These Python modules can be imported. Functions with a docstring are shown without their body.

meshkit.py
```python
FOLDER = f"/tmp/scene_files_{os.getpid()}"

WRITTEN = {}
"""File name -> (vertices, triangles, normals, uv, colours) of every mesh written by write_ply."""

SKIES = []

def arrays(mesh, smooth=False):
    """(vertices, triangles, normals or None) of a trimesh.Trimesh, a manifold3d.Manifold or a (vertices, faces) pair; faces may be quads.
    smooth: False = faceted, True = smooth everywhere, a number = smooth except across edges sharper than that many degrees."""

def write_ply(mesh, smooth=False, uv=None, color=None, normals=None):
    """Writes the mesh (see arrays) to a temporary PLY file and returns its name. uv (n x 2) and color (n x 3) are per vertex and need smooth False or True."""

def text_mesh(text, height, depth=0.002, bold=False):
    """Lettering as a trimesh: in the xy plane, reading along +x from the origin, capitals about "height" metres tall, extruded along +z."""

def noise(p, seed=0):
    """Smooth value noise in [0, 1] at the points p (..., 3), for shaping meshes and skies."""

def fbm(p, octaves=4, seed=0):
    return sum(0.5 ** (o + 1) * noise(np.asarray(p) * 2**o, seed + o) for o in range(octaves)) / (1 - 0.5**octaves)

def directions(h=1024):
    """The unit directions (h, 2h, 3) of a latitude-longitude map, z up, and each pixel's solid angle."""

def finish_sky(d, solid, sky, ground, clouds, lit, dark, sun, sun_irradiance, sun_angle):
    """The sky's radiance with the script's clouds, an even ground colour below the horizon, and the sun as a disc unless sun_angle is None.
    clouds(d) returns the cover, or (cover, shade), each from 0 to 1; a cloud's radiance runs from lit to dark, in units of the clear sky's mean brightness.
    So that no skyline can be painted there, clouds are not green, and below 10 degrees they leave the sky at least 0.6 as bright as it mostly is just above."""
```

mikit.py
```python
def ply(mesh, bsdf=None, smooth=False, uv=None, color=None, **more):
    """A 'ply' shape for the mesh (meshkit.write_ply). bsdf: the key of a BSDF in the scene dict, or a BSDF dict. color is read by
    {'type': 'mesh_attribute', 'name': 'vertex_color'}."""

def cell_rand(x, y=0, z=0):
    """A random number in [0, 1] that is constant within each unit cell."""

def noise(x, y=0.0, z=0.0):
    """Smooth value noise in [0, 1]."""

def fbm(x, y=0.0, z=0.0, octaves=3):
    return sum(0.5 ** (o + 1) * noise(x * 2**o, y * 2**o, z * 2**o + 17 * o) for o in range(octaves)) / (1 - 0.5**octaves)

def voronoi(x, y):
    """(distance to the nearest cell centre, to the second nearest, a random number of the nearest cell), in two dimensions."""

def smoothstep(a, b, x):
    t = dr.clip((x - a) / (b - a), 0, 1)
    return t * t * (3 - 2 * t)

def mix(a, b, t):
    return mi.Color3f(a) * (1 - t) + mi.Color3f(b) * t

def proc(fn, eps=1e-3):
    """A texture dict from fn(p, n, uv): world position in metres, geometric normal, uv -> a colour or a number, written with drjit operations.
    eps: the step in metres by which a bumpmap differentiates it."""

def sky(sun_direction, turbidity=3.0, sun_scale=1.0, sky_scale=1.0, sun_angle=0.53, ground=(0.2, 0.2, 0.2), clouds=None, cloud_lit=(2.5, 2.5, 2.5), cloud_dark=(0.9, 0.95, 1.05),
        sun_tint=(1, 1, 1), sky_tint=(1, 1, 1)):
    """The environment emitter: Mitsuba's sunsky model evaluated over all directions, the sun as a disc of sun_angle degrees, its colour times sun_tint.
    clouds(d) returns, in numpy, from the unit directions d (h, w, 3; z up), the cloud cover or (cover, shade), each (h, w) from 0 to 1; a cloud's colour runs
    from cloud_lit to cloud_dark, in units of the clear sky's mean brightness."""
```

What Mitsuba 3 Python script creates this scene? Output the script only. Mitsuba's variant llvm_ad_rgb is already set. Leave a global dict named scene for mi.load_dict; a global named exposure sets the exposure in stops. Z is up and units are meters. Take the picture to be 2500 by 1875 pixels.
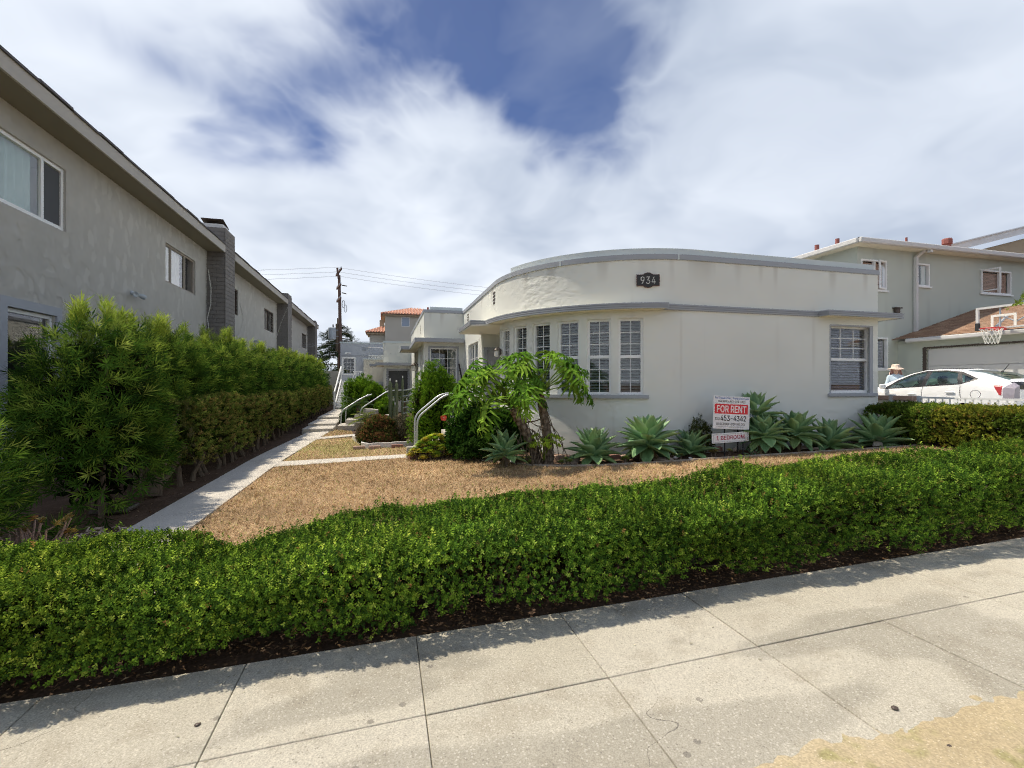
import math, random, numpy as np, trimesh, mitsuba as mi, drjit as dr, mikit, meshkit
import manifold3d as m3d
from shapely.geometry import Polygon, LineString, box as sbox, Point
from mikit import noise, fbm, voronoi, smoothstep, mix, cell_rand

rng = np.random.default_rng(7)
PI = math.pi
T = mi.ScalarTransform4f
scene, labels = {}, {}

# ------------------------------------------------------------------ camera, sky, exposure
exposure = 0.74
CAM_Z = 1.6
YAW = math.atan(310 / 1150)
scene['camera'] = {'type': 'perspective', 'fov': 2 * math.degrees(math.atan(1250 / 1150)), 'fov_axis': 'x', 'near_clip': 0.05, 'far_clip': 3000.0,
                   'to_world': T().look_at(origin=[0, 0, CAM_Z], target=[math.sin(YAW), math.cos(YAW), CAM_Z], up=[0, 0, 1])}
SUN_AZ, SUN_EL = (-0.80, 0.60), math.radians(61.5)
SUN = [SUN_AZ[0] * math.cos(SUN_EL), SUN_AZ[1] * math.cos(SUN_EL), math.sin(SUN_EL)]


def clouds(d):
    """A high broken stratus deck: a few ragged blue openings, streaks and brighter lumps."""
    x, y, z = d[..., 0], d[..., 1], np.maximum(d[..., 2], 0.02)
    k = 1.0 / (z + 0.22)
    q = np.stack([x * k, y * k, 0 * x], -1)
    w = meshkit.fbm(q * 1.3 + 5.1, 4, 3) - 0.5
    w2 = meshkit.fbm(q * 2.6 + 9.7, 4, 21) - 0.5
    qq = q + 0.55 * np.stack([w, w2, 0 * w], -1)
    n = meshkit.fbm(qq * 1.05 + 2.3, 6, 11)
    fine = meshkit.fbm(qq * 3.4 + 7.0, 6, 5)
    crisp = np.abs(meshkit.fbm(qq * 6.0 + 3.0, 6, 31) - 0.5) * 2      # ridged wisps
    hole = np.zeros_like(x)
    for az, el, ra, re, s in ((28, 37.5, 12, 7, 1.2), (-13, 28, 9, 4.5, 0.85), (8, 34, 15, 5.5, 0.9), (61, 16, 8, 5, 0.4), (-30, 62, 20, 12, 0.5), (120, 50, 30, 14, 0.8),
                              (-120, 45, 30, 12, 0.7), (200, 35, 24, 10, 0.7), (75, 66, 24, 10, 0.6), (38, 27, 9, 3, 0.25)):
        a = np.degrees(np.arctan2(x, y)) + 26 * w - az
        a = (a + 180) % 360 - 180
        e = np.degrees(np.arcsin(np.clip(d[..., 2], -1, 1))) + 20 * w2 - el
        hole += s * np.exp(-0.5 * ((a / ra) ** 2 + (e / re) ** 2))
    up = np.clip((np.degrees(np.arcsin(np.clip(d[..., 2], -1, 1))) - 36) / 22, 0, 1)      # the deck breaks up towards the zenith, as along the top of the photograph
    hole = np.maximum(hole, 1.05 * up * up * (3 - 2 * up))
    c = 1.24 - 0.95 * hole + 0.6 * (n - 0.5) + 0.9 * (fine - 0.5) - 0.45 * (crisp - 0.25) * np.clip(1.5 * hole - 0.2, 0.0, 1)
    cover = np.clip(c, 0, 1)
    cover = np.maximum(cover * cover * (3 - 2 * cover), 0.06 + 0.6 * np.clip(fine - 0.38, 0, 1))
    east = np.clip((np.degrees(np.arctan2(x, y)) - 5) / 50, 0, 1)
    shade = np.clip(0.28 + 0.36 * east * (d[..., 2] < 0.9) + 1.9 * (n - 0.5) + 1.0 * (fine - 0.5) + 0.10 * (crisp - 0.25), 0, 1)
    return cover, shade


scene['sky'] = mikit.sky(SUN, turbidity=3.0, sun_scale=2.2, clouds=clouds, sun_tint=(0.95, 1.0, 1.07), cloud_lit=(4.6, 4.9, 5.35), cloud_dark=(2.3, 2.7, 3.4), sky_tint=(0.90, 1.04, 1.48))


# ------------------------------------------------------------------ registry
def key_for(name, parent=None):
    base = f'{parent}__{name}' if parent else name
    k, i = base, 0
    while k in scene or k in labels:
        i += 1
        k = f'{base}_{i:03d}'
    return k


def L(key, label, cat=None, group=None, kind=None):
    d = {}
    if label: d['label'] = label
    if cat: d['category'] = cat
    if group: d['group'] = group
    if kind: d['kind'] = kind
    labels[key] = d
    return key


def put(name, mesh, mat, parent=None, smooth=False, color=None, label=None, cat=None, group=None, kind=None, M=None):
    k = key_for(name, parent)
    if isinstance(mesh, dict):
        s = dict(mesh)
    else:
        if isinstance(mesh, list):
            mesh = cat_mesh(mesh)
        s = mikit.ply(mesh, mat, smooth=smooth, color=color)
    if M is not None:
        s['to_world'] = T(np.asarray(M, float))
    scene[k] = s
    if label or kind or cat:
        L(k, label, cat, group, kind)
    return k


def thing(name, label, cat, group=None):
    k = key_for(name)
    return L(k, label, cat, group)


# ------------------------------------------------------------------ mesh helpers: a mesh is (vertices, triangles)
def cat_mesh(ms):
    vs, fs, n = [], [], 0
    for m in ms:
        if isinstance(m, trimesh.Trimesh):
            m = (np.asarray(m.vertices), np.asarray(m.faces))
        elif hasattr(m, 'to_mesh'):
            q = m.to_mesh(); m = (np.asarray(q.vert_properties[:, :3], float), np.asarray(q.tri_verts, int))
        v, f = m
        vs.append(v); fs.append(np.asarray(f) + n); n += len(v)
    return np.vstack(vs), np.vstack(fs)


BOXF = np.array([[0, 2, 3], [0, 3, 1], [4, 5, 7], [4, 7, 6], [0, 1, 5], [0, 5, 4], [2, 6, 7], [2, 7, 3], [0, 4, 6], [0, 6, 2], [1, 3, 7], [1, 7, 5]])


def bx(x0, x1, y0, y1, z0, z1):
    v = np.array([[x, y, z] for z in (z0, z1) for y in (y0, y1) for x in (x0, x1)], float)
    return v, BOXF


def cbx(x0, x1, y0, y1, z0, z1, c=0.01):
    """Box with chamfered edges."""
    p = []
    for sx, X in ((1, x0), (-1, x1)):
        for sy, Y in ((1, y0), (-1, y1)):
            for sz, Z in ((1, z0), (-1, z1)):
                p += [[X, Y + sy * c, Z + sz * c], [X + sx * c, Y, Z + sz * c], [X + sx * c, Y + sy * c, Z]]
    h = trimesh.convex.convex_hull(np.array(p))
    return np.asarray(h.vertices), np.asarray(h.faces)


def mv(m, M):
    v, f = m
    M = np.asarray(M, float)
    return v @ M[:3, :3].T + M[:3, 3], (f[:, ::-1] if np.linalg.det(M[:3, :3]) < 0 else f)


def frame(o, u, n=None, w=None):
    """Matrix whose columns are u, n, w at o (w defaults to up)."""
    M = np.eye(4)
    M[:3, 0], M[:3, 1], M[:3, 2], M[:3, 3] = u, n, (w if w is not None else (0, 0, 1)), o
    return M


def rotz(a, o=(0, 0, 0), s=1.0):
    c, q = math.cos(a), math.sin(a)
    return np.array([[c * s, -q * s, 0, o[0]], [q * s, c * s, 0, o[1]], [0, 0, s, o[2]], [0, 0, 0, 1.0]])


def unit(v):
    v = np.asarray(v, float)
    return v / np.maximum(np.linalg.norm(v, axis=-1, keepdims=True), 1e-9)


def tube(pts, r, n=8, caps=True):
    pts = np.asarray(pts, float); k = len(pts)
    r = np.broadcast_to(np.asarray(r, float), (k,))
    t = unit(np.gradient(pts, axis=0))
    ref = np.array([0, 0, 1.0]) if abs(t[0][2]) < 0.9 else np.array([1.0, 0, 0])
    a = unit(np.cross(t[0], ref)); A = [a]
    for i in range(1, k):
        a = A[-1] - t[i] * np.dot(A[-1], t[i]); A.append(unit(a))
    A = np.array(A); B = np.cross(t, A)
    th = np.arange(n) * 2 * PI / n
    v = (pts[:, None] + r[:, None, None] * (np.cos(th)[None, :, None] * A[:, None] + np.sin(th)[None, :, None] * B[:, None])).reshape(-1, 3)
    f = []
    i = np.arange(n); j = (i + 1) % n
    for s in range(k - 1):
        a0, b0 = s * n, (s + 1) * n
        f += [np.stack([a0 + i, a0 + j, b0 + j], 1), np.stack([a0 + i, b0 + j, b0 + i], 1)]
    if caps:
        v = np.vstack([v, pts[:1], pts[-1:]])
        f += [np.stack([i * 0 + k * n, j, i], 1), np.stack([i * 0 + k * n + 1, (k - 1) * n + i, (k - 1) * n + j], 1)]
    return v, np.vstack(f)


def lathe(prof, n=24, o=(0, 0, 0)):
    m = trimesh.creation.revolve(np.array(prof, float), sections=n)
    return np.asarray(m.vertices) + np.array(o, float), np.asarray(m.faces)


def extr(poly, z0, z1):
    ms = []
    for g in getattr(poly, 'geoms', [poly]):
        if g.area > 1e-9:
            m = trimesh.creation.extrude_polygon(g, z1 - z0, engine='earcut')
            ms.append((np.asarray(m.vertices) + [0, 0, z0], np.asarray(m.faces)))
    return cat_mesh(ms)


def strip(path, w, z0, z1):
    return extr(LineString(path).buffer(w, cap_style=2, join_style=2, resolution=1), z0, z1)


def grid(xs, ys, zf):
    X, Y = np.meshgrid(xs, ys)
    v = np.stack([X.ravel(), Y.ravel(), zf(X, Y).ravel()], 1)
    a = (np.arange(len(ys) - 1)[:, None] * len(xs) + np.arange(len(xs) - 1)[None]).ravel()
    q = np.stack([a, a + 1, a + 1 + len(xs), a + len(xs)], 1)
    return v, np.vstack([q[:, [0, 1, 2]], q[:, [0, 2, 3]]])


def arc_pts(c, r, a0, a1, step=1.0):
    n = max(2, int(abs(a1 - a0) / step) + 1)
    a = np.radians(np.linspace(a0, a1, n))
    return [(c[0] + r * math.cos(t), c[1] + r * math.sin(t)) for t in a]


def arc_block(c, r0, r1, a0, a1, z0, z1):
    p = arc_pts(c, r1, a0, a1) + arc_pts(c, r0, a1, a0)
    return extr(Polygon(p), z0, z1)


def G(x, y):
    """Height of the natural ground: the street climbs to the right, the back of the lot rises a little."""
    x, y = np.asarray(x, float), np.asarray(y, float)
    t = np.clip((y - 17) / 8, 0, 1)
    return 0.0265 * np.clip(x, -9, 24) + 0.12 * t * t * (3 - 2 * t)


# ------------------------------------------------------------------ materials
def rgb(*c): return {'type': 'rgb', 'value': list(c)}


def pr(name, col, rough=0.6, **k):
    b = {'type': 'principled', 'base_color': col if isinstance(col, dict) else rgb(*col), 'roughness': rough, 'specular': k.pop('specular', 0.4), **k}
    scene[name] = {'type': 'twosided', 'bsdf': b}
    return name


def bumped(name, col, rough, bump, scale, eps=2e-3, **k):
    b = {'type': 'principled', 'base_color': col if isinstance(col, dict) else rgb(*col), 'roughness': rough, 'specular': k.pop('specular', 0.3), **k}
    scene[name] = {'type': 'twosided', 'bsdf': {'type': 'bumpmap', 'arbitrary': mikit.proc(bump, eps=eps), 'scale': scale, 'bsdf': b}}
    return name


def c_house(p, n, uv):
    s = noise(p.x * 5, p.y * 5, p.z * 0.7)
    f = fbm(p.x * 1.3, p.y * 1.3, p.z * 1.3)
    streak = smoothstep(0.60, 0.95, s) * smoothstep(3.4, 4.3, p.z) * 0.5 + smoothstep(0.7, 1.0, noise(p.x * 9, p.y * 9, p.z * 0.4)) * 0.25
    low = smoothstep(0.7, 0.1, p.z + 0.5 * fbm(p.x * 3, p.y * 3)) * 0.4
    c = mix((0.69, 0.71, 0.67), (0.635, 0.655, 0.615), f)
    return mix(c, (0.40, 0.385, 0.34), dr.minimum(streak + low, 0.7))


def b_house(p, n, uv):
    rough = smoothstep(0.42, 0.58, noise(p.x * 0.9 + 3.1, p.y * 0.9, p.z * 0.8))
    return fbm(p.x * 11, p.y * 11, p.z * 11) * (0.4 + 0.9 * rough) + 0.25 * noise(p.x * 60, p.y * 60, p.z * 60)


bumped('house_stucco', mikit.proc(c_house), 0.85, b_house, 0.026)


def c_left(p, n, uv):
    a, b, r = voronoi(p.y * 3.3 + 0.5 * noise(p.y * 7, p.z * 7), p.z * 1.7 + 0.45 * noise(p.z * 5.5, p.y * 5.5, 3))
    patch = smoothstep(0.36, 0.24, a) * smoothstep(0.25, 0.4, r)
    f = fbm(p.y * 5, p.z * 4, p.x * 5)
    return mix(mix((0.45, 0.445, 0.41), (0.365, 0.36, 0.33), f), (0.48, 0.475, 0.44), patch * 0.65 * smoothstep(0.3, 0.6, noise(p.y * 0.9, p.z * 0.9, 2.0)))


def b_left(p, n, uv):
    a, b, r = voronoi(p.y * 3.3 + 0.5 * noise(p.y * 7, p.z * 7), p.z * 1.7 + 0.45 * noise(p.z * 5.5, p.y * 5.5, 3))
    return fbm(p.y * 11, p.z * 8, p.x * 11) * 1.3 * smoothstep(0.2, 0.4, a) + 0.3 * noise(p.y * 60, p.z * 60, p.x * 60)


bumped('left_stucco', mikit.proc(c_left), 0.9, b_left, 0.030)


def c_walk(p, n, uv):
    f = fbm(p.x * 1.1, p.y * 1.1)
    g = fbm(p.x * 7, p.y * 7, 4.0)
    a, b, r = voronoi(p.x * 55, p.y * 55)
    chip = smoothstep(0.33, 0.2, a) * smoothstep(0.70, 0.8, r)
    dark = smoothstep(0.3, 0.18, a) * smoothstep(0.10, 0.05, r)
    fine = noise(p.x * 210, p.y * 210)
    slab = cell_rand(dr.floor((p.x - 0.19) / 0.965), dr.floor((p.y - 2.3) / 0.75), 3)
    c = mix((0.355, 0.335, 0.27), (0.435, 0.415, 0.35), f * 0.55 + 0.45 * slab)
    c = mix(c, (0.31, 0.285, 0.225), smoothstep(0.5, 0.8, g) * 0.55)
    st = fbm(p.x * 0.9 + 40, p.y * 2.2, 6.0)
    c = c * (1 - 0.22 * smoothstep(0.52, 0.62, st))
    ga, gb, gr = voronoi(p.x * 3.1, p.y * 3.1)
    c = mix(c, (0.13, 0.12, 0.105), smoothstep(0.06, 0.045, ga) * smoothstep(0.86, 0.88, gr) * 0.6)
    wv = noise(p.x * 1.1 + 0.25 * noise(p.x * 9, p.y * 9), p.y * 1.3 + 0.25 * noise(p.y * 8, p.x * 8, 4), 2.5)
    c = mix(c, (0.12, 0.11, 0.095), smoothstep(0.0035, 0.001, dr.abs(wv - 0.55)) * smoothstep(0.55, 0.62, noise(p.x * 0.8 + 3, p.y * 0.8)) * 0.8)
    c = c * (0.80 + 0.40 * fine)
    c = mix(c, (0.58, 0.555, 0.48), chip * 0.42)
    return mix(c, (0.17, 0.155, 0.13), dark * 0.6)


pr('sidewalk_concrete', mikit.proc(c_walk), 0.85, specular=0.2)


def c_path(p, n, uv):
    f = fbm(p.x * 2, p.y * 2)
    c = mix((0.38, 0.36, 0.315), (0.47, 0.45, 0.40), f)
    return c * (0.85 + 0.3 * noise(p.x * 120, p.y * 120, p.z * 120))


pr('path_concrete', mikit.proc(c_path), 0.85, specular=0.2)


def c_lawn(p, n, uv):
    f = fbm(p.x * 1.4, p.y * 1.4); g = fbm(p.x * 6, p.y * 6, 2.0)
    c = mix((0.27, 0.18, 0.105), (0.40, 0.285, 0.165), g)
    c = mix(c, (0.24, 0.15, 0.085), smoothstep(0.55, 0.75, f) * 0.55)
    c = mix(c, (0.24, 0.23, 0.085), smoothstep(0.45, 0.8, fbm(p.x * 1.1 + 9, p.y * 1.1)) * smoothstep(10.5, 12.0, p.y) * 0.8)
    return c * (0.75 + 0.5 * noise(p.x * 90, p.y * 90))


pr('dry_lawn', mikit.proc(c_lawn), 0.95, specular=0.1)


def c_soil(p, n, uv):
    f = fbm(p.x * 4, p.y * 4, p.z * 4)
    return mix((0.055, 0.036, 0.025), (0.12, 0.082, 0.058), f) * (0.7 + 0.6 * noise(p.x * 70, p.y * 70, p.z * 70))


pr('garden_soil', mikit.proc(c_soil), 0.95, specular=0.1)


def c_dirt(p, n, uv):
    f = fbm(p.x * 3, p.y * 3); a, b, r = voronoi(p.x * 75, p.y * 75)
    c = mix((0.33, 0.27, 0.165), (0.42, 0.36, 0.245), f)
    c = mix(c, (0.25, 0.24, 0.10), smoothstep(0.6, 0.85, fbm(p.x * 9, p.y * 9, 3.0)) * 0.7)
    return mix(c, (0.50, 0.45, 0.34), smoothstep(0.3, 0.2, a) * smoothstep(0.80, 0.9, r) * 0.7) * (0.8 + 0.4 * noise(p.x * 150, p.y * 150))


pr('parkway_dirt', mikit.proc(c_dirt), 0.95, specular=0.1)


def c_shingle(p, n, uv):
    r = cell_rand(dr.floor(p.y * 4 + 0.5 * dr.floor(p.x * 7)), dr.floor(p.x * 7), dr.floor(p.z * 7))
    return mix((0.19, 0.115, 0.075), (0.30, 0.20, 0.14), r) * (0.7 + 0.6 * noise(p.x * 60, p.y * 60, p.z * 60))


pr('brown_shingle', mikit.proc(c_shingle), 0.9, specular=0.15)


def c_bark(p, n, uv):
    return mix((0.08, 0.06, 0.042), (0.19, 0.15, 0.11), fbm(p.x * 25, p.y * 25, p.z * 7))


pr('bark', mikit.proc(c_bark), 0.9, specular=0.15)


def c_gg(p, n, uv):
    f = fbm(p.x * 0.8, p.y * 0.8, p.z * 0.8)
    st = smoothstep(0.62, 0.95, noise(p.x * 4, p.y * 4, p.z * 0.5))
    return mix(mix((0.42, 0.465, 0.42), (0.475, 0.515, 0.47), f), (0.34, 0.37, 0.35), st * 0.35)


pr('greygreen_stucco', mikit.proc(c_gg), 0.9, specular=0.2)


def c_block(p, n, uv):
    f = fbm(p.x * 6, p.y * 6, p.z * 6)
    return mix((0.155, 0.148, 0.142), (0.205, 0.195, 0.183), f)


pr('block_grey', mikit.proc(c_block), 0.85, specular=0.2)


def c_wood(p, n, uv):
    return mix((0.10, 0.066, 0.055), (0.18, 0.125, 0.105), fbm(p.x * 20, p.y * 20, p.z * 1.2))


pr('pole_wood', mikit.proc(c_wood), 0.9, specular=0.1)
pr('joint_dirt', (0.23, 0.21, 0.165), 0.95)
pr('block_pale', (0.30, 0.285, 0.265), 0.85)
pr('mortar', (0.10, 0.095, 0.09), 0.95)
pr('trim_grey', (0.31, 0.335, 0.37), 0.55)
pr('coping_pale', (0.50, 0.56, 0.57), 0.5)
pr('soffit_cream', (0.62, 0.595, 0.50), 0.8)
pr('white_paint', (0.72, 0.74, 0.74), 0.4)
pr('blind_slat', (0.165, 0.20, 0.195), 0.5)
pr('blind_dark', (0.16, 0.175, 0.21), 0.5)
pr('shutter_white', (0.60, 0.60, 0.57), 0.6)
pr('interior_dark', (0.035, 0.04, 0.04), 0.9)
pr('interior_teal', (0.30, 0.42, 0.40), 0.9)
pr('shade_teal', (0.23, 0.35, 0.33), 0.9)
pr('screen_dark', (0.06, 0.065, 0.07), 0.7)
pr('door_grey', (0.33, 0.345, 0.38), 0.5)
pr('eave_taupe', (0.38, 0.365, 0.33), 0.7)
pr('soffit_taupe', (0.20, 0.185, 0.145), 0.85)
pr('roof_felt', (0.09, 0.085, 0.085), 0.9)
pr('roof_pale', (0.5, 0.5, 0.48), 0.9)
pr('black_metal', (0.03, 0.03, 0.032), 0.45)
pr('dark_bronze', (0.07, 0.055, 0.045), 0.5)
pr('lamp_glass', (0.62, 0.60, 0.54), 0.3)
pr('rail_metal', (0.52, 0.56, 0.57), 0.42, metallic=0.55)
pr('grey_paint', (0.40, 0.45, 0.49), 0.5)
pr('rust_red', (0.30, 0.115, 0.10), 0.7)
pr('plaque_rim', (0.12, 0.06, 0.05), 0.6)
pr('red_paint', (0.55, 0.05, 0.05), 0.45)
pr('tile_clay', (0.40, 0.19, 0.13), 0.8)
pr('tile_pale', (0.52, 0.30, 0.22), 0.8)
pr('cream_wall', (0.50, 0.485, 0.42), 0.85)
pr('buff_trim', (0.45, 0.38, 0.27), 0.8)
pr('slate_wall', (0.40, 0.43, 0.47), 0.8)
pr('bluish_pane', (0.30, 0.38, 0.48), 0.25)
pr('brick_red', (0.25, 0.135, 0.105), 0.9)
pr('brick_tan', (0.36, 0.25, 0.20), 0.9)
pr('flagstone', (0.40, 0.32, 0.26), 0.9)
pr('board_grey', (0.34, 0.31, 0.27), 0.85)
pr('cable', (0.06, 0.06, 0.065), 0.6)
pr('wire_far', (0.42, 0.44, 0.47), 0.6)
pr('pale_cable', (0.50, 0.50, 0.47), 0.6)
pr('sign_white', (0.74, 0.75, 0.76), 0.35)
pr('sign_black', (0.02, 0.02, 0.02), 0.5)
pr('sign_red', (0.62, 0.03, 0.04), 0.4)
pr('sign_pink', (0.80, 0.72, 0.70), 0.4)
pr('sign_maroon', (0.36, 0.02, 0.06), 0.5)
pr('sign_blue', (0.06, 0.13, 0.36), 0.5)
pr('sign_grey', (0.28, 0.28, 0.29), 0.5)
pr('car_paint', (0.80, 0.82, 0.83), 0.3, clearcoat=0.9, clearcoat_gloss=0.95)
pr('car_black', (0.015, 0.015, 0.017), 0.25, clearcoat=0.6)
pr('car_trim', (0.03, 0.03, 0.032), 0.55)
pr('car_seat', (0.05, 0.05, 0.05), 0.85)
pr('tyre', (0.025, 0.025, 0.025), 0.85)
pr('alloy', (0.55, 0.56, 0.58), 0.3, metallic=0.8)
pr('tail_clear', (0.33, 0.31, 0.36), 0.12, clearcoat=0.8)
pr('tail_red', (0.45, 0.04, 0.05), 0.15, clearcoat=0.8)
pr('garage_white', (0.56, 0.565, 0.56), 0.6)
pr('net_white', (0.75, 0.75, 0.70), 0.8)
pr('skin', (0.50, 0.32, 0.24), 0.55)
pr('hair', (0.10, 0.07, 0.05), 0.7)
pr('hat_straw', (0.66, 0.55, 0.46), 0.9)
pr('scarf_pink', (0.72, 0.52, 0.48), 0.9)
pr('shirt_blue', (0.50, 0.62, 0.72), 0.9)
pr('trouser_grey', (0.12, 0.13, 0.16), 0.9)
pr('plaque_black', (0.025, 0.025, 0.026), 0.5)
pr('plaque_number', (0.50, 0.50, 0.48), 0.5)
pr('petal_red', (0.75, 0.10, 0.06), 0.5)
scene['window_glass'] = {'type': 'thindielectric', 'int_ior': 1.55}
scene['car_glass'] = {'type': 'thindielectric', 'int_ior': 1.52, 'specular_transmittance': rgb(0.62, 0.74, 0.70)}
scene['acrylic'] = {'type': 'thindielectric', 'int_ior': 1.45}
VC = {'type': 'mesh_attribute', 'name': 'vertex_color'}
scene['leaf'] = {'type': 'principledthin', 'base_color': VC, 'roughness': 0.42, 'spec_trans': 0.0, 'diff_trans': 0.65, 'eta': 1.45}
scene['leaf_wax'] = {'type': 'principledthin', 'base_color': VC, 'roughness': 0.2, 'spec_trans': 0.0, 'diff_trans': 0.32, 'eta': 1.6}
scene['leaf_gloss'] = {'type': 'principledthin', 'base_color': VC, 'roughness': 0.26, 'spec_trans': 0.0, 'diff_trans': 0.6, 'eta': 1.5}
scene['straw'] = {'type': 'twosided', 'bsdf': {'type': 'diffuse', 'reflectance': VC}}
scene['succulent'] = {'type': 'twosided', 'bsdf': {'type': 'principled', 'base_color': VC, 'roughness': 0.42, 'specular': 0.45, 'sheen': 0.2}}
# ------------------------------------------------------------------ setting: ground, lawn, pavement, paths, driveway
gx = np.concatenate([np.linspace(-600, -12, 8), np.linspace(-10, 26, 73), np.linspace(32, 600, 8)])
gy = np.concatenate([np.linspace(-400, -12, 6), np.linspace(-10, 40, 101), np.linspace(46, 900, 10)])
put('ground', grid(gx, gy, lambda x, y: G(x, y) - 0.045 + 0.02 * (meshkit.noise(np.stack([x * 1.7, y * 1.7, 0 * x], -1)) - 0.5)), 'garden_soil', smooth=True,
    label='dark bare soil of the planting beds and side yards', kind='structure')

LAWN = Polygon([(-2.13, 4.25), (-2.13, 10.27), (0.52, 10.36), (1.2, 10.1), (2.04, 9.12), (2.66, 8.41), (3.15, 8.11), (3.69, 7.93), (4.46, 7.82), (5.7, 7.72), (7.88, 7.59), (9.8, 7.43), (10.9, 7.4), (10.9, 4.25)])
LAWN2 = Polygon([(-2.1, 11.02), (0.50, 10.9), (0.57, 12.1), (-0.55, 12.3), (-0.62, 13.1), (-0.9, 14.3), (-0.98, 15.2), (-1.98, 14.95)])
LAWN3 = Polygon([(-1.93, 15.7), (-1.0, 16.1), (-1.1, 17.0), (-1.6, 17.9), (-1.85, 17.6)])
for k, (pg, lab) in enumerate(((LAWN, 'dry straw brown front lawn behind the clipped hedge'), (LAWN2, 'greener patch of dry lawn between the two cross paths'), (LAWN3, 'small far patch of dry lawn by the second steps'))):
    m = extr(pg, -0.04, 0.0)
    tm = trimesh.Trimesh(*m, process=False).subdivide_to_size(0.5)
    v = np.array(tm.vertices); v[:, 2] += G(v[:, 0], v[:, 1])
    put('lawn', (v, np.array(tm.faces)), 'dry_lawn', label=lab, kind='structure')


def in_poly(pg, n, r):
    x0, y0, x1, y1 = pg.bounds
    from shapely import contains_xy
    p = r.uniform((x0, y0), (x1, y1), (n, 2))
    return p[contains_xy(pg, p[:, 0], p[:, 1])]


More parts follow.
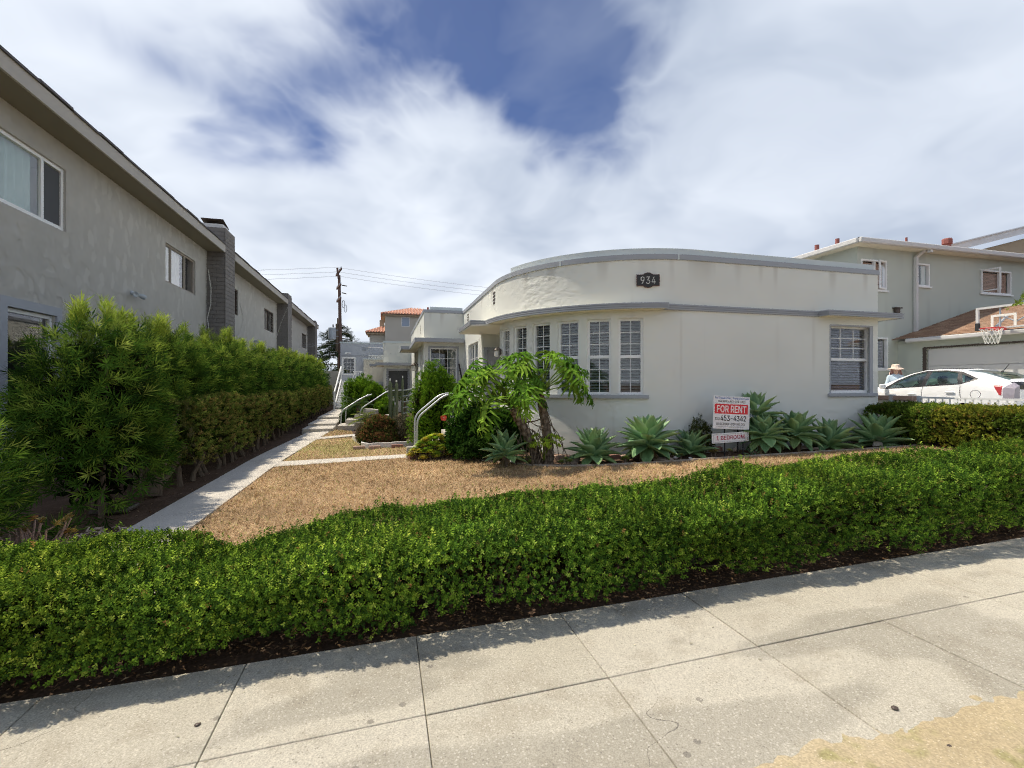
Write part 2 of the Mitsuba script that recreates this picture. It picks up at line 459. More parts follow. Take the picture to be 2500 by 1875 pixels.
def grass(pg, n, seed, green=0.0):
    r = np.random.default_rng(seed)
    p = in_poly(pg, n, r)
    keep = r.random(len(p)) < np.clip(9.0 / p[:, 1] ** 1.2, 0.15, 1)
    p = p[keep]; n = len(p)
    a = r.uniform(0, 2 * PI, n); tilt = r.uniform(0.75, 1.5, n); h = r.uniform(0.03, 0.10, n); w = r.uniform(0.0016, 0.0032, n) * (0.7 + p[:, 1] / 9)
    base = np.stack([p[:, 0], p[:, 1], G(p[:, 0], p[:, 1]) + r.uniform(-0.003, 0.012, n)], 1)
    d = np.stack([np.cos(a) * np.sin(tilt), np.sin(a) * np.sin(tilt), np.cos(tilt)], 1) * h[:, None]
    s = np.stack([-np.sin(a), np.cos(a), 0 * a], 1) * w[:, None]
    v = np.stack([base - s, base + s, base + d], 1).reshape(-1, 3)
    f = np.arange(3 * n).reshape(-1, 3)
    pal = np.array([[0.36, 0.255, 0.145], [0.30, 0.205, 0.115], [0.44, 0.345, 0.215], [0.22, 0.14, 0.08], [0.30, 0.27, 0.10], [0.20, 0.24, 0.07]])
    pw = np.array([0.32, 0.28, 0.16, 0.16, 0.06, 0.02]) + green * np.array([-0.2, -0.15, 0, -0.1, 0.2, 0.25])
    pk = pal[r.choice(6, n, p=pw / pw.sum())] * r.uniform(0.8, 1.2, (n, 1))
    patch = meshkit.fbm(np.stack([p[:, 0] * 1.4, p[:, 1] * 1.4, 0 * a], 1), 4, 4)
    big = meshkit.fbm(np.stack([p[:, 0] * 0.7 + 5, p[:, 1] * 0.9, 0 * a], 1), 3, 14)
    pk = pk * 1.28 * (0.30 + 0.85 * patch + 0.5 * big)[:, None]
    return (v, f), np.repeat(pk, 3, 0)


for pg, n, sd, g, lab in ((LAWN, 260000, 1, 0.0, 'short dead grass blades of the brown front lawn'), (LAWN2, 30000, 2, 0.8, 'short half green grass between the cross paths'), (LAWN3, 8000, 3, 0.4, 'short dry grass by the second steps')):
    m, c = grass(pg, n, sd, g)
    put('grass', m, 'straw', color=c, label=lab, kind='stuff')

r = np.random.default_rng(19)
pt = in_poly(LAWN, 1500, r)
nb = 12
P = np.repeat(pt, nb, 0) + r.normal(0, 0.022, (len(pt) * nb, 2)); n = len(P)
a = r.uniform(0, 2 * PI, n); tilt = r.uniform(0.2, 1.1, n); h = r.uniform(0.03, 0.075, n); w = 0.0022 + 0.0022 * P[:, 1] / 9
base = np.stack([P[:, 0], P[:, 1], G(P[:, 0], P[:, 1])], 1)
d = np.stack([np.cos(a) * np.sin(tilt), np.sin(a) * np.sin(tilt), np.cos(tilt)], 1) * h[:, None]
sd = np.stack([-np.sin(a), np.cos(a), 0 * a], 1) * w[:, None]
tc = np.array([[0.50, 0.38, 0.20], [0.36, 0.25, 0.13], [0.30, 0.30, 0.11], [0.18, 0.11, 0.06]])[r.choice(4, len(pt), p=[0.4, 0.3, 0.12, 0.18])]
put('grass_tufts', (np.stack([base - sd, base + sd, base + d], 1).reshape(-1, 3), np.arange(3 * n).reshape(-1, 3)), 'straw', color=np.repeat(np.repeat(tc, nb, 0) * r.uniform(0.8, 1.25, (n, 1)), 3, 0), label='scattered taller tufts in the dry front lawn', kind='stuff')

# pavement: scored concrete panels, each its own slab, with open joints
PAVE = L(key_for('sidewalk'), 'pale exposed aggregate concrete pavement scored into panels', kind='structure')
for i in range(-5, 13):
    for j, (ya, yb) in enumerate(((1.55, 2.3), (2.3, 3.04))):
        xa = 0.19 + 0.965 * i
        m = cbx(xa + 0.0028, xa + 0.9622, ya + 0.0028, yb - 0.0028, -0.08, 0.0, 0.003)
        r = np.random.default_rng(900 + i * 2 + j)
        v, f = m
        v = v.copy(); v[:, 2] += 0.0265 * v[:, 0] + r.uniform(-0.002, 0.002)
        put('panel', (v, f), 'sidewalk_concrete', PAVE)

v, f = bx(-5.0, 13.0, 1.58, 3.035, -0.09, -0.011); v = v.copy(); v[:, 2] += 0.0265 * v[:, 0]
put('joint_filler', (v, f), 'joint_dirt', PAVE)
ys = np.concatenate([np.linspace(-9, 1.2, 30), np.linspace(1.22, 1.72, 26)])
put('parkway', grid(np.concatenate([np.linspace(-12, 1, 40), np.linspace(1.1, 4.5, 140), np.linspace(4.7, 16, 40)]), ys, lambda x, y: 0.0265 * x + 0.011 - 0.10 * np.clip(y - 1.45, 0, 1) + 0.022 * (meshkit.fbm(np.stack([x * 2.2, y * 2.2, 0 * x], -1), 5, 8) - 0.5) + 0.007 * (meshkit.noise(np.stack([x * 22, y * 22, 0 * x], -1), 3) - 0.5)),
    'parkway_dirt', smooth=True, label='bare sandy dirt strip along the street side of the pavement', kind='structure')


def slab(name, pts, mat, lab, top=0.012, th=0.07, joints=None, **k):
    m = extr(Polygon(pts), top - th, top)
    tm = trimesh.Trimesh(*m, process=False).subdivide_to_size(0.6); v = np.array(tm.vertices)
    v[:, 2] += G(v[:, 0], v[:, 1])
    return put(name, (v, np.array(tm.faces)), mat, label=lab, kind='structure', **k)


GP = L(key_for('garden_path'), 'long narrow concrete path beside the tall left hedge', kind='structure')
yy = [3.9, 5.4, 6.9, 8.4, 9.9, 11.4, 12.9, 14.4, 15.9, 17.4]
lx = lambda y: -2.86 + max(0, y - 12) * 0.055
rx = lambda y: -2.15 + max(0, y - 11) * 0.05
for a, b in zip(yy[:-1], yy[1:]):
    m = extr(Polygon([(lx(a), a + 0.004), (rx(a), a + 0.004), (rx(b), b - 0.004), (lx(b), b - 0.004)]), -0.08, 0.012)
    v, f = m; v = v.copy(); v[:, 2] += G(v[:, 0], v[:, 1])
    put('slab', (v, f), 'path_concrete', GP)
for k, (y0, y1, z) in enumerate(((17.4, 18.6, 0.06), (18.6, 21.0, 0.14), (21.0, 31.0, 0.22))):
    put('slab', cbx(-2.75 + k * 0.02, -1.75, y0, y1 - 0.004, -0.15, z, 0.012), 'path_concrete', GP)
CP = L(key_for('cross_path'), 'near concrete cross path leading right to the front steps', kind='structure')
for a, b in ((-2.14, -1.3), (-1.3, -0.4), (-0.4, 0.56)):
    t = lambda x, y0: y0 + (x + 2.1) * 0.03
    v, f = extr(Polygon([(a + 0.004, t(a, 10.29)), (b - 0.004, t(b, 10.29)), (b - 0.004, t(b, 10.29) + 0.66 - (b + 2.1) * 0.07), (a + 0.004, t(a, 10.29) + 0.66 - (a + 2.1) * 0.07)]), -0.08, 0.010)
    v = v.copy(); v[:, 2] += G(v[:, 0], v[:, 1]); put('slab', (v, f), 'path_concrete', CP)
slab('cross_path', [(-1.96, 15.0), (-0.92, 15.5), (-0.92, 16.1), (-1.92, 15.62)], 'path_concrete', 'far short concrete cross path to the planting bed', top=0.010)
DRV = grid(np.linspace(11.95, 17.2, 12), np.linspace(1.2, 12.6, 24), lambda x, y: 0.0265 * x + np.clip((y - 2.6) / 3.5, 0, 1) * (0.505 - 0.0265 * x))
put('driveway', DRV, 'path_concrete', label='concrete driveway between the white house and the garage', kind='structure')
# low lawn kerb half hidden behind the front hedge
v, f = bx(-4.0, 10.9, 4.14, 4.24, -0.15, 0.05)
v = v.copy(); v[:, 2] += 0.0265 * v[:, 0]
put('lawn_kerb', (v, f), 'path_concrete', label='low concrete kerb of the lawn half hidden under the front hedge', kind='structure')

# small litter on the pavement
r = np.random.default_rng(55)
ms, cs = [], []
for (cx, cy, sx, sy, n) in ((-0.95, 2.93, 0.28, 0.06, 34), (0.9, 2.92, 0.3, 0.06, 18), (1.7, 2.9, 0.3, 0.06, 14), (-0.2, 2.9, 0.35, 0.07, 16), (3.6, 2.9, 0.5, 0.07, 14), (1.8, 2.3, 1.8, 0.35, 20)):
    for _ in range(n):
        x, y = r.normal(cx, sx), min(3.02, r.normal(cy, sy)); a = r.uniform(0, 2 * PI); s = r.uniform(0.003, 0.008)
        z = 0.0265 * x + 0.003
        d = np.array([math.cos(a), math.sin(a), 0]); e = np.array([-math.sin(a), math.cos(a), 0.3])
        p = np.array([x, y, z])
        ms.append((np.array([p - d * s * 1.6, p + e * s * 0.7, p + d * s * 1.6 + [0, 0, 0.003], p - e * s * 0.7 + [0, 0, 0.002]]), np.array([[0, 1, 2], [0, 2, 3]])))
        cs.append(np.tile(np.array([0.62, 0.58, 0.44]) * r.uniform(0.5, 1.1), (4, 1)))
put('fallen_petals', cat_mesh(ms), 'straw', color=np.vstack(cs), label='scattered pale petals and chaff along the shaded pavement edge', kind='stuff')
for i, (x, y, s, lab) in enumerate(((-0.86, 2.55, 0.011, 'small brown pebble on the pavement at the lower left'), (2.33, 1.68, 0.013, 'dark pebble near the ragged pavement edge at lower right'), (2.3, 1.44, 0.014, 'dark pebble on the dirt strip at lower right'))):
    m = trimesh.creation.icosphere(2, s); v = np.array(m.vertices) * [1.3, 1, 0.6]; v *= (0.8 + 0.4 * meshkit.noise(v * 120))[:, None]
    put('pebble', (v + [x, y, 0.0265 * x + s * 0.4], np.array(m.faces)), 'dark_bronze', smooth=True, label=lab, cat='pebble', group='pebbles on the pavement')
# ------------------------------------------------------------------ windows
def window(parent, o, ang, w, h, style='dh', cols=2, rows=3, blind='blind_slat', fm='white_paint', rec=0.07, room='interior_dark', pitch=0.062, label=None, mid=0.5, fw=0.045, tilt=0.5, name='window', curtain=None):
    """A window standing in an opening of the wall: o is the bottom centre of the opening on the wall's outer face, ang the direction (radians) it faces."""
    n = np.array([math.cos(ang), math.sin(ang), 0]); u = np.array([-n[1], n[0], 0])
    M = frame(o, u, n)
    B = lambda a, b, d0, d1, z0, z1: mv(bx(a, b, d0, d1, z0, z1), M)
    x0, x1, d = -w / 2, w / 2, -rec
    fr = [B(x0, x0 + fw, d - 0.06, d + 0.012, 0, h), B(x1 - fw, x1, d - 0.06, d + 0.012, 0, h), B(x0 + fw, x1 - fw, d - 0.06, d + 0.012, 0, fw * 1.2), B(x0 + fw, x1 - fw, d - 0.06, d + 0.012, h - fw, h)]
    zm = h * mid
    if style == 'dh':
        fr += [B(x0 + fw, x1 - fw, d - 0.05, d + 0.004, zm - 0.03, zm + 0.035)]
    if style == 'slider':
        xm = x0 + w * mid
        fr += [B(xm - fw * 0.55, xm + fw * 0.55, d - 0.05, d + 0.006, fw * 1.2, h - fw)]
    if style == 'triple':
        for q in (0.22, 0.68):
            fr += [B(x0 + w * q - fw * 0.5, x0 + w * q + fw * 0.5, d - 0.05, d + 0.006, fw * 1.2, h - fw)]
    if style == 'casement2':
        fr += [B(-fw * 0.7, fw * 0.7, d - 0.05, d + 0.008, fw * 1.2, h - fw)]
    W = put(name, fr, fm, parent, label=label)
    if cols * rows > 1:
        g = []
        z0, z1 = (zm + 0.035, h - fw) if style == 'dh' else (fw * 1.2, h - fw)
        spans = [(z0, z1)] + ([(fw * 1.2, zm - 0.03)] if style == 'dh' and cols == 2 else [])
        for (za, zb) in spans:
            g += [B(x0 + fw + (w - 2 * fw) * c / cols - 0.008, x0 + fw + (w - 2 * fw) * c / cols + 0.008, d - 0.033, d - 0.019, za, zb) for c in range(1, cols)]
            g += [B(x0 + fw, x1 - fw, d - 0.034, d - 0.020, za + (zb - za) * q / rows - 0.008, za + (zb - za) * q / rows + 0.008) for q in range(1, rows)]
        put('grille', g, fm, W)
    put('pane', mv((np.array([[x0 + fw, d - 0.027, fw], [x1 - fw, d - 0.027, fw], [x1 - fw, d - 0.027, h - fw], [x0 + fw, d - 0.027, h - fw]]), np.array([[0, 2, 1], [0, 3, 2]])), M), 'window_glass', W)
    if blind:
        s = []
        ct, st = 0.042 * math.cos(tilt), 0.042 * math.sin(tilt)
        nz = int((h - 0.08) / pitch)
        for i in range(nz):
            z = 0.05 + (i + 0.5) * pitch
            a = np.array([[x0 + fw, d - 0.10 - ct, z + st], [x1 - fw, d - 0.10 - ct, z + st], [x1 - fw, d - 0.10 + ct, z - st], [x0 + fw, d - 0.10 + ct, z - st]])
            v = np.vstack([a, a + [0, 0, 0.007]])
            f = np.array([[0, 1, 2], [0, 2, 3], [4, 6, 5], [4, 7, 6], [3, 2, 6], [3, 6, 7], [0, 5, 1], [0, 4, 5]])
            s.append(mv((v, f), M))
        put('blind', s, blind, W)
    if curtain:
        xs = np.linspace(x0 + fw * 0.5, x1 - fw * 0.5, 60)
        a = np.stack([xs, d - 0.13 + 0.018 * np.sin(np.arange(60) * 1.9), 0 * xs + 0.03], 1); b = a + [0, 0, h - 0.05]
        if curtain[1] is not None:
            lo, hi = curtain[1]; a, b = a[int(60 * lo):int(60 * hi)], b[int(60 * lo):int(60 * hi)]
        nn = len(a); i = np.arange(nn - 1)
        put('curtain', mv((np.vstack([a, b]), np.vstack([np.stack([i, i + 1, i + 1 + nn], 1), np.stack([i, i + 1 + nn, i + nn], 1)])), M), curtain[0], W)
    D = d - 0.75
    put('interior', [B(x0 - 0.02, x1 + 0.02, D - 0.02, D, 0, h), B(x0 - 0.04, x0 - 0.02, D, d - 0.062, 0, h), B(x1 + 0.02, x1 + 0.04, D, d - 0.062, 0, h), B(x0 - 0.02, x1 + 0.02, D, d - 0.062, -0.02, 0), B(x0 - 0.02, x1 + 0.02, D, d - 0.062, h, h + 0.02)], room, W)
    return W


def wall_y(x0, x1, y, t, z0, z1, holes):
    """Wall in the plane y facing -y with rectangular openings (xa, xb, za, zb)."""
    ms, xs = [], x0
    for xa, xb, za, zb in sorted(holes):
        ms += [bx(xs, xa, y, y + t, z0, z1), bx(xa, xb, y, y + t, z0, za), bx(xa, xb, y, y + t, zb, z1)]
        xs = xb
    ms.append(bx(xs, x1, y, y + t, z0, z1))
    return ms


def swapxy(ms, sx=1):
    """The mesh with x and y exchanged (orientation kept)."""
    return [(v[:, [1, 0, 2]], f[:, ::-1]) for v, f in ms]


def wall_x(y0, y1, x, t, z0, z1, holes):
    """Wall in the plane x facing -x (thickness t towards +x), openings (ya, yb, za, zb)."""
    return swapxy(wall_y(y0, y1, x, t, z0, z1, holes))


def ribs(parent, path, z, name='fascia_rib', w0=0.022, mat='trim_grey', n=3, h=0.042):
    """Fluted band: three proud ribs over a recessed strip along a polyline."""
    ms = [strip(path, w0 - 0.019, z, z + n * h)]
    for i in range(n):
        ms.append(strip(path, w0 + 0.002 * i, z + i * h + 0.006, z + (i + 1) * h - 0.008))
    return put(name, ms, mat, parent)


# ------------------------------------------------------------------ the street front house
HC, HR, F = (6.42, 12.2), 3.6, 8.6
H1 = thing('house', 'cream stucco bungalow with rounded corner, ribbed eyebrow canopy and number 934', 'house')
win_a = [246.5, 235.9, 225.0, 213.8, 202.7, 191.8]
ZS, ZH, ZT = 1.37, 2.985, 4.215
ms = []
half = 4.05
# curved wall below the windows, between them and above them
ms.append(arc_block(HC, HR - 0.22, HR, 187, 270, -0.3, ZS))
ms.append(arc_block(HC, HR - 0.22, HR, 187, 270, ZH, 3.14))
ms.append(arc_block(HC, HR - 0.22, HR, 180, 270, 3.14, ZT))
edges = [187] + sorted(sum([[a - half, a + half] for a in win_a], [])) + [270]
for a, b in zip(edges[0::2], edges[1::2]):
    ms.append(arc_block(HC, HR - 0.22, HR, a, b, ZS, ZH))
ms += wall_y(6.42, 11.38, F, 0.22, -0.3, ZT, [(9.92, 11.20, 1.39, 2.96)])
ms.append(bx(11.16, 11.38, F + 0.22, 17.37, -0.3, ZT))
ms += wall_x(13.86, 17.37, 2.82, 0.22, -0.3, 3.14, [(14.55, 16.35, 1.5, 2.95)])
ms.append(bx(2.82, 3.04, 12.2, 17.37, 3.14, ZT))
ms.append(bx(3.04, 4.2, 13.86, 14.06, -0.3, 3.14))        # back of the porch recess
ms.append(bx(3.9, 4.0, 12.0, 13.86, -0.3, 3.14))
ms.append(bx(2.82, 11.38, 17.37, 17.45, -0.3, 1.2))
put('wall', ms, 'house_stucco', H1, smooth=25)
put('roof', [extr(Polygon(arc_pts(HC, HR - 0.3, 180, 270, 3) + [(11.1, F + 0.3), (11.1, 17.3), (3.1, 17.3)]), 3.95, 4.05)], 'roof_pale', H1)
# coping: grey fascia band and paler set back cap
top_path = [(11.40, F)] + arc_pts(HC, HR, 270, 180, 1.5) + [(2.82, 17.40)]
put('coping', [strip(top_path, 0.028, 4.205, 4.315), strip([(x, y) for x, y in [(11.38, F + 0.12)] + arc_pts(HC, HR - 0.12, 270, 180, 1.5) + [(2.94, 17.35)]], 0.12, 4.20, 4.30)], 'trim_grey', H1, smooth=25)
put('coping_cap', [strip([(11.29, F + 0.09)] + arc_pts(HC, HR - 0.09, 270, 196, 1.5), 0.06, 4.30, 4.45)], 'coping_pale', H1, smooth=25)
for a in (262, 222, 197):
    put('coping_joint', [arc_block(HC, HR + 0.02, HR + 0.034, a, a + 0.5, 4.20, 4.318)], 'coping_pale', H1)
# eyebrow canopy over the curved windows and the porch
R2 = HR + 0.27
can = [(5.54, F - 0.27)] + arc_pts(HC, R2, 256.8, 181.4, 1.2)[:] + [(2.16, 12.11), (2.16, 14.1), (2.80, 14.1)]
can[0] = (5.54, 8.43)
inner = arc_pts(HC, HR - 0.05, 181, 257, 2)
slabp = Polygon([(5.56, 8.72)] + can + [(2.80, 12.2)] + inner)
if not slabp.is_valid: slabp = slabp.buffer(0)
put('canopy', [extr(slabp, 3.145, 3.262)], 'soffit_cream', H1, smooth=25, label='curved eyebrow canopy with cream soffit')
porch = Polygon([(2.16, 12.11), (2.16, 14.1), (4.0, 14.1), (4.0, 11.75), (2.9, 11.6)])
put('porch_ceiling', [extr(porch, 3.10, 3.142)], 'soffit_cream', H1)
ribs(H1, [(5.56, 8.62), (5.54, 8.43)] + can[1:] + [(2.82, 14.1)], 3.14)
ribs(H1, [(5.56, F - 0.01)] + [(9.585, F - 0.01)], 3.14, w0=0.03)
put('canopy', [bx(9.60, 11.76, 8.35, 8.62, 3.15, 3.262), bx(11.38, 11.76, 8.62, 9.6, 3.15, 3.262)], 'soffit_cream', H1, label='small square canopy over the right window')
ribs(H1, [(9.58, 8.62), (9.58, 8.33), (11.78, 8.33), (11.78, 9.6)], 3.14)
# sills
put('sill', [arc_block(HC, HR - 0.02, HR + 0.065, 187.2, 252.2, 1.295, 1.368)], 'trim_grey', H1, smooth=25, label='long curved grey sill under the curved windows')
put('sill', [cbx(9.86, 11.32, F - 0.06, F + 0.05, 1.305, 1.388, 0.008)], 'trim_grey', H1)
ww = 2 * HR * math.sin(math.radians(half)) - 0.004
for a in win_a:
    t = math.radians(a)
    o = (HC[0] + HR * math.cos(t) * math.cos(0), HC[1] + HR * math.sin(t), ZS)
    window(H1, (o[0], o[1], ZS + 0.004), t, ww, ZH - ZS - 0.006, 'dh', 2, 3, mid=0.5, rec=0.075)
window(H1, (10.56, F, 1.392), -PI / 2, 1.276, 1.564, 'dh', 3, 3, mid=0.5, rec=0.09, blind='blind_dark', fw=0.05, label='wide sash window near the right corner')
put('window_casing', [bx(9.925, 9.945, F - 0.012, F + 0.02, 1.39, 2.96), bx(11.12, 11.215, F - 0.012, F + 0.02, 1.39, 2.98), bx(9.925, 11.12, F - 0.012, F + 0.02, 2.94, 2.98)], 'trim_grey', H1)
window(H1, (2.82, 15.45, 1.5), PI, 1.8, 1.45, 'casement2', 4, 3, rec=0.05, blind=None, curtain=('blind_slat', None))
# front door in the recess with lamp beside it
dz = 0.55
put('door', [bx(2.96, 3.86, 13.80, 13.855, dz, dz + 2.06)], 'door_grey', H1)
put('panel', [bx(3.04, 3.36, 13.78, 13.798, dz + 0.25, dz + 0.95), bx(3.46, 3.78, 13.78, 13.798, dz + 0.25, dz + 0.95), bx(3.04, 3.36, 13.78, 13.798, dz + 1.1, dz + 1.9), bx(3.46, 3.78, 13.78, 13.798, dz + 1.1, dz + 1.9)], 'door_grey', list(scene)[-1])
put('door_frame', [bx(2.86, 2.95, 13.77, 13.858, dz, dz + 2.15), bx(2.95, 3.9, 13.77, 13.858, dz + 2.065, dz + 2.15)], 'trim_grey', H1)


def wall_lamp(parent, o, ang, s=1.0):
    M = rotz(ang, o, s)
    k = put('lamp', [mv(bx(0.0, 0.02, -0.05, 0.05, -0.09, 0.09), M), mv(tube([(0.01, 0, 0.04), (0.08, 0, 0.15), (0.14, 0, 0.10)], 0.011, 6), M), mv(lathe([(0.0, 0.13), (0.03, 0.11), (0.085, 0.05), (0.088, 0.03), (0.0, 0.03)], 14, (0.14, 0, 0)), M)], 'dark_bronze', parent)
    put('lamp_glass', [mv(lathe([(0.0, 0.03), (0.062, 0.03), (0.066, -0.13), (0.055, -0.15), (0.0, -0.15)], 14, (0.14, 0, 0)), M)], 'lamp_glass', k)
    return k


a = math.radians(188.2)
wall_lamp(H1, (HC[0] + HR * math.cos(a), HC[1] + HR * math.sin(a), 2.42), a, 0.85)
# wall vents in the parapet
for y in (12.28, 16.38):
    put('wall_vent', [bx(2.809, 2.83, y - 0.11, y + 0.11, 3.74 + 0.088 * i, 3.795 + 0.088 * i) for i in range(4)], 'dark_bronze', H1)
# the address plaque
t = math.radians(252.0)
Mp = frame((HC[0] + (HR + 0.012) * math.cos(t), HC[1] + (HR + 0.012) * math.sin(t), 3.765), (-math.sin(t), math.cos(t), 0), (math.cos(t), math.sin(t), 0))
pl = sbox(-0.235, -0.115, 0.235, 0.115).union(Point(0, 0).buffer(0.155)).intersection(sbox(-0.3, -0.16, 0.3, 0.16))
flip = np.array([[1, 0, 0, 0], [0, 0, 1, 0], [0, 1, 0, 0], [0, 0, 0, 1.0]])   # plan (x, y) -> (x, z), extrusion towards the outside
def plate(p, d0, d1, M): v, f = extr(p, d0, d1); return mv((v, f), M @ flip)
K = put('address_plaque', [plate(pl, 0.0, 0.022, Mp)], 'plaque_black', H1, label='black plaque reading 934')
put('plaque_rim', [plate(pl.buffer(0.004).difference(pl.buffer(-0.006)), 0.0, 0.026, Mp)], 'plaque_rim', K)


def lettering(text, x, z, height, M, mat, parent, width=None, bold=True, d=0.002, off=0.0, sx=1.0, name='lettering'):
    """Flat raised lettering in the plane of M (columns: along, outward, up), left end at x, base line at z; width squeezes it."""
    tm = meshkit.text_mesh(text, height, d, bold)
    v = np.array(tm.vertices); f = np.array(tm.faces)
    w = v[:, 0].max() - v[:, 0].min()
    k = (width / w) if width else sx
    v[:, 0] = (v[:, 0] - v[:, 0].min()) * k + x
    v = np.stack([v[:, 0], v[:, 2] + off, v[:, 1] + z], 1)
    return put(name, mv((v, f[:, ::-1]), M), mat, parent)


for i, ch in enumerate('934'):
    lettering(ch, -0.155 + 0.113 * i, -0.075, 0.15, Mp, 'plaque_number', K, width=0.082, off=0.022, d=0.005, name='number', bold=False)

# porch floor and front steps
ST = thing('front_steps', 'concrete steps and landing leading up to the porch of the rounded house', 'steps')
for i in range(3):
    put('step', cbx(0.62 + 0.32 * i, 0.94 + 0.32 * i if i < 2 else 1.60, 10.28, 11.0, -0.1, 0.02 + 0.175 * (i + 1), 0.012), 'path_concrete', ST)
put('landing', [cbx(1.60, 2.80, 10.28, 14.2, -0.1, 0.55, 0.012), cbx(2.80, 3.9, 12.0, 13.77, -0.1, 0.55, 0.012)], 'path_concrete', ST)
put('cheek_block', cbx(0.44, 0.60, 10.17, 10.28, -0.1, 0.27, 0.012), 'path_concrete', ST)


def handrail(pts, lab, r=0.021, grp='pale metal handrails of the court', feet=()):
    t = thing('handrail', lab, 'handrail', None)
    P = np.array(pts, float)
    # round the bends
    q = [P[0]]
    for i in range(1, len(P) - 1):
        a, b, c = P[i - 1], P[i], P[i + 1]
        d1, d2 = b + unit(a - b) * min(0.16, 0.45 * np.linalg.norm(a - b)), b + unit(c - b) * min(0.16, 0.45 * np.linalg.norm(c - b))
        for s in np.linspace(0, 1, 7): q.append((1 - s) ** 2 * d1 + 2 * s * (1 - s) * b + s * s * d2)
    q.append(P[-1])
    put('rail', tube(q, r, 10), 'rail_metal', t, smooth=40)
    for p in feet:
        put('post', tube([p[0], p[1]], r, 10), 'rail_metal', t, smooth=40)
    put('foot', [lathe([(0, 0.012), (r * 2, 0.012), (r * 2.1, 0.0), (0, 0)], 12, P[0])], 'rail_metal', t)
    return t


for y, z, lab in ((10.22, 0.02, 'pale metal handrail bent up beside the front steps, nearer of the pair'), (11.02, 0.02, 'pale metal handrail bent up beside the front steps, farther of the pair')):
    handrail([(0.66, y, z + 0.04), (0.66, y, z + 0.86), (1.25, y, 1.37), (2.35, y, 1.43)], lab, r=0.021, feet=[((2.3, y, 0.54), (2.3, y, 1.43))])

# ------------------------------------------------------------------ second unit of the court
H2 = thing('court_house', 'second cream stucco unit with square corner canopy behind the rounded house', 'house')
Y2, X2 = 17.37, 1.37
ms = wall_y(X2, 2.82, Y2 + 0.005, 0.22, -0.2, ZT, [(1.58, 2.58, 1.45, 2.93)])
ms += wall_x(Y2 + 0.225, 20.7, X2, 0.22, -0.2, ZT, [(18.0, 19.3, 1.45, 2.93)])
ms.append(bx(X2, X2 + 0.22, 20.7, 23.0, 3.14, ZT))
ms.append(bx(X2, X2 + 0.22, 23.0, 26.04, -0.2, ZT))
ms += [bx(X2 + 1.0, X2 + 1.1, 20.7, 23.0, -0.2, 3.14), bx(X2 + 0.22, X2 + 1.0, 20.6, 20.7, -0.2, 3.14), bx(X2 + 0.22, X2 + 1.0, 23.0, 23.1, -0.2, 3.14)]
put('wall', ms, 'house_stucco', H2)
put('roof', [bx(X2 + 0.25, 9.0, Y2 + 0.3, 26.0, 3.95, 4.05)], 'roof_pale', H2)
put('coping', [strip([(2.78, Y2), (X2, Y2), (X2, 26.06)], 0.03, 4.205, 4.315)], 'trim_grey', H2)
put('coping_cap', [strip([(2.79, Y2 + 0.14), (X2 + 0.22, Y2 + 0.14)], 0.07, 4.30, 4.43)], 'coping_pale', H2)
cp = [(2.79, Y2 - 0.35), (X2 - 0.33, Y2 - 0.35), (X2 - 0.33, 21.0), (X2 - 0.68, 21.0), (X2 - 0.68, 23.3), (X2, 23.3)]
put('canopy', [extr(Polygon(cp + [(X2, Y2), (2.79, Y2)]), 3.12, 3.24)], 'soffit_cream', H2, label='square cream canopy over the corner window')
put('fascia', [strip(cp, 0.02, 3.105, 3.25)], 'trim_grey', H2)
window(H2, (2.08, Y2 + 0.005, 1.452), -PI / 2, 0.996, 1.474, 'grid', 3, 4, rec=0.06, blind=None, curtain=('blind_slat', (0.66, 1.0)))
put('window_casing', [bx(1.52, 1.585, Y2 - 0.015, Y2 + 0.004, 1.4, 2.99), bx(2.575, 2.64, Y2 - 0.015, Y2 + 0.004, 1.4, 2.99), bx(1.585, 2.575, Y2 - 0.015, Y2 + 0.004, 2.925, 2.99)], 'trim_grey', H2)
window(H2, (X2, 18.65, 1.452), PI, 1.3, 1.474, 'casement2', 2, 3, rec=0.06, blind=None)
put('door', [bx(X2 + 0.97, X2 + 0.998, 21.3, 22.2, 0.55, 2.6)], 'dark_bronze', H2)
wall_lamp(H2, (X2, 20.55, 2.35), PI, 1.3)
put('wall_vent', [bx(X2 - 0.011, X2 + 0.01, 18.9, 19.12, 3.6 + 0.09 * i, 3.65 + 0.09 * i) for i in range(4)], 'eave_taupe', H2)
put('awning_pole', tube([(2.62, 17.2, 2.35), (2.74, 17.2, 1.7)], 0.03, 8), 'black_metal', H2)

# third unit
H3 = thing('court_house', 'third cream stucco unit with a wide dark screened window, low behind the shrubs', 'house')
Y3, X3, ZT3 = 26.05, -0.085, 3.80
put('wall', wall_y(X3, 1.37, Y3, 0.22, -0.2, ZT3, [(0.14, 1.22, 0.9, 2.34)]) + [bx(X3, X3 + 0.22, Y3 + 0.22, 34.9, -0.2, ZT3)], 'house_stucco', H3)
put('coping', [strip([(1.37, Y3), (X3, Y3), (X3, 34.9)], 0.03, ZT3 - 0.01, ZT3 + 0.1)], 'coping_pale', H3)
put('canopy', [bx(-0.44, 1.365, Y3 - 0.34, Y3, 2.60, 2.72), bx(-0.44, -0.09, Y3, 29.0, 2.60, 2.72), bx(-0.80, -0.45, 27.6, 29.0, 2.60, 2.72)], 'soffit_cream', H3)
put('fascia', [strip([(1.365, Y3 - 0.36), (-0.46, Y3 - 0.36), (-0.46, 27.6), (-0.82, 27.6), (-0.82, 29.0)], 0.02, 2.585, 2.735)], 'trim_grey', H3)
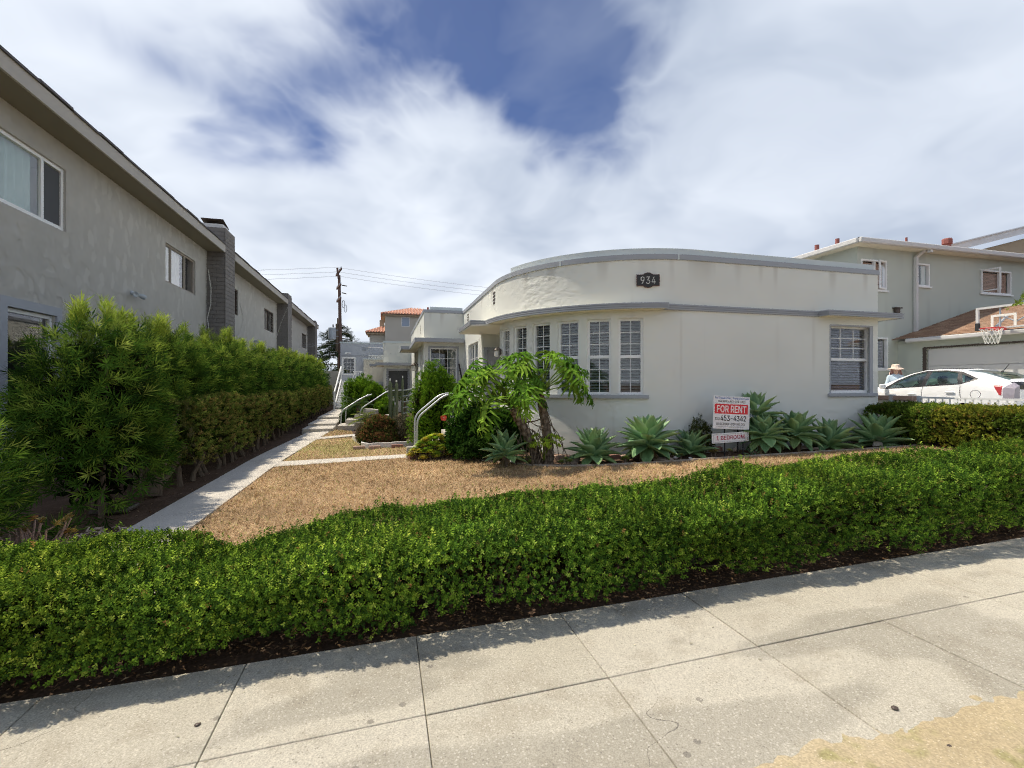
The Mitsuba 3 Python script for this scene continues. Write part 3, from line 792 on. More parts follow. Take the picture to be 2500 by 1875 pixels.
W = put('window', [bx(0.14, 0.18, Y3 + 0.04, Y3 + 0.1, 0.9, 2.34), bx(1.18, 1.22, Y3 + 0.04, Y3 + 0.1, 0.9, 2.34), bx(0.18, 1.18, Y3 + 0.04, Y3 + 0.1, 2.30, 2.34), bx(0.18, 1.18, Y3 + 0.04, Y3 + 0.1, 0.9, 0.94)], 'trim_grey', H3)
put('insect_screen', [bx(0.18, 1.18, Y3 + 0.07, Y3 + 0.08, 0.94, 2.30)], 'screen_dark', W)
put('window_casing', [bx(0.07, 0.138, Y3 - 0.015, Y3 - 0.002, 0.85, 2.42), bx(1.222, 1.29, Y3 - 0.015, Y3 - 0.002, 0.85, 2.42), bx(0.138, 1.222, Y3 - 0.015, Y3 - 0.002, 2.345, 2.42)], 'trim_grey', H3)
wall_lamp(H3, (-0.6, 26.6, 1.55), PI / 2, 1.0)

# rear building closing the court
H4 = thing('rear_building', 'bluish grey two level rear building with white outside stairs closing the court', 'building')
Y4 = 35.0
put('wall', wall_y(-3.02, -0.1, Y4, 0.2, -0.2, 4.46, [(-2.86, -2.08, 2.3, 3.42)]) + [bx(-3.02, -2.82, Y4 + 0.2, 44, -0.2, 4.46)], 'slate_wall', H4)
put('coping', [bx(-3.06, -0.1, Y4 - 0.03, Y4 + 0.25, 4.46, 4.56)], 'coping_pale', H4)
put('string_course', [bx(-3.05, -0.1, Y4 - 0.03, Y4 - 0.003, 3.56, 3.64)], 'trim_grey', H4)
window(H4, (-2.47, Y4, 2.302), -PI / 2, 0.776, 1.116, 'grid', 3, 4, rec=0.05, blind=None)
put('window_casing', [bx(-2.94, -2.862, Y4 - 0.02, Y4 - 0.002, 2.24, 3.5), bx(-2.078, -2.0, Y4 - 0.02, Y4 - 0.002, 2.24, 3.5), bx(-2.862, -2.078, Y4 - 0.02, Y4 - 0.002, 3.425, 3.5), bx(-2.862, -2.078, Y4 - 0.02, Y4 - 0.002, 2.24, 2.298)], 'white_paint', H4)
put('vent_grille', [bx(-1.56, -1.28, Y4 - 0.02, Y4 - 0.002, 3.95, 4.22)] + [bx(-1.54, -1.30, Y4 - 0.035, Y4 - 0.021, 3.98 + 0.06 * i, 4.01 + 0.06 * i) for i in range(4)], 'trim_grey', H4)
fl = put('floodlight', [lathe([(0, 0), (0.05, 0.01), (0.055, 0.05), (0, 0.06)], 12, (-2.5, Y4 - 0.08, 3.76))], 'white_paint', H4)
for s in (-1, 1):
    put('lamp_head', [mv(lathe([(0, 0), (0.045, 0.01), (0.075, 0.15), (0, 0.15)], 12), frame((-2.5 + 0.05 * s, Y4 - 0.1, 3.8), unit((0.3, -s * 0.4, 0)), unit((-s * 0.2, 0.2, 0.9)), unit((s * 0.8, -0.5, -0.35))))], 'white_paint', fl)
put('balcony_wall', [bx(-1.42, -0.1, Y4 - 1.2, Y4 - 1.0, 1.75, 3.28), bx(-1.42, -1.25, Y4 - 1.0, Y4, 1.75, 3.28), bx(-1.42, -0.1, Y4 - 1.0, Y4, 1.75, 1.9)], 'cream_wall', H4)
put('coping', [bx(-1.46, -0.1, Y4 - 1.24, Y4 - 0.97, 3.28, 3.36)], 'coping_pale', H4)
lat = []
for i in range(14):
    x = -1.0 + i * 0.075
    for sgn in (1, -1):
        lat.append(tube([(x, Y4 - 0.6 + 0.008 * sgn, 3.36 + (0 if sgn > 0 else 0.22)), (min(-0.1, x + 0.22), Y4 - 0.6 + 0.008 * sgn, 3.36 + (0.22 if sgn > 0 else 0))], 0.009, 4))
lat += [bx(-1.06, -0.1, Y4 - 0.62, Y4 - 0.58, 3.58, 3.63), bx(-1.1, -1.06, Y4 - 0.62, Y4 - 0.58, 3.3, 3.72)]
put('lattice_screen', lat, 'white_paint', H4)
put('landing_rail', [bx(-2.1, -1.5, Y4 - 1.15, Y4 - 1.11, 2.42, 2.47), tube([(-2.15, Y4 - 1.13, 1.85), (-1.98, Y4 - 1.13, 2.45)], 0.02, 6)], 'white_paint', H4)
for i in range(5): put('picket', bx(-1.98 + 0.11 * i, -1.955 + 0.11 * i, Y4 - 1.14, Y4 - 1.12, 1.9, 2.42), 'white_paint', H4)
put('under_beam', [bx(-1.5, -0.1, Y4 - 1.3, Y4 - 1.2, 1.55, 1.75)], 'trim_grey', H4)
S = thing('outside_stairs', 'steep white wooden outside stairs at the far end of the path', 'stairs')
sy0, sy1, n = 27.5, 31.6, 12
for i in range(n):
    y = sy0 + (sy1 - sy0) * i / n; z = 0.25 + 1.55 * (i + 1) / n
    put('tread', bx(-2.62, -1.92, y, y + 0.36, z - 0.05, z), 'white_paint', S)
    put('riser', bx(-2.60, -1.94, y + 0.012, y + 0.03, z - 0.13, z - 0.051), 'shutter_white', S)
for x in (-2.68, -1.88):
    put('stringer', [mv(bx(-0.03, 0.03, -0.02, 4.45, -0.16, 0.08), np.array([[1, 0, 0, x], [0, math.cos(0.36), -math.sin(0.36), sy0], [0, math.sin(0.36), math.cos(0.36), 0.3], [0, 0, 0, 1]]))], 'white_paint', S)
put('guard_rail', [tube([(-2.68, sy0, 1.15), (-2.68, sy1, 2.7)], 0.045, 8), bx(-2.72, -2.64, sy0 - 0.04, sy0 + 0.04, 0.2, 1.2), bx(-2.72, -2.64, sy1 - 0.04, sy1 + 0.04, 1.7, 2.75)], 'white_paint', S)
put('porch_deck', [bx(-2.9, -1.4, sy1 + 0.3, Y4 - 0.01, 1.65, 1.8)], 'white_paint', S)
# gate and wall at the end of the path
GT = thing('side_gate', 'narrow brown wooden gate at the very end of the long path', 'gate')
for i in range(5): put('plank', bx(-3.12 + 0.15 * i - 0.0, -3.12 + 0.15 * i + 0.14, 33.5, 33.54, 0.25, 1.7 + 0.02 * (i % 2)), 'board_grey', GT)
put('cross_rail', [bx(-3.12, -2.4, 33.541, 33.57, 0.6, 0.7), bx(-3.12, -2.4, 33.541, 33.57, 1.4, 1.5)], 'board_grey', GT)
put('far_wall', [bx(-4.8, -3.0, 38, 38.2, 0, 2.6)], 'cream_wall', label='pale garden wall beyond the end of the path', cat='wall')
# ------------------------------------------------------------------ left apartment building
AP = thing('apartment_building', 'long grey textured stucco two storey apartment building with dark block chimneys behind the tall hedge', 'building')
WX = -6.5


def wall_xp(y0, y1, x, t, z0, z1, holes):
    """Wall in the plane x facing +x."""
    return [(v * [-1, 1, 1] + [2 * x, 0, 0], f[:, ::-1]) for v, f in wall_x(y0, y1, x, t, z0, z1, holes)]


hol = [(8.32, 12.051, 4.798, 6.111), (16.718, 19.071, 4.746, 5.955), (22.88, 24.102, 4.72, 5.877), (28.938, 31.226, 4.668, 5.851), (35.62, 36.79, 4.668, 5.851), (41.275, 43.42, 4.59, 5.76)]
low = [(10.4, 11.7, 0.69, 2.978)]
Z1, Z2 = 6.618, 6.67
put('wall', wall_xp(7.93, 45.76, WX, 0.25, 3.42, Z2, hol) + wall_xp(7.93, 45.76, WX, 0.25, -0.4, 3.42, low) + [bx(-15, WX - 0.25, 7.93, 8.18, -0.4, Z2), bx(-15, WX - 0.25, 45.51, 45.76, -0.4, Z2)], 'left_stucco', AP)
segs = [(7.41, 20.111), (21.346, 32.084), (33.384, 44.044), (45.175, 46.15)]
put('soffit', [bx(WX + 0.003, WX + 0.60, a, b, Z1, Z2) for a, b in segs] + [bx(-15, WX + 0.003, 7.41, 46.15, Z2 + 0.002, Z2 + 0.03)], 'soffit_taupe', AP)
for a, b in segs:
    put('fascia_board', bx(WX + 0.601, WX + 0.645, a, b, Z1 - 0.02, 6.878), 'eave_taupe', AP)
rf = []
for a, b in segs:
    n = max(1, int((b - a) / 0.9))
    for i in range(n):   # overlapping ragged felt edge
        y0, y1 = a + (b - a) * i / n, a + (b - a) * (i + 1) / n
        dz = 0.014 * math.sin(i * 2.7)
        rf.append(mv(bx(0, 9.0, y0, y1 - 0.006, 0, 0.06), np.array([[-0.97, 0, -0.24, WX + 0.68], [0, 1, 0, 0], [0.24, 0, 0.97, 6.884 + dz], [0, 0, 0, 1]])))
put('roof', rf, 'roof_felt', AP)


def apwin(ya, yb, za, zb, style, **kw):
    return window(AP, (WX, (ya + yb) / 2, za + 0.003), 0, yb - ya - 0.006, zb - za - 0.006, style, 1, 1, rec=0.06, blind=None, **kw)


WB = apwin(*hol[0], 'slider', mid=0.835, curtain=('shade_teal', (0.0, 0.83)), fw=0.07, room='interior_teal', label='wide upper window with pale greenish panes')
put('insect_screen', bx(WX - 0.082, WX - 0.078, 11.52, 11.98, hol[0][2] + 0.09, hol[0][3] - 0.09), 'screen_dark', WB)
apwin(*hol[1], 'triple', curtain=('shutter_white', (0.02, 0.68)), fm='board_grey', label='upper sliding window with white vertical blinds')
apwin(*hol[2], 'slider', fm='dark_bronze')
apwin(*hol[3], 'slider', fm='dark_bronze', curtain=('eave_taupe', (0.1, 0.65)))
apwin(*hol[4], 'slider', fm='dark_bronze')
apwin(*hol[5], 'slider', fm='dark_bronze', curtain=('eave_taupe', (0.2, 0.9)))
apwin(*low[0], 'slider', mid=0.98, fw=0.07, label='lower window with grey casing half hidden by the hedge')
put('window_casing', [bx(WX + 0.002, WX + 0.04, 10.218, 10.394, 0.6, 3.16), bx(WX + 0.002, WX + 0.04, 11.707, 11.856, 0.6, 3.16), bx(WX + 0.002, WX + 0.04, 10.394, 11.707, 2.985, 3.16)], 'trim_grey', AP)
for k, (y, z) in enumerate(((14.69, 4.018), (26.962, 3.836), (38.87, 3.81))):
    fl = put('floodlight', [mv(lathe([(0, 0), (0.06, 0.0), (0.06, 0.03), (0.04, 0.05), (0, 0.05)], 14), frame((WX, y, z), (0, 1, 0), (0, 0, 1), (1, 0, 0)))], 'grey_paint', AP)
    for s in (-1, 1):
        d = unit((0.5, 0.75 * s, -0.25))
        e = unit(np.cross(d, (0, 0, 1)))
        o = np.array([WX + 0.06, y, z])
        put('lamp_head', [tube([o - [0.02, 0, 0], o + d * 0.10 + [0.03, 0, 0.03], o + d * 0.13], 0.018, 6), mv(lathe([(0.025, 0.0), (0.052, 0.04), (0.075, 0.155), (0.065, 0.17), (0.0, 0.14)], 14), frame(o + d * 0.12, e, np.cross(d, e), d))], 'grey_paint', fl)
# block chimneys: each block its own piece
blk = {}


def block(w, d, h, mat):
    k = (round(w, 3), round(d, 3), round(h, 3), mat)
    if k not in blk:
        blk[k] = mikit.ply(cbx(0, w, 0, d, 0, h, 0.007), mat)
    return blk[k]


PJ = 0.64
for c, (y0, y1, zt) in enumerate(((20.15, 21.32, 7.489), (32.11, 33.358, 7.294), (44.07, 45.136, 7.138))):
    zs = Z2 + 0.06
    C = put('chimney', [bx(WX + 0.001, WX + PJ - 0.02, y0 + 0.02, y1 - 0.02, -0.2, zs), bx(WX - 0.45, WX + PJ - 0.02, y0 + 0.02, y1 - 0.02, zs, zt - 0.01)], 'mortar', AP)
    z, i, ch = (2.2 if c == 0 else 2.5), 0, 0.157
    if c > 0:   # far stacks: blocks joined
        bl = []
        while z + ch < zt + 0.02:
            xs0 = WX + 0.001 if z < zs - 0.15 else WX - 0.46
            o = 0.0 if i % 2 else 0.25
            for a, b in ((y0, y0 + 0.33 + o), (y0 + 0.338 + o, y0 + 0.85 + o * 0.4), (y0 + 0.858 + o * 0.4, y1)):
                bl.append(bx(WX + PJ - 0.03, WX + PJ, a, b, z, z + ch - 0.009))
            bl += [bx(xs0, WX + 0.25 + o * 0.3, y0, y0 + 0.028, z, z + ch - 0.009), bx(WX + 0.258 + o * 0.3, WX + PJ - 0.031, y0, y0 + 0.028, z, z + ch - 0.009)]
            z += ch; i += 1
        put('brick', bl, 'block_grey', C, kind='stuff')
        continue
    while z + ch < zt + 0.02:
        h = ch - 0.010
        ys = [y0, y0 + 0.517, y0 + 1.037, y1] if i % 2 else [y0, y0 + 0.257, y0 + 0.777, y1]
        for a, b in zip(ys[:-1], ys[1:]):
            M = np.eye(4); M[:3, 3] = (WX + PJ - 0.045, a + 0.004, z); put('brick', block(0.045, b - a - 0.009, h, 'block_grey'), None, C, M=M)
        xs = [WX + 0.002, WX + 0.32, WX + PJ - 0.048] if i % 2 else [WX + 0.002, WX + 0.19, WX + PJ - 0.048]
        if z > zs - 0.06: xs = [WX - 0.46, WX - 0.13] + xs[1:]
        for a, b in zip(xs[:-1], xs[1:]):
            M = np.eye(4); M[:3, 3] = (a + 0.004, y0, z); put('brick', block(b - a - 0.009, 0.04, h, 'block_grey'), None, C, M=M)
        z += ch; i += 1
    put('chimney_crown', bx(WX - 0.455, WX + PJ - 0.004, y0 + 0.004, y1 - 0.004, z, zt + 0.05), 'block_grey', C)
    if c == 0:
        ya, yb, zb = y0 + 0.18, y0 + 0.85, zt + 0.05
        put('chimney_cap', [bx(WX - 0.22, WX + 0.50, ya, ya + 0.03, zb, zb + 0.19), bx(WX - 0.22, WX + 0.50, yb - 0.03, yb, zb, zb + 0.19), bx(WX + 0.47, WX + 0.50, ya + 0.03, yb - 0.03, zb, zb + 0.19), bx(WX - 0.22, WX - 0.19, ya + 0.03, yb - 0.03, zb, zb + 0.19)], 'garage_white', C)
        put('cap_plate', [mv(bx(-0.38, 0.38, -0.36, 0.36, 0, 0.03), np.array([[1, 0, 0.0, WX + 0.13], [0, 0.97, 0.2, (ya + yb) / 2], [0.0, -0.22, 0.97, zb + 0.27], [0, 0, 0, 1]]))], 'dark_bronze', C)
put('cable', tube([(WX + 0.08, 20.046, 2.4), (WX + 0.13, 20.059, 3.4), (WX + 0.06, 20.059, 4.07), (WX + 0.17, 20.059, 4.6), (WX + 0.18, 20.046, 5.2), (WX + 0.09, 20.046, 5.9)], 0.015, 6), 'pale_cable', AP)
put('cable', tube([(WX + 0.03, 21.97, 6.5), (WX + 0.03, 22.035, 5.5), (WX + 0.04, 22.1, 5.0)], 0.012, 5), 'pale_cable', AP)
put('cable', tube([(WX + 0.03, 24.31, 5.4), (WX + 0.03, 24.83, 4.6), (WX + 0.03, 24.31, 3.9), (WX + 0.03, 22.88, 3.4)], 0.010, 5), 'pale_cable', AP)
put('cable', tube([(WX + 0.64, 32.006, 6.4), (WX + 0.26, 31.98, 5.4), (WX + 0.05, 31.915, 4.6)], 0.010, 5), 'pale_cable', AP)

# ------------------------------------------------------------------ grey green house with garage on the right
RH = thing('house', 'grey green two storey house with white gutter, open casement windows and garage wing', 'house')
Yh = 12.2
holes = [(15.40, 16.52, 4.78, 5.80), (17.86, 18.52, 5.02, 5.82), (21.06, 22.68, 4.93, 5.80), (16.0, 16.58, 2.1, 3.18)]


def wall_multi(x0, x1, y, t, z0, z1, holes):
    xs = sorted({x0, x1, *[h[0] for h in holes], *[h[1] for h in holes]})
    ms = []
    for a, b in zip(xs[:-1], xs[1:]):
        zs = z0
        for h in sorted([h for h in holes if h[0] <= a and h[1] >= b], key=lambda h: h[2]):
            ms.append(bx(a, b, y, y + t, zs, h[2])); zs = h[3]
        ms.append(bx(a, b, y, y + t, zs, z1))
    return ms


put('wall', wall_multi(15.25, 30, Yh, 0.2, 0.1, 6.24, holes) + [bx(15.25, 15.45, Yh + 0.2, 24, 0.1, 6.24)], 'greygreen_stucco', RH)
put('soffit', [bx(14.9, 30, Yh - 0.35, Yh - 0.002, 6.20, 6.235), bx(14.9, 15.248, Yh - 0.002, 24, 6.20, 6.235)], 'soffit_cream', RH)
put('gutter', [cbx(14.84, 30, Yh - 0.47, Yh - 0.352, 6.20, 6.36, 0.02)], 'garage_white', RH)
put('gutter', [cbx(14.78, 14.898, Yh - 0.352, 24, 6.20, 6.36, 0.02)], 'garage_white', RH)
apex = np.array([[14.84, Yh - 0.4, 6.365], [30, Yh - 0.4, 6.365], [30, 18.2, 7.5], [20.5, 18.2, 7.5], [14.84, 24, 6.365], [20.5, 24, 7.5]])
put('roof', (apex, np.array([[0, 1, 2], [0, 2, 3], [0, 3, 4], [3, 5, 4]])), 'brown_shingle', RH)
for (x, y, z, h, r, w, lab) in ((18.88, 17.0, 7.17, 0.80, 0.075, 0.09, 'vent_pipe'), (20.06, 17.0, 7.40, 0.95, 0.075, 0.085, 'vent_pipe'), (24.3, 17.0, 7.3, 1.45, 0.05, 0.05, 'vent_pipe')):
    put(lab, [lathe([(0, 0), (r, 0), (r, h * 0.6), (w, h * 0.65), (w, h), (0, h)], 14, (x, y, z - 0.08))], 'rust_red', RH)
put('flue_cap', [lathe([(0, 0), (0.13, 0), (0.125, 0.42), (0.17, 0.45), (0.17, 0.62), (0.15, 0.66), (0, 0.66)], 8, (21.45, 13.5, 6.68))], 'rust_red', RH)
put('downspout', [bx(17.72, 17.82, Yh - 0.13, Yh - 0.03, 3.2, 6.02), mv(bx(-0.05, 0.05, -0.05, 0.05, 0, 0.5), frame((17.77, Yh - 0.08, 5.98), (0.86, 0.2, -0.5), (0, 1, 0), unit((0.5, -0.5, 0.7)))), bx(17.95, 18.06, Yh - 0.42, Yh - 0.31, 6.1, 6.25)], 'garage_white', RH)


def casement(parent, x0, x1, y, z0, z1, hinge, deg, label=None):
    """White steel casement sash swung outwards about its hinge side."""
    w = x1 - x0
    a = math.radians(deg)
    o, u = ((x0, y, z0), (math.cos(a), -math.sin(a), 0)) if hinge == 'left' else ((x1, y, z0), (-math.cos(a), -math.sin(a), 0))
    M = frame(o, u, unit(np.cross((0, 0, 1), u)))
    h = z1 - z0
    k = put('sash', [mv(bx(0, 0.045, -0.02, 0.02, 0, h), M), mv(bx(w - 0.045, w, -0.02, 0.02, 0, h), M), mv(bx(0.045, w - 0.045, -0.02, 0.02, 0, 0.045), M), mv(bx(0.045, w - 0.045, -0.02, 0.02, h - 0.045, h), M)], 'white_paint', parent, label=label)
    put_pane = mv((np.array([[0.045, 0, 0.045], [w - 0.045, 0, 0.045], [w - 0.045, 0, h - 0.045], [0.045, 0, h - 0.045]]), np.array([[0, 1, 2], [0, 2, 3]])), M)
    v = put_pane
    scene[key_for('sash_pane', parent)] = mikit.ply(v, 'window_glass')
    return k


def steel_window(x0, x1, z0, z1, label=None, blind=None, mull=()):
    y = Yh
    ms = [bx(x0, x0 + 0.05, y - 0.02, y + 0.08, z0, z1), bx(x1 - 0.05, x1, y - 0.02, y + 0.08, z0, z1), bx(x0 + 0.05, x1 - 0.05, y - 0.02, y + 0.08, z0, z0 + 0.05), bx(x0 + 0.05, x1 - 0.05, y - 0.02, y + 0.08, z1 - 0.05, z1)]
    ms += [bx(m - 0.03, m + 0.03, y - 0.01, y + 0.07, z0 + 0.05, z1 - 0.05) for m in mull]
    ms.append(bx(x0 - 0.06, x1 + 0.06, y - 0.06, y - 0.021, z0 - 0.05, z0 + 0.0))
    W = put('window', ms, 'white_paint', RH, label=label)
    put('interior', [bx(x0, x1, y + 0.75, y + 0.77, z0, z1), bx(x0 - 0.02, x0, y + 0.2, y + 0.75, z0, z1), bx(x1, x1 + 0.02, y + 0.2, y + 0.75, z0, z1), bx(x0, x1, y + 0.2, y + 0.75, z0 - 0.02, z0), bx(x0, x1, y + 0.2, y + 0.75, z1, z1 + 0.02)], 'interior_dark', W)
    if blind:
        n = int((z1 - z0 - 0.1) / 0.05)
        put('blind', [bx(x0 + 0.05, x1 - 0.05, y + 0.11, y + 0.13, z0 + 0.05 + 0.05 * i, z0 + 0.088 + 0.05 * i) for i in range(n)], blind, W)
    return W


W = steel_window(15.40, 16.52, 4.78, 5.80, 'wide upper window with tan blinds and sash swung open', 'brick_tan', (16.0,))
casement(W, 16.0, 16.5, Yh - 0.02, 4.82, 5.77, 'right', 15)
W = steel_window(17.86, 18.52, 5.02, 5.82, 'small upper window beside the downspout')
scene[key_for('pane', W)] = mikit.ply((np.array([[17.91, Yh + 0.03, 5.07], [18.47, Yh + 0.03, 5.07], [18.47, Yh + 0.03, 5.77], [17.91, Yh + 0.03, 5.77]]), np.array([[0, 1, 2], [0, 2, 3]])), 'window_glass')
put('curtain', bx(18.27, 18.46, Yh + 0.1, Yh + 0.12, 5.07, 5.77), 'greygreen_stucco', W)
W = steel_window(21.06, 22.68, 4.93, 5.80, 'upper right window with a casement sash swung open to the left', 'brick_tan', (22.1,))
casement(W, 21.06, 21.60, Yh - 0.02, 4.97, 5.77, 'left', 80)
W = steel_window(16.0, 16.58, 2.1, 3.18, 'low window with grey louvres by the driveway', 'trim_grey')
put('wall_lamp', [bx(16.8, 17.06, Yh - 0.12, Yh - 0.001, 3.95, 4.02), bx(16.84, 17.02, Yh - 0.1, Yh - 0.001, 4.02, 4.18), bx(16.78, 17.08, Yh - 0.14, Yh - 0.001, 4.18, 4.22)], 'dark_bronze', RH)
# garage wing
Xg = 17.05
gw = RH
put('garage_wall', [(v, f) for v, f in wall_x(4.0, Yh - 0.002, Xg, 0.2, 0.1, 3.06, [(6.2, 11.32, 0.1, 2.74)])] + [bx(Xg + 0.2, 22, Yh - 0.3, Yh - 0.1, 0.1, 3.0)], 'greygreen_stucco', RH)
put('garage_gutter', [cbx(Xg - 0.37, Xg - 0.25, 3.7, 11.72, 2.98, 3.10, 0.02)], 'garage_white', RH)
put('garage_soffit', [bx(Xg - 0.25, Xg - 0.002, 3.7, 11.72, 3.0, 3.03)], 'soffit_cream', RH)
crs = []
for i in range(22):
    x0 = Xg - 0.30 + i * 0.19; z0 = 3.11 + (i * 0.19) * 0.30
    for j, (ya, yb) in enumerate(((3.6, Yh - 0.01),)):
        crs.append((np.array([[x0, ya, z0], [x0, yb, z0], [x0, ya, z0 + 0.016], [x0, yb, z0 + 0.016], [x0 + 0.2, ya, z0 + 0.062], [x0 + 0.2, yb, z0 + 0.062]]), np.array([[0, 1, 3], [0, 3, 2], [2, 3, 5], [2, 5, 4]])))
put('garage_roof', crs, 'brown_shingle', RH)
D = put('garage_door', [bx(Xg + 0.09, Xg + 0.11, 6.2, 11.32, 0.1, 2.74)], 'garage_white', RH)
for i in range(4):
    z0 = 0.5 + i * 0.56
    put('panel', cbx(Xg + 0.06, Xg + 0.088, 6.22, 11.30, z0 + 0.006, z0 + 0.554, 0.008), 'garage_white', D)
put('door_jamb', [bx(Xg - 0.015, Xg + 0.055, 11.32, 11.42, 0.4, 2.80), bx(Xg - 0.015, Xg + 0.055, 6.1, 11.319, 2.745, 2.80)], 'dark_bronze', RH)
# house behind with pale gable edge
FH = thing('house', 'far house with wide white gable edge rising at the right picture border', 'house')
put('gable_wall', [(np.array([[29, 18.6, 2], [42, 18.6, 2], [42, 18.6, 11.6], [29, 18.6, 8.3], [29, 19, 2], [42, 19, 2], [42, 19, 11.6], [29, 19, 8.3]]), np.array([[0, 1, 2], [0, 2, 3], [4, 6, 5], [4, 7, 6]]))], 'buff_trim', FH)
a, b = np.array([28.4, 18.0, 8.46]), np.array([42.0, 18.0, 11.9])
put('barge_board', [(np.array([a, b, b + [0, 0, 0.36], a + [0, 0, 0.36], a + [0, 0.06, 0], b + [0, 0.06, 0], b + [0, 0.06, 0.36], a + [0, 0.06, 0.36]]), np.array([[0, 1, 2], [0, 2, 3], [4, 6, 5], [4, 7, 6], [0, 4, 5], [0, 5, 1], [3, 2, 6], [3, 6, 7]]))], 'white_paint', FH)
put('roof', [(np.array([a + [0, -0.1, 0.37], b + [0, -0.1, 0.37], b + [0, 9, 0.37], a + [0, 9, 0.37], a + [0, -0.1, 0.43], b + [0, -0.1, 0.43], b + [0, 9, 0.43], a + [0, 9, 0.43]]), np.array([[0, 1, 5], [0, 5, 4], [4, 5, 6], [4, 6, 7], [0, 2, 1], [0, 3, 2], [0, 4, 7], [0, 7, 3]]))], 'white_paint', FH)
put('eave_lining', [(np.array([a + [0, 0.06, 0.34], b + [0, 0.06, 0.34], b + [0, 0.6, 0.34], a + [0, 0.6, 0.34]]), np.array([[0, 1, 2], [0, 2, 3]]))], 'soffit_taupe', FH)

# basketball hoop over the garage
BB = thing('basketball_hoop', 'clear basketball backboard with red rim and white net above the garage gutter', 'basketball hoop')
xb = 16.45; y0, y1, z0, z1 = 7.35, 9.62, 3.14, 3.78
put('backboard_frame', [bx(xb - 0.03, xb + 0.03, y1 - 0.06, y1, z0, z1), bx(xb - 0.03, xb + 0.03, y0, y0 + 0.06, z0, z1), bx(xb - 0.03, xb + 0.03, y0 + 0.06, y1 - 0.06, z1 - 0.055, z1), bx(xb - 0.03, xb + 0.03, y0 + 0.06, y1 - 0.06, z0, z0 + 0.04)], 'garage_white', BB)
put('backboard', (np.array([[xb, y0 + 0.06, z0 + 0.04], [xb, y1 - 0.06, z0 + 0.04], [xb, y1 - 0.06, z1 - 0.055], [xb, y0 + 0.06, z1 - 0.055]]), np.array([[0, 1, 2], [0, 2, 3]])), 'acrylic', BB)
sq = [(8.75, 9.3, 3.20, 3.50)]
put('target_square', [bx(xb - 0.012, xb - 0.004, 8.72, 8.78, 3.19, 3.53), bx(xb - 0.012, xb - 0.004, 9.22, 9.28, 3.19, 3.53), bx(xb - 0.012, xb - 0.004, 8.78, 9.22, 3.47, 3.53)], 'net_white', BB)
put('mounting_arm', [tube([(xb + 0.05, y, 3.2), (xb + 0.55, y, 3.55)], 0.03, 6) for y in (8.5, 9.2)] + [tube([(xb + 0.04, y, 3.18), (xb + 0.04, y, 3.72)], 0.025, 6) for y in (8.4, 9.1)] + [tube([(xb + 0.04, 9.1, 3.5), (xb + 0.04, 8.75, 3.3), (xb + 0.04, 8.4, 3.5)], 0.02, 6), tube([(xb + 0.04, 8.4, 3.55), (xb + 0.04, 7.9, 3.25)], 0.02, 6)], 'grey_paint', BB)
put('corner_pad', [bx(xb - 0.04, xb + 0.04, y1 - 0.07, y1 + 0.01, z0 - 0.02, z0 + 0.2)], 'car_trim', BB)
yc, zr, rr = 9.05, 3.13, 0.225
th = np.linspace(0, 2 * PI, 33)
put('rim', [tube(np.stack([xb - 0.38 + rr * np.cos(th), yc + rr * np.sin(th), 0 * th + zr], 1), 0.016, 6, caps=False), bx(xb - 0.17, xb - 0.01, yc - 0.12, yc + 0.12, zr - 0.05, zr + 0.02)], 'red_paint', BB)
nt = []
for i in range(12):
    for s in (1, -1):
        a = np.linspace(0, 1, 6); ph = 2 * PI * i / 12 + s * a * 1.0
        rad = rr * (1 - 0.42 * a)
        nt.append(tube(np.stack([xb - 0.38 + rad * np.cos(ph), yc + rad * np.sin(ph), zr - 0.42 * a], 1), 0.008, 4, caps=False))
put('net', nt, 'net_white', BB)

# white tube fence along the driveway
FN = thing('fence', 'white metal picket fence along the driveway in front of the parked car', 'fence')
ya, yb, xf = 3.4, 8.32, 12.3
put('top_rail', [bx(xf - 0.02, xf + 0.02, ya, yb, 1.26, 1.30)], 'white_paint', FN)
put('bottom_rail', [bx(xf - 0.02, xf + 0.02, ya, yb, 0.52, 0.55)], 'white_paint', FN)
for i in range(34):
    y = yb - 0.06 - i * 0.144
    put('picket', bx(xf - 0.011, xf + 0.011, y - 0.011, y + 0.011, 0.551, 1.259), 'white_paint', FN)
for y in (yb, 5.9, ya):
    put('post', cbx(xf - 0.035, xf + 0.035, y - 0.035, y + 0.035, 0.35, 1.32, 0.006), 'grey_paint', FN)
LW = thing('garden_wall', 'low cream wall with reddish brown top rail beside the right end of the white house', 'wall')
put('wall', bx(12.25, 12.4, 8.45, 11.6, 0.3, 1.20), 'soffit_cream', LW)
put('top_rail', cbx(12.2, 12.45, 8.40, 11.6, 1.20, 1.31, 0.01), 'brick_tan', LW)
put('post', [bx(12.2, 12.3, 8.85, 8.95, 0.4, 1.34)], 'grey_paint', LW)
for i in range(4): put('baluster', bx(12.235, 12.249, 8.50 + 0.1 * i, 8.53 + 0.1 * i, 0.5, 1.2), 'dark_bronze', LW)

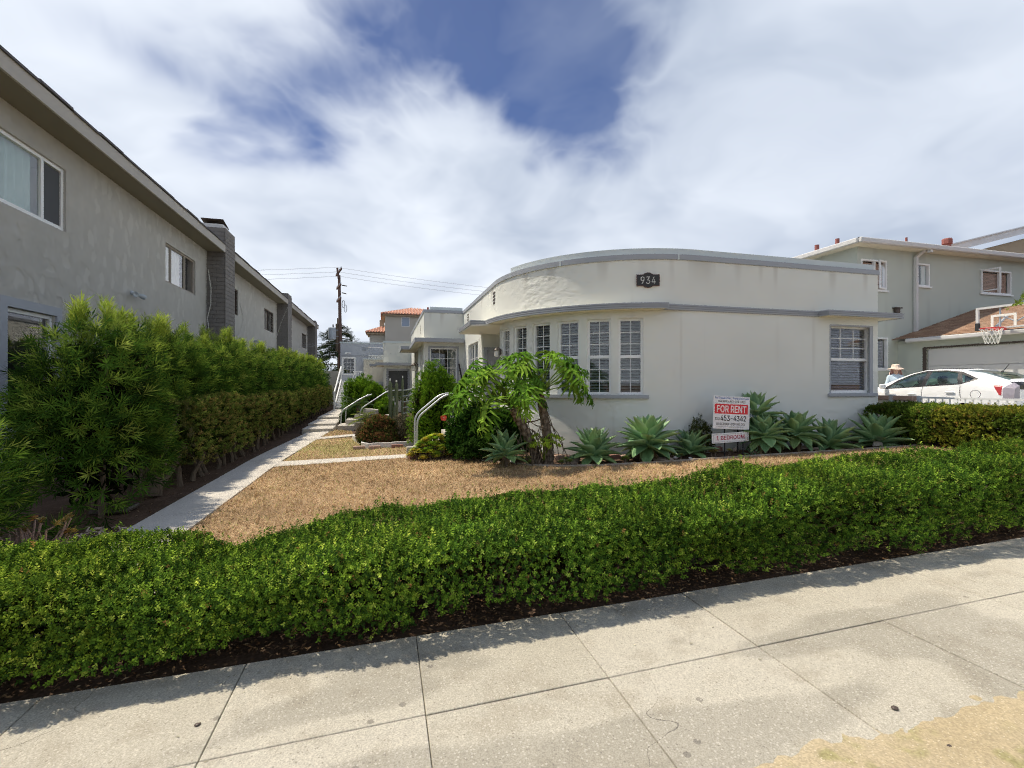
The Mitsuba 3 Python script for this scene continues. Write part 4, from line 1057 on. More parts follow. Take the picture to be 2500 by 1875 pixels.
# ------------------------------------------------------------------ far background: tiled houses, pole, wires
def tile_roof(parent, eave, z, rise, pitch=0.26):
    """Hipped clay tile roof over the rectangle eave = (x0, x1, y0, y1): one plane per side, barrel tiles as joined geometry."""
    x0, x1, y0, y1 = eave
    cx0, cx1 = x0 + (y1 - y0) / 2, x1 - (y1 - y0) / 2
    if cx0 > cx1: cx0 = cx1 = (x0 + x1) / 2
    cy = (y0 + y1) / 2
    v = np.array([[x0, y0, z], [x1, y0, z], [x1, y1, z], [x0, y1, z], [cx0, cy, z + rise], [cx1, cy, z + rise]])
    k = put('roof', (v, np.array([[0, 1, 5], [0, 5, 4], [1, 2, 5], [2, 3, 4], [2, 4, 5], [3, 0, 4]])), 'tile_clay', parent)
    ts = []
    n = int((x1 - x0) / pitch)
    for i in range(n + 1):
        x = x0 + (x1 - x0) * i / n
        f = min(1, (x - x0) / max(cx0 - x0, 1e-3), (x1 - x) / max(x1 - cx1, 1e-3))
        if f < 0.08: continue
        m = max(1, int(f * 5))
        for j in range(m):
            a, b = j / m * f, (j + 1) / m * f
            p, q = np.array([x, y0 + (cy - y0) * a, z + rise * a + 0.045]), np.array([x, y0 + (cy - y0) * b, z + rise * b + 0.03])
            ts.append(tube([p, q], [pitch * 0.33, pitch * 0.26], 6))
    m = int((y1 - y0) / pitch)
    for i in range(m + 1):
        y = y0 + (y1 - y0) * i / m
        f = min(1, (y - y0) / (cy - y0 + 1e-6), (y1 - y) / (y1 - cy + 1e-6))
        if f < 0.08: continue
        ts.append(tube([(x0, y, z + 0.04), (x0 + (cx0 - x0) * f, y, z + rise * f + 0.03)], pitch * 0.3, 6))
    put('roof_tile', ts, 'tile_pale', k, kind='stuff')
    return k


TW = thing('tile_roof_house', 'tall cream house with red clay tile roof and small blue window beyond the court', 'house')
put('wall', wall_y(0.0, 6.0, 45, 0.2, 0, 7.9, [(1.47, 2.24, 6.95, 7.9 - 0.05)]) + [bx(0, 0.2, 45.2, 50, 0, 7.9)], 'cream_wall', TW)
W = put('window', [bx(1.47, 1.53, 45.0, 45.06, 6.95, 7.85), bx(2.18, 2.24, 45.0, 45.06, 6.95, 7.85), bx(1.53, 2.18, 45.0, 45.06, 6.95, 7.0), bx(1.53, 2.18, 45.0, 45.06, 7.8, 7.85)], 'white_paint', TW)
put('pane', bx(1.53, 2.18, 45.05, 45.055, 7.0, 7.8), 'bluish_pane', W)
put('cornice', [bx(-0.25, 6.2, 44.7, 50.2, 7.90, 8.02)], 'buff_trim', TW)
tile_roof(TW, (-0.38, 6.3, 44.5, 50.4), 8.05, 1.0)
put('vent_pipe', tube([(4.0, 46, 8.3), (4.0, 46, 9.0)], 0.09, 8), 'rust_red', TW)
T2 = thing('tile_roof_house', 'smaller pale house with hipped red clay tile roof left of the taller one', 'house')
put('wall', [bx(-1.4, 1.5, 46, 46.2, 0, 6.25), bx(-1.4, -1.2, 46.2, 49, 0, 6.25)], 'cream_wall', T2)
put('cornice', [bx(-1.62, -0.001, 45.7, 49, 6.25, 6.4)], 'buff_trim', T2)
tile_roof(T2, (-1.77, 2.9, 45.5, 48.9), 6.43, 0.75, 0.24)
put('chimney', bx(-0.5, -0.05, 47, 47.6, 6.6, 7.75), 'buff_trim', T2)

UP = thing('utility_pole', 'tall weathered wooden utility pole with grey transformer and short crossarms', 'utility pole')
PX, PY = -3.44, 40.0
put('pole', tube([(PX, PY, 0), (PX - 0.02, PY, 5), (PX - 0.1, PY, 10.3)], [0.165, 0.145, 0.10], 12), 'pole_wood', UP, smooth=40)
put('pole_brace', tube([(PX - 0.25, PY - 0.02, 4.2), (PX - 0.25, PY - 0.02, 6.4)], 0.13, 10), 'bark', UP, smooth=40)
for (z, dy, l) in ((10.65, 0.1, 1.3), (9.5, 0.0, 1.0), (8.45, 0.0, 1.0)):
    d = unit((-0.42, 1.0, 0.0)) * l
    o = np.array([PX - 0.12, PY - 0.16, z - 0.15])
    k = put('crossarm', [mv(bx(-0.05, 0.05, -l, l, -0.06, 0.06), frame(o, unit((1, 0.24, 0)), unit((-0.24, 1, 0)), (0, 0, 1)))], 'pole_wood', UP)
    for s in (-0.9, -0.3, 0.4, 0.9):
        put('insulator', lathe([(0, 0), (0.03, 0), (0.05, 0.06), (0.03, 0.14), (0, 0.15)], 8, o + np.array([-0.24 * s * l, s * l, 0.06])), 'grey_paint', k)
put('pole_top', tube([(PX - 0.14, PY - 0.1, 10.0), (PX - 0.24, PY - 0.1, 10.85)], 0.08, 8), 'pole_wood', UP)
put('cutout', [tube([(PX + 0.1, PY - 0.1, 8.9), (PX + 0.45, PY - 0.1, 8.82)], 0.04, 6), tube([(PX + 0.1, PY - 0.1, 9.5), (PX + 0.5, PY - 0.1, 9.45)], 0.04, 6)], 'dark_bronze', UP)
tr = put('transformer', [lathe([(0, 0), (0.26, 0), (0.30, 0.05), (0.30, 0.85), (0.28, 0.92), (0.1, 0.98), (0, 0.98)], 20, (PX - 0.62, PY - 0.1, 5.15))], 'grey_paint', UP, smooth=40)
put('bushing', lathe([(0, 0), (0.05, 0), (0.07, 0.1), (0.04, 0.25), (0, 0.27)], 10, (PX - 0.55, PY - 0.1, 6.1)), 'sign_grey', tr)
put('bracket', [bx(PX - 0.35, PX - 0.15, PY - 0.16, PY - 0.04, z, z + 0.08) for z in (5.35, 5.85)], 'sign_grey', tr)
lp = np.linspace(0, 2 * PI, 14)
for m in (tube(np.stack([PX + 0.22 + 0.1 * np.cos(lp), PY - 0.05 + 0 * lp, 8.0 + 0.3 * np.sin(lp)], 1), 0.02, 4, caps=False), tube(np.stack([PX + 0.38 + 0.1 * np.cos(lp), PY - 0.05 + 0 * lp, 7.65 + 0.3 * np.sin(lp)], 1), 0.02, 4, caps=False)):
    put('wire_loop', m, 'cable', UP)
put('drop_wire', tube([(PX - 0.9, PY - 0.1, 5.4), (PX - 0.95, PY - 0.1, 4.8), (PX - 0.5, PY - 0.1, 4.45), (PX, PY - 0.1, 4.35)], 0.02, 4), 'cable', UP)
put('drop_wire', tube([(PX - 0.8, PY - 0.1, 6.1), (PX - 1.0, PY - 0.1, 5.5), (PX - 0.9, PY - 0.1, 4.9)], 0.015, 4), 'cable', UP)


def wire(p, q, sag, lab, r=0.011, n=18, grp=None):
    t = np.linspace(0, 1, n)[:, None]
    P = np.array(p) * (1 - t) + np.array(q) * t
    P[:, 2] -= sag * 4 * (t * (1 - t))[:, 0]
    put('power_line', tube(P, r, 5, caps=False), 'wire_far', label=lab, cat='wire', group=grp)


for i, w in enumerate(('uppermost', 'middle', 'lowest')):
    y = PY - 0.9 + 0.85 * i
    wire((PX - 0.2, y, 10.72 - 0.16 * i), (-34, y + 1.5, 9.6 - 0.2 * i), 0.5, f'{w} of the three thin wires running left from the utility pole')
    wire((PX - 0.2, y, 10.72 - 0.16 * i), (34, y - 2, 9.5 - 0.2 * i), 0.8, f'{w} of the three thin wires running right from the utility pole')
wire((PX, PY - 0.1, 4.95), (-20, PY + 2, 4.6), 0.3, 'upper of two low wires left of the utility pole')
wire((PX, PY - 0.1, 4.85), (-20, PY - 3, 3.2), 0.2, 'lower of two low wires left of the utility pole')
wire((PX + 0.1, PY - 0.1, 4.95), (2.5, 26.3, 3.72), 0.3, 'low service wire sagging from the utility pole across the tall cream house', r=0.02)
wire((PX + 0.1, PY - 0.1, 5.05), (14, PY + 1, 5.2), 0.1, 'faint low wire running right from the utility pole')
# ------------------------------------------------------------------ parked car
CAR = thing('parked_car', 'white hatchback parked in the driveway behind the white fence', 'car')
MC = np.eye(4); MC[:3, 3] = (14.08, 7.1, 0.5)
PRF = np.array([(0, 1.10), (0.07, 1.17), (0.2, 1.225), (0.63, 1.395), (1.1, 1.475), (1.5, 1.50), (1.9, 1.475), (2.3, 1.385), (2.7, 1.215), (3.1, 1.01), (3.4, 0.93), (3.9, 0.84), (4.3, 0.70), (4.46, 0.55)])
BELT = np.array([(0, 1.0), (0.7, 1.10), (1.0, 1.08), (1.8, 1.02), (2.75, 0.93), (3.2, 0.86), (4.46, 0.5)])


def car_solid(e=0.0):
    ys = np.array([0, 0.03, 0.07, 0.13, 0.2, 0.35, 0.5, 0.65, 0.85, 1.1, 1.35, 1.6, 1.9, 2.2, 2.5, 2.8, 3.1, 3.3, 3.6, 3.9, 4.15, 4.35, 4.46])
    R = []
    for y in ys:
        zr = np.interp(y, PRF[:, 0], PRF[:, 1]) - e; zs = min(np.interp(y, BELT[:, 0], BELT[:, 1]), zr - 0.05)
        tp = np.interp(y, [0, 0.25, 0.8, 3.4, 4.1, 4.46], [0.90, 0.965, 1, 1, 0.93, 0.74])
        zb = np.interp(y, [0, 0.25, 4.2, 4.46], [0.34, 0.2, 0.2, 0.3]) + e
        wr = np.interp(zr, [0.5, 1.0, 1.2, 1.5], [0.80, 0.72, 0.63, 0.585])
        hw = np.array([0.0, 0.78, 0.845, 0.868, 0.872, 0.855, 0.83, (0.83 + wr) / 2 + 0.035, wr, wr * 0.8, 0.0]) * tp - e
        hw[0] = hw[-1] = 0
        z = np.array([zb, zb, zb + 0.1, 0.42, 0.6, 0.5 * (0.6 + zs) + 0.06, zs, (zs + zr - 0.06) / 2, zr - 0.05, zr - 0.012, zr])
        z = np.minimum(np.maximum.accumulate(z), zr)
        left = np.stack([-hw, np.full(11, y), z], 1); right = np.stack([hw, np.full(11, y), z], 1)[1:-1][::-1]
        R.append(np.vstack([left, right]))
    if e: R[0][:, 1] += e; R[-1][:, 1] -= e
    n = len(R[0]); v = np.vstack(R); f = []
    i = np.arange(n); j = (i + 1) % n
    for s in range(len(ys) - 1):
        f += [np.stack([s * n + i, (s + 1) * n + j, s * n + j], 1), np.stack([s * n + i, (s + 1) * n + i, (s + 1) * n + j], 1)]
    c0, c1 = len(v), len(v) + 1
    v = np.vstack([v, R[0].mean(0), R[-1].mean(0)])
    b = (len(ys) - 1) * n
    f += [np.stack([i * 0 + c0, i, j], 1), np.stack([i * 0 + c1, b + j, b + i], 1)]
    tm = trimesh.Trimesh(v, np.vstack(f), process=False)
    if tm.volume < 0: tm.invert()
    return m3d.Manifold(m3d.Mesh(np.asarray(tm.vertices, np.float32), np.asarray(tm.faces, np.uint32)))


def side_prism(poly, x0=-1.2, x1=1.2):
    """Prism across the car from a side-view polygon (y, z)."""
    c = m3d.CrossSection([np.array(poly, float)[::1 if Polygon(poly).exterior.is_ccw else -1]])
    m = c.extrude(x1 - x0)                       # (y, z, w) -> (x=w, y, z)
    return m.transform(np.array([[0, 0, 1, x0], [1, 0, 0, 0], [0, 1, 0, 0]], float))


def mbox(x0, x1, y0, y1, z0, z1): return m3d.Manifold.cube([x1 - x0, y1 - y0, z1 - z0]).translate([x0, y0, z0])


gl = [[(2.66, 0.985), (1.84, 1.055), (1.80, 1.405), (2.05, 1.36), (2.38, 1.215)], [(1.73, 1.065), (1.03, 1.115), (1.12, 1.375), (1.35, 1.415), (1.70, 1.415)], [(0.93, 1.135), (0.73, 1.215), (1.03, 1.345)]]
surround = [(2.80, 0.955), (0.98, 1.09), (0.64, 1.215), (1.05, 1.40), (1.4, 1.445), (1.85, 1.435), (2.15, 1.36), (2.5, 1.20)]
body, inner = car_solid(), car_solid(0.06) ^ mbox(-2, 2, 0.25, 3.0, 0.55, 2)
cut = side_prism(gl[0]) + side_prism(gl[1]) + side_prism(gl[2])
hatch = mbox(-0.56, 0.56, 0.2, 0.98, 1.16, 2)
wind = mbox(-0.60, 0.60, 2.36, 3.02, 0.95, 2)
arch = [m3d.Manifold.cylinder(2.0, 0.345, 0.345, 40, True).rotate([0, 90, 0]).translate([0, y, 0.31]) - mbox(-0.62, 0.62, y - 1, y + 1, -1, 2) for y in (0.86, 3.56)]
shellcut = cut + hatch + wind
bodym = body - inner - (shellcut ^ mbox(-2, 2, 0, 3.2, 0.9, 2)) - arch[0] - arch[1]
put('body', mv(cat_mesh([bodym]), MC), 'car_paint', CAR, smooth=28)
thin_ = car_solid(0.010) - car_solid(0.013)
LS, RS = mbox(-2, 0, -1, 5, 0, 2), mbox(0, 2, -1, 5, 0, 2)
for nm, pr_ in (('side_window', side_prism(gl[0]) ^ LS), ('side_window', side_prism(gl[1]) ^ LS), ('side_window', side_prism(gl[2]) ^ LS), ('side_window', side_prism(gl[0]) ^ RS), ('side_window', side_prism(gl[1]) ^ RS), ('side_window', side_prism(gl[2]) ^ RS), ('rear_window', hatch), ('windscreen', wind)):
    put(nm, mv(cat_mesh([thin_ ^ pr_ ^ mbox(-2, 2, 0.02, 3.2, 0.9, 2)]), MC), 'car_glass', CAR)
skin_ = car_solid(-0.004) - car_solid(0.004)
sur = side_prism(surround) - side_prism([(y + (y - 1.7) * 0.0, z) for y, z in gl[0]]) - side_prism(gl[1]) - side_prism(gl[2])
for so in (LS, RS): put('window_surround', mv(cat_mesh([skin_ ^ sur ^ mbox(-2, 2, 0.5, 3.2, 0.9, 1.47) ^ so]), MC), 'car_black', CAR)
put('rear_panel', mv(cat_mesh([(car_solid(-0.004) - body) ^ mbox(-0.62, 0.62, -0.1, 0.2, 0.98, 1.15)]), MC), 'car_black', CAR)
put('roof_panel', mv(cat_mesh([(car_solid(-0.003) - body) ^ mbox(-0.5, 0.5, 1.1, 2.3, 1.36, 2)]), MC), 'car_black', CAR)
lens = side_prism([(-0.05, 0.78), (-0.05, 1.12), (0.10, 1.13), (0.19, 0.98), (0.17, 0.78)])
sides = (mbox(-2, -0.6, -0.2, 0.6, 0, 2), mbox(0.6, 2, -0.2, 0.6, 0, 2))
for so in sides: put('tail_lamp', mv(cat_mesh([(car_solid(-0.006) - car_solid(0.001)) ^ lens ^ so]), MC), 'tail_clear', CAR)
red = side_prism([(0.20, 1.06), (0.36, 1.09), (0.24, 0.86), (0.2, 0.84)])
for so in sides: put('tail_lamp', mv(cat_mesh([(car_solid(-0.007) - car_solid(0.001)) ^ red ^ so]), MC), 'tail_red', CAR, label='red strip of the tail lamp')
sk2 = car_solid(-0.0025) - body
seams = side_prism([(1.80, 0.35), (1.81, 0.35), (1.79, 1.02), (1.78, 1.02)]) + side_prism([(0.93, 0.70), (0.94, 0.70), (0.97, 0.9), (0.975, 1.08), (0.965, 1.08), (0.955, 0.9)])
put('door_seam', mv(cat_mesh([sk2 ^ seams]), MC), 'car_trim', CAR)
ring = side_prism([(0.66 + 0.10 * math.cos(t), 0.86 + 0.10 * math.sin(t)) for t in np.linspace(0, 2 * PI, 25)[:-1]]) - side_prism([(0.66 + 0.092 * math.cos(t), 0.86 + 0.092 * math.sin(t)) for t in np.linspace(0, 2 * PI, 25)[:-1]])
put('fuel_flap', mv(cat_mesh([sk2 ^ ring ^ mbox(-2, 0, -1, 3, 0, 2)]), MC), 'car_trim', CAR)
for y, z in ((1.16, 0.90), (2.02, 0.84)):
    put('door_handle', mv(cat_mesh([cbx(-0.895, -0.862, y - 0.10, y + 0.10, z - 0.016, z + 0.016, 0.012), bx(-0.874, -0.862, y - 0.07, y + 0.07, z - 0.045, z + 0.045)]), MC), 'car_paint', CAR)
put('door_mirror', mv(cat_mesh([cbx(-1.02, -0.84, 2.66, 2.76, 0.97, 1.10, 0.03)]), MC), 'car_paint', CAR)
put('aerial', mv(tube([(0, 0.62, 1.39), (0, 0.5, 1.57)], 0.007, 6), MC), 'car_trim', CAR)
put('aerial_base', mv(lathe([(0, 0), (0.03, 0), (0.012, 0.04), (0, 0.04)], 10, (0, 0.63, 1.38)), MC), 'car_trim', CAR)
put('rear_wiper', mv(tube([(0.0, 0.35, 1.30), (-0.3, 0.42, 1.325)], 0.01, 6), MC), 'car_trim', CAR)
for x in (-0.37, 0.37):
    for y in (1.0, 2.05):
        s = put('seat', mv(cat_mesh([cbx(x - 0.24, x + 0.24, y, y + 0.16, 0.55, 1.10, 0.06), cbx(x - 0.24, x + 0.24, y + 0.16, y + 0.65, 0.5, 0.62, 0.05)]), MC), 'car_seat', CAR, smooth=50)
        put('head_rest', mv(cbx(x - 0.14, x + 0.14, y - 0.01, y + 0.10, 1.10, 1.31, 0.04), MC), 'car_seat', s)
th = np.linspace(0, 2 * PI, 25)
put('steering_wheel', mv(tube(np.stack([-0.37 + 0.18 * np.cos(th), 2.62 + 0.07 * np.sin(th), 0.93 + 0.165 * np.sin(th)], 1), 0.016, 6, caps=False), MC), 'car_trim', CAR)
put('dashboard', mv(cbx(-0.68, 0.68, 2.72, 2.98, 0.6, 0.90, 0.05), MC), 'car_seat', CAR)
for x in (-0.78, 0.78):
    for y in (0.86, 3.56):
        ty = put('wheel', mv((lambda m: (m[0][:, [2, 1, 0]] + [x - 0.09, y, 0.31], m[1][:, ::-1]))(lathe([(0.19, 0.0), (0.29, 0.0), (0.315, 0.02), (0.315, 0.17), (0.29, 0.19), (0.19, 0.19)], 32)), MC), 'tyre', CAR, smooth=40)
        sp = [mv(bx(0.05, 0.2, -0.022, 0.022, -0.012, 0.012), np.array([[0, 0, 1, 0], [math.cos(a), -math.sin(a), 0, 0], [math.sin(a), math.cos(a), 0, 0], [0, 0, 0, 1]])) for a in np.arange(5) * 2 * PI / 5]
        rim = [(v + [x - 0.06 * np.sign(-x) * -1, y, 0.31], f) for v, f in sp]
        put('alloy_rim', [mv(m, MC) for m in rim] + [mv((lambda m: (m[0][:, [2, 1, 0]] + [x - 0.08, y, 0.31], m[1][:, ::-1]))(lathe([(0, 0.06), (0.06, 0.06), (0.06, 0.1), (0, 0.1)], 16)), MC)], 'alloy', ty)

# ------------------------------------------------------------------ person behind the car


def bones(joints, links, length=0.03, it=8):
    M = m3d.Manifold()
    for a, b in links:
        (pa, ra), (pb, rb) = joints[a], joints[b]
        s = [m3d.Manifold.sphere(r, 20).translate(list(map(float, p))) for p, r in ((pa, ra), (pb, rb))]
        M = M + m3d.Manifold.batch_hull(s)
    M = M.refine_to_length(length)
    q = M.to_mesh(); tm = trimesh.Trimesh(q.vert_properties[:, :3], q.tri_verts, process=True)
    trimesh.smoothing.filter_taubin(tm, iterations=it)
    return np.asarray(tm.vertices), np.asarray(tm.faces)


PS = thing('person', 'person in wide beige sun hat, pink neck flap and light blue shirt beyond the car', 'person')
PM = rotz(2.5, (15.62, 11.25, 0.5), 0.985)     # local: x right, y forward, z up
J = {'pel': ((0, 0, 0.92), 0.125), 'belly': ((0, 0.015, 1.08), 0.118), 'chest': ((0, 0.01, 1.25), 0.128), 'sl': ((-0.15, 0, 1.34), 0.06), 'sr': ((0.15, 0, 1.34), 0.06), 'neck': ((0, 0.0, 1.40), 0.052), 'neck2': ((0, 0.03, 1.48), 0.05),
     'cl': ((-0.07, 0.01, 1.24), 0.105), 'crr': ((0.07, 0.01, 1.24), 0.105), 'hl': ((-0.09, 0, 0.88), 0.09), 'hr': ((0.09, 0, 0.88), 0.09), 'kl': ((-0.10, 0.02, 0.48), 0.06), 'kr': ((0.10, 0.03, 0.48), 0.06), 'al': ((-0.10, -0.02, 0.09), 0.04), 'ar': ((0.10, -0.01, 0.09), 0.04),
     'tl': ((-0.11, 0.14, 0.04), 0.035), 'tr': ((0.11, 0.15, 0.04), 0.035), 'el': ((-0.24, 0.02, 1.08), 0.042), 'er': ((0.24, 0.02, 1.08), 0.042), 'wl': ((-0.23, 0.20, 0.96), 0.03), 'wr': ((0.23, 0.20, 0.96), 0.03)}
LK = [('pel', 'belly'), ('belly', 'chest'), ('chest', 'neck'), ('neck', 'neck2'), ('cl', 'crr'), ('belly', 'cl'), ('belly', 'crr'), ('cl', 'sl'), ('crr', 'sr'), ('sl', 'neck'), ('sr', 'neck'), ('hl', 'hr'), ('pel', 'hl'), ('pel', 'hr'), ('hl', 'kl'), ('hr', 'kr'), ('kl', 'al'), ('kr', 'ar'), ('al', 'tl'), ('ar', 'tr'), ('sl', 'el'), ('sr', 'er'), ('el', 'wl'), ('er', 'wr')]
for s, w in ((-1, 'wl'), (1, 'wr')):   # hands: palm and five fingers
    o = np.array(J[w][0]); d = unit(np.array([0, 0.85, -0.5])); n = unit(np.array([-s * 0.9, -0.1, -0.2])); e = np.cross(d, n)
    J[w + 'p'] = (o + d * 0.07, 0.026); LK.append((w, w + 'p'))
    for k, (off, ln) in enumerate(((-0.03, 0.065), (-0.010, 0.078), (0.010, 0.072), (0.029, 0.055))):
        a = o + d * 0.085 + e * off
        J[f'{w}f{k}a'] = (a, 0.0095); J[f'{w}f{k}b'] = (a + d * ln * 0.6 + n * 0.012, 0.0088); J[f'{w}f{k}c'] = (a + d * ln + n * 0.035, 0.0075)
        LK += [(w + 'p', f'{w}f{k}a'), (f'{w}f{k}a', f'{w}f{k}b'), (f'{w}f{k}b', f'{w}f{k}c')]
    J[w + 't1'] = (o + d * 0.03 - e * 0.035 + n * 0.01, 0.011); J[w + 't2'] = (o + d * 0.075 - e * 0.06 + n * 0.025, 0.009)
    LK += [(w, w + 't1'), (w + 't1', w + 't2')]
J['skull'] = ((0, 0.035, 1.60), 0.095); J['jaw'] = ((0, 0.075, 1.53), 0.055); J['back'] = ((0, -0.0, 1.60), 0.088); J['nose'] = ((0, 0.135, 1.575), 0.014); J['brow'] = ((0, 0.118, 1.605), 0.016)
J['eal'] = ((-0.095, 0.03, 1.58), 0.016); J['ear'] = ((0.095, 0.03, 1.58), 0.016)
LK += [('skull', 'jaw'), ('skull', 'back'), ('neck2', 'jaw'), ('neck2', 'back'), ('brow', 'nose'), ('skull', 'eal'), ('skull', 'ear')]
put('body', mv(bones(J, LK, 0.02, 6), PM), 'skin', PS, smooth=60)
Jc = {k: (p, r + 0.014) for k, (p, r) in J.items()}
Jc['el'] = (Jc['el'][0], 0.062); Jc['wl'] = ((-0.235, 0.13, 1.0), 0.05); Jc['wr'] = ((0.235, 0.13, 1.0), 0.05)
put('shirt', mv(bones(Jc, [('pel', 'belly'), ('belly', 'chest'), ('cl', 'crr'), ('belly', 'cl'), ('belly', 'crr'), ('cl', 'sl'), ('crr', 'sr'), ('sl', 'neck'), ('sr', 'neck'), ('chest', 'neck'), ('sl', 'el'), ('sr', 'er'), ('el', 'wl'), ('er', 'wr')], 0.03, 6), PM), 'shirt_blue', PS, smooth=60)
put('trousers', mv(bones(Jc, [('hl', 'hr'), ('pel', 'hl'), ('pel', 'hr'), ('hl', 'kl'), ('hr', 'kr'), ('kl', 'al'), ('kr', 'ar')], 0.03, 6), PM), 'trouser_grey', PS, smooth=60)
for s in (-1, 1): put('shoe', mv(bones({'a': ((0.10 * s, -0.04, 0.05), 0.052), 'b': ((0.11 * s, 0.14, 0.04), 0.045)}, [('a', 'b')], 0.02, 3), PM), 'car_trim', PS, smooth=60)
for s in (-1, 1): put('eye', mv(lathe([(0, -0.011), (0.011, 0), (0, 0.011)], 10, (0.034 * s, 0.121, 1.592)), PM), 'hair', PS)
put('mouth', mv(cbx(-0.024, 0.024, 0.118, 0.129, 1.528, 1.536, 0.003), PM), 'scarf_pink', PS)
hat = lathe([(0, 0.115), (0.06, 0.112), (0.105, 0.085), (0.118, 0.0), (0.205, -0.045), (0.21, -0.055), (0.115, -0.012), (0.10, 0.0), (0, 0.09)], 32, (0, 0.02, 1.645))
hv = hat[0].copy(); hv[:, 2] += 0.014 * np.sin(3 * np.arctan2(hv[:, 1], hv[:, 0])) * (np.hypot(hv[:, 0], hv[:, 1]) > 0.15)
put('sun_hat', mv((hv, hat[1]), PM), 'hat_straw', PS, smooth=50)
sc = lathe([(0.125, 1.60), (0.15, 1.52), (0.17, 1.43), (0.155, 1.40), (0.12, 1.45), (0.11, 1.58)], 26)
sv = sc[0].copy(); keep = sv[:, 1] < 0.055
fk = keep[sc[1]].all(1)
put('neck_flap', mv((sv + [0, 0.01, 0], sc[1][fk]), PM), 'scarf_pink', PS, smooth=50)

# ------------------------------------------------------------------ rental signs
SG = thing('rental_sign', 'white and red FOR RENT board with a smaller 1 BEDROOM plate on black stakes', 'sign')
for x in (6.58, 7.02):
    put('stake', bx(x - 0.008, x + 0.008, 8.008, 8.026, 0.0, 1.25), 'black_metal', SG)
tilt = math.radians(-3.0)
u = np.array([math.cos(tilt), 0, math.sin(tilt)]); w = np.array([-math.sin(tilt) - 0.02, 0, math.cos(tilt)])
Ms = frame((6.285, 7.995, 0.715), u, (0, -1, 0), w)
BW, BH = 0.86, 0.66
Bd = put('board', mv(cbx(0, BW, -0.008, 0.008, 0, BH, 0.002), Ms), 'sign_white', SG)
def plate2(x0, x1, z0, z1, M, d0=0.008, d1=0.0095): return mv(bx(x0, x1, d0, d1, z0, z1), M)
put('red_band', plate2(0.025, 0.815, 0.305, 0.50, Ms), 'sign_red', Bd)
put('border', [plate2(0.02, BW - 0.02, BH - 0.018, BH - 0.014, Ms), plate2(0.02, BW - 0.02, 0.512, 0.5145, Ms)], 'sign_grey', Bd)
lettering('FOR RENT', 0.075, 0.335, 0.135, Ms, 'sign_pink', Bd, width=0.70, off=0.0095)
lettering('For Instant Info, Photos & Prices', 0.03, 0.602, 0.034, Ms, 'sign_blue', Bd, width=0.80, off=0.008)
lettering('text SD9 to 833-435-1311', 0.11, 0.535, 0.04, Ms, 'sign_black', Bd, width=0.64, off=0.008)
lettering('310', 0.035, 0.175, 0.055, Ms, 'sign_black', Bd, width=0.11, off=0.008)
lettering('453-4342', 0.165, 0.165, 0.105, Ms, 'sign_black', Bd, width=0.61, off=0.008)
lettering('SULLIVAN-DITURI CO.', 0.075, 0.078, 0.045, Ms, 'sign_black', Bd, width=0.68, off=0.008)
lettering('PROPERTY MANAGEMENT', 0.085, 0.030, 0.030, Ms, 'sign_grey', Bd, width=0.65, off=0.008, bold=False)
u2 = np.array([math.cos(0.03), 0, math.sin(0.03)])
Mr = frame((6.265, 7.992, 0.415), u2, (0, -1, 0), (-0.03, 0, 1))
Rd = put('rider_plate', mv(cbx(0, 0.875, -0.006, 0.006, 0, 0.195, 0.002), Mr), 'sign_white', SG)
put('border', [plate2(0.025, 0.85, 0.022, 0.026, Mr, 0.006, 0.0072), plate2(0.025, 0.85, 0.170, 0.174, Mr, 0.006, 0.0072), plate2(0.025, 0.029, 0.026, 0.170, Mr, 0.006, 0.0072), plate2(0.846, 0.85, 0.026, 0.170, Mr, 0.006, 0.0072)], 'sign_black', Rd)
lettering('1 BEDROOM', 0.10, 0.062, 0.078, Mr, 'sign_maroon', Rd, width=0.67, off=0.006)
S2 = thing('rental_sign', 'smaller white lettered board tucked behind the main rental board, by the tallest agave', 'sign')
M2 = frame((6.98, 8.24, 0.90), (math.cos(-0.03), 0, math.sin(-0.03)), (0, -1, 0), (0.0, 0, 1))
B2 = put('board', mv(cbx(0, 0.66, -0.005, 0.005, 0, 0.28, 0.002), M2), 'sign_white', S2)
lettering('SULLIVAN', 0.10, 0.195, 0.045, M2, 'sign_grey', B2, width=0.46, off=0.005)
lettering('DITURI CO.', 0.10, 0.125, 0.045, M2, 'sign_grey', B2, width=0.46, off=0.005)
lettering('453-4342', 0.10, 0.035, 0.040, M2, 'sign_blue', B2, width=0.44, off=0.005)
for x in (7.1, 7.5): put('stake', bx(x - 0.01, x + 0.01, 8.247, 8.265, 0.0, 1.1), 'black_metal', S2)

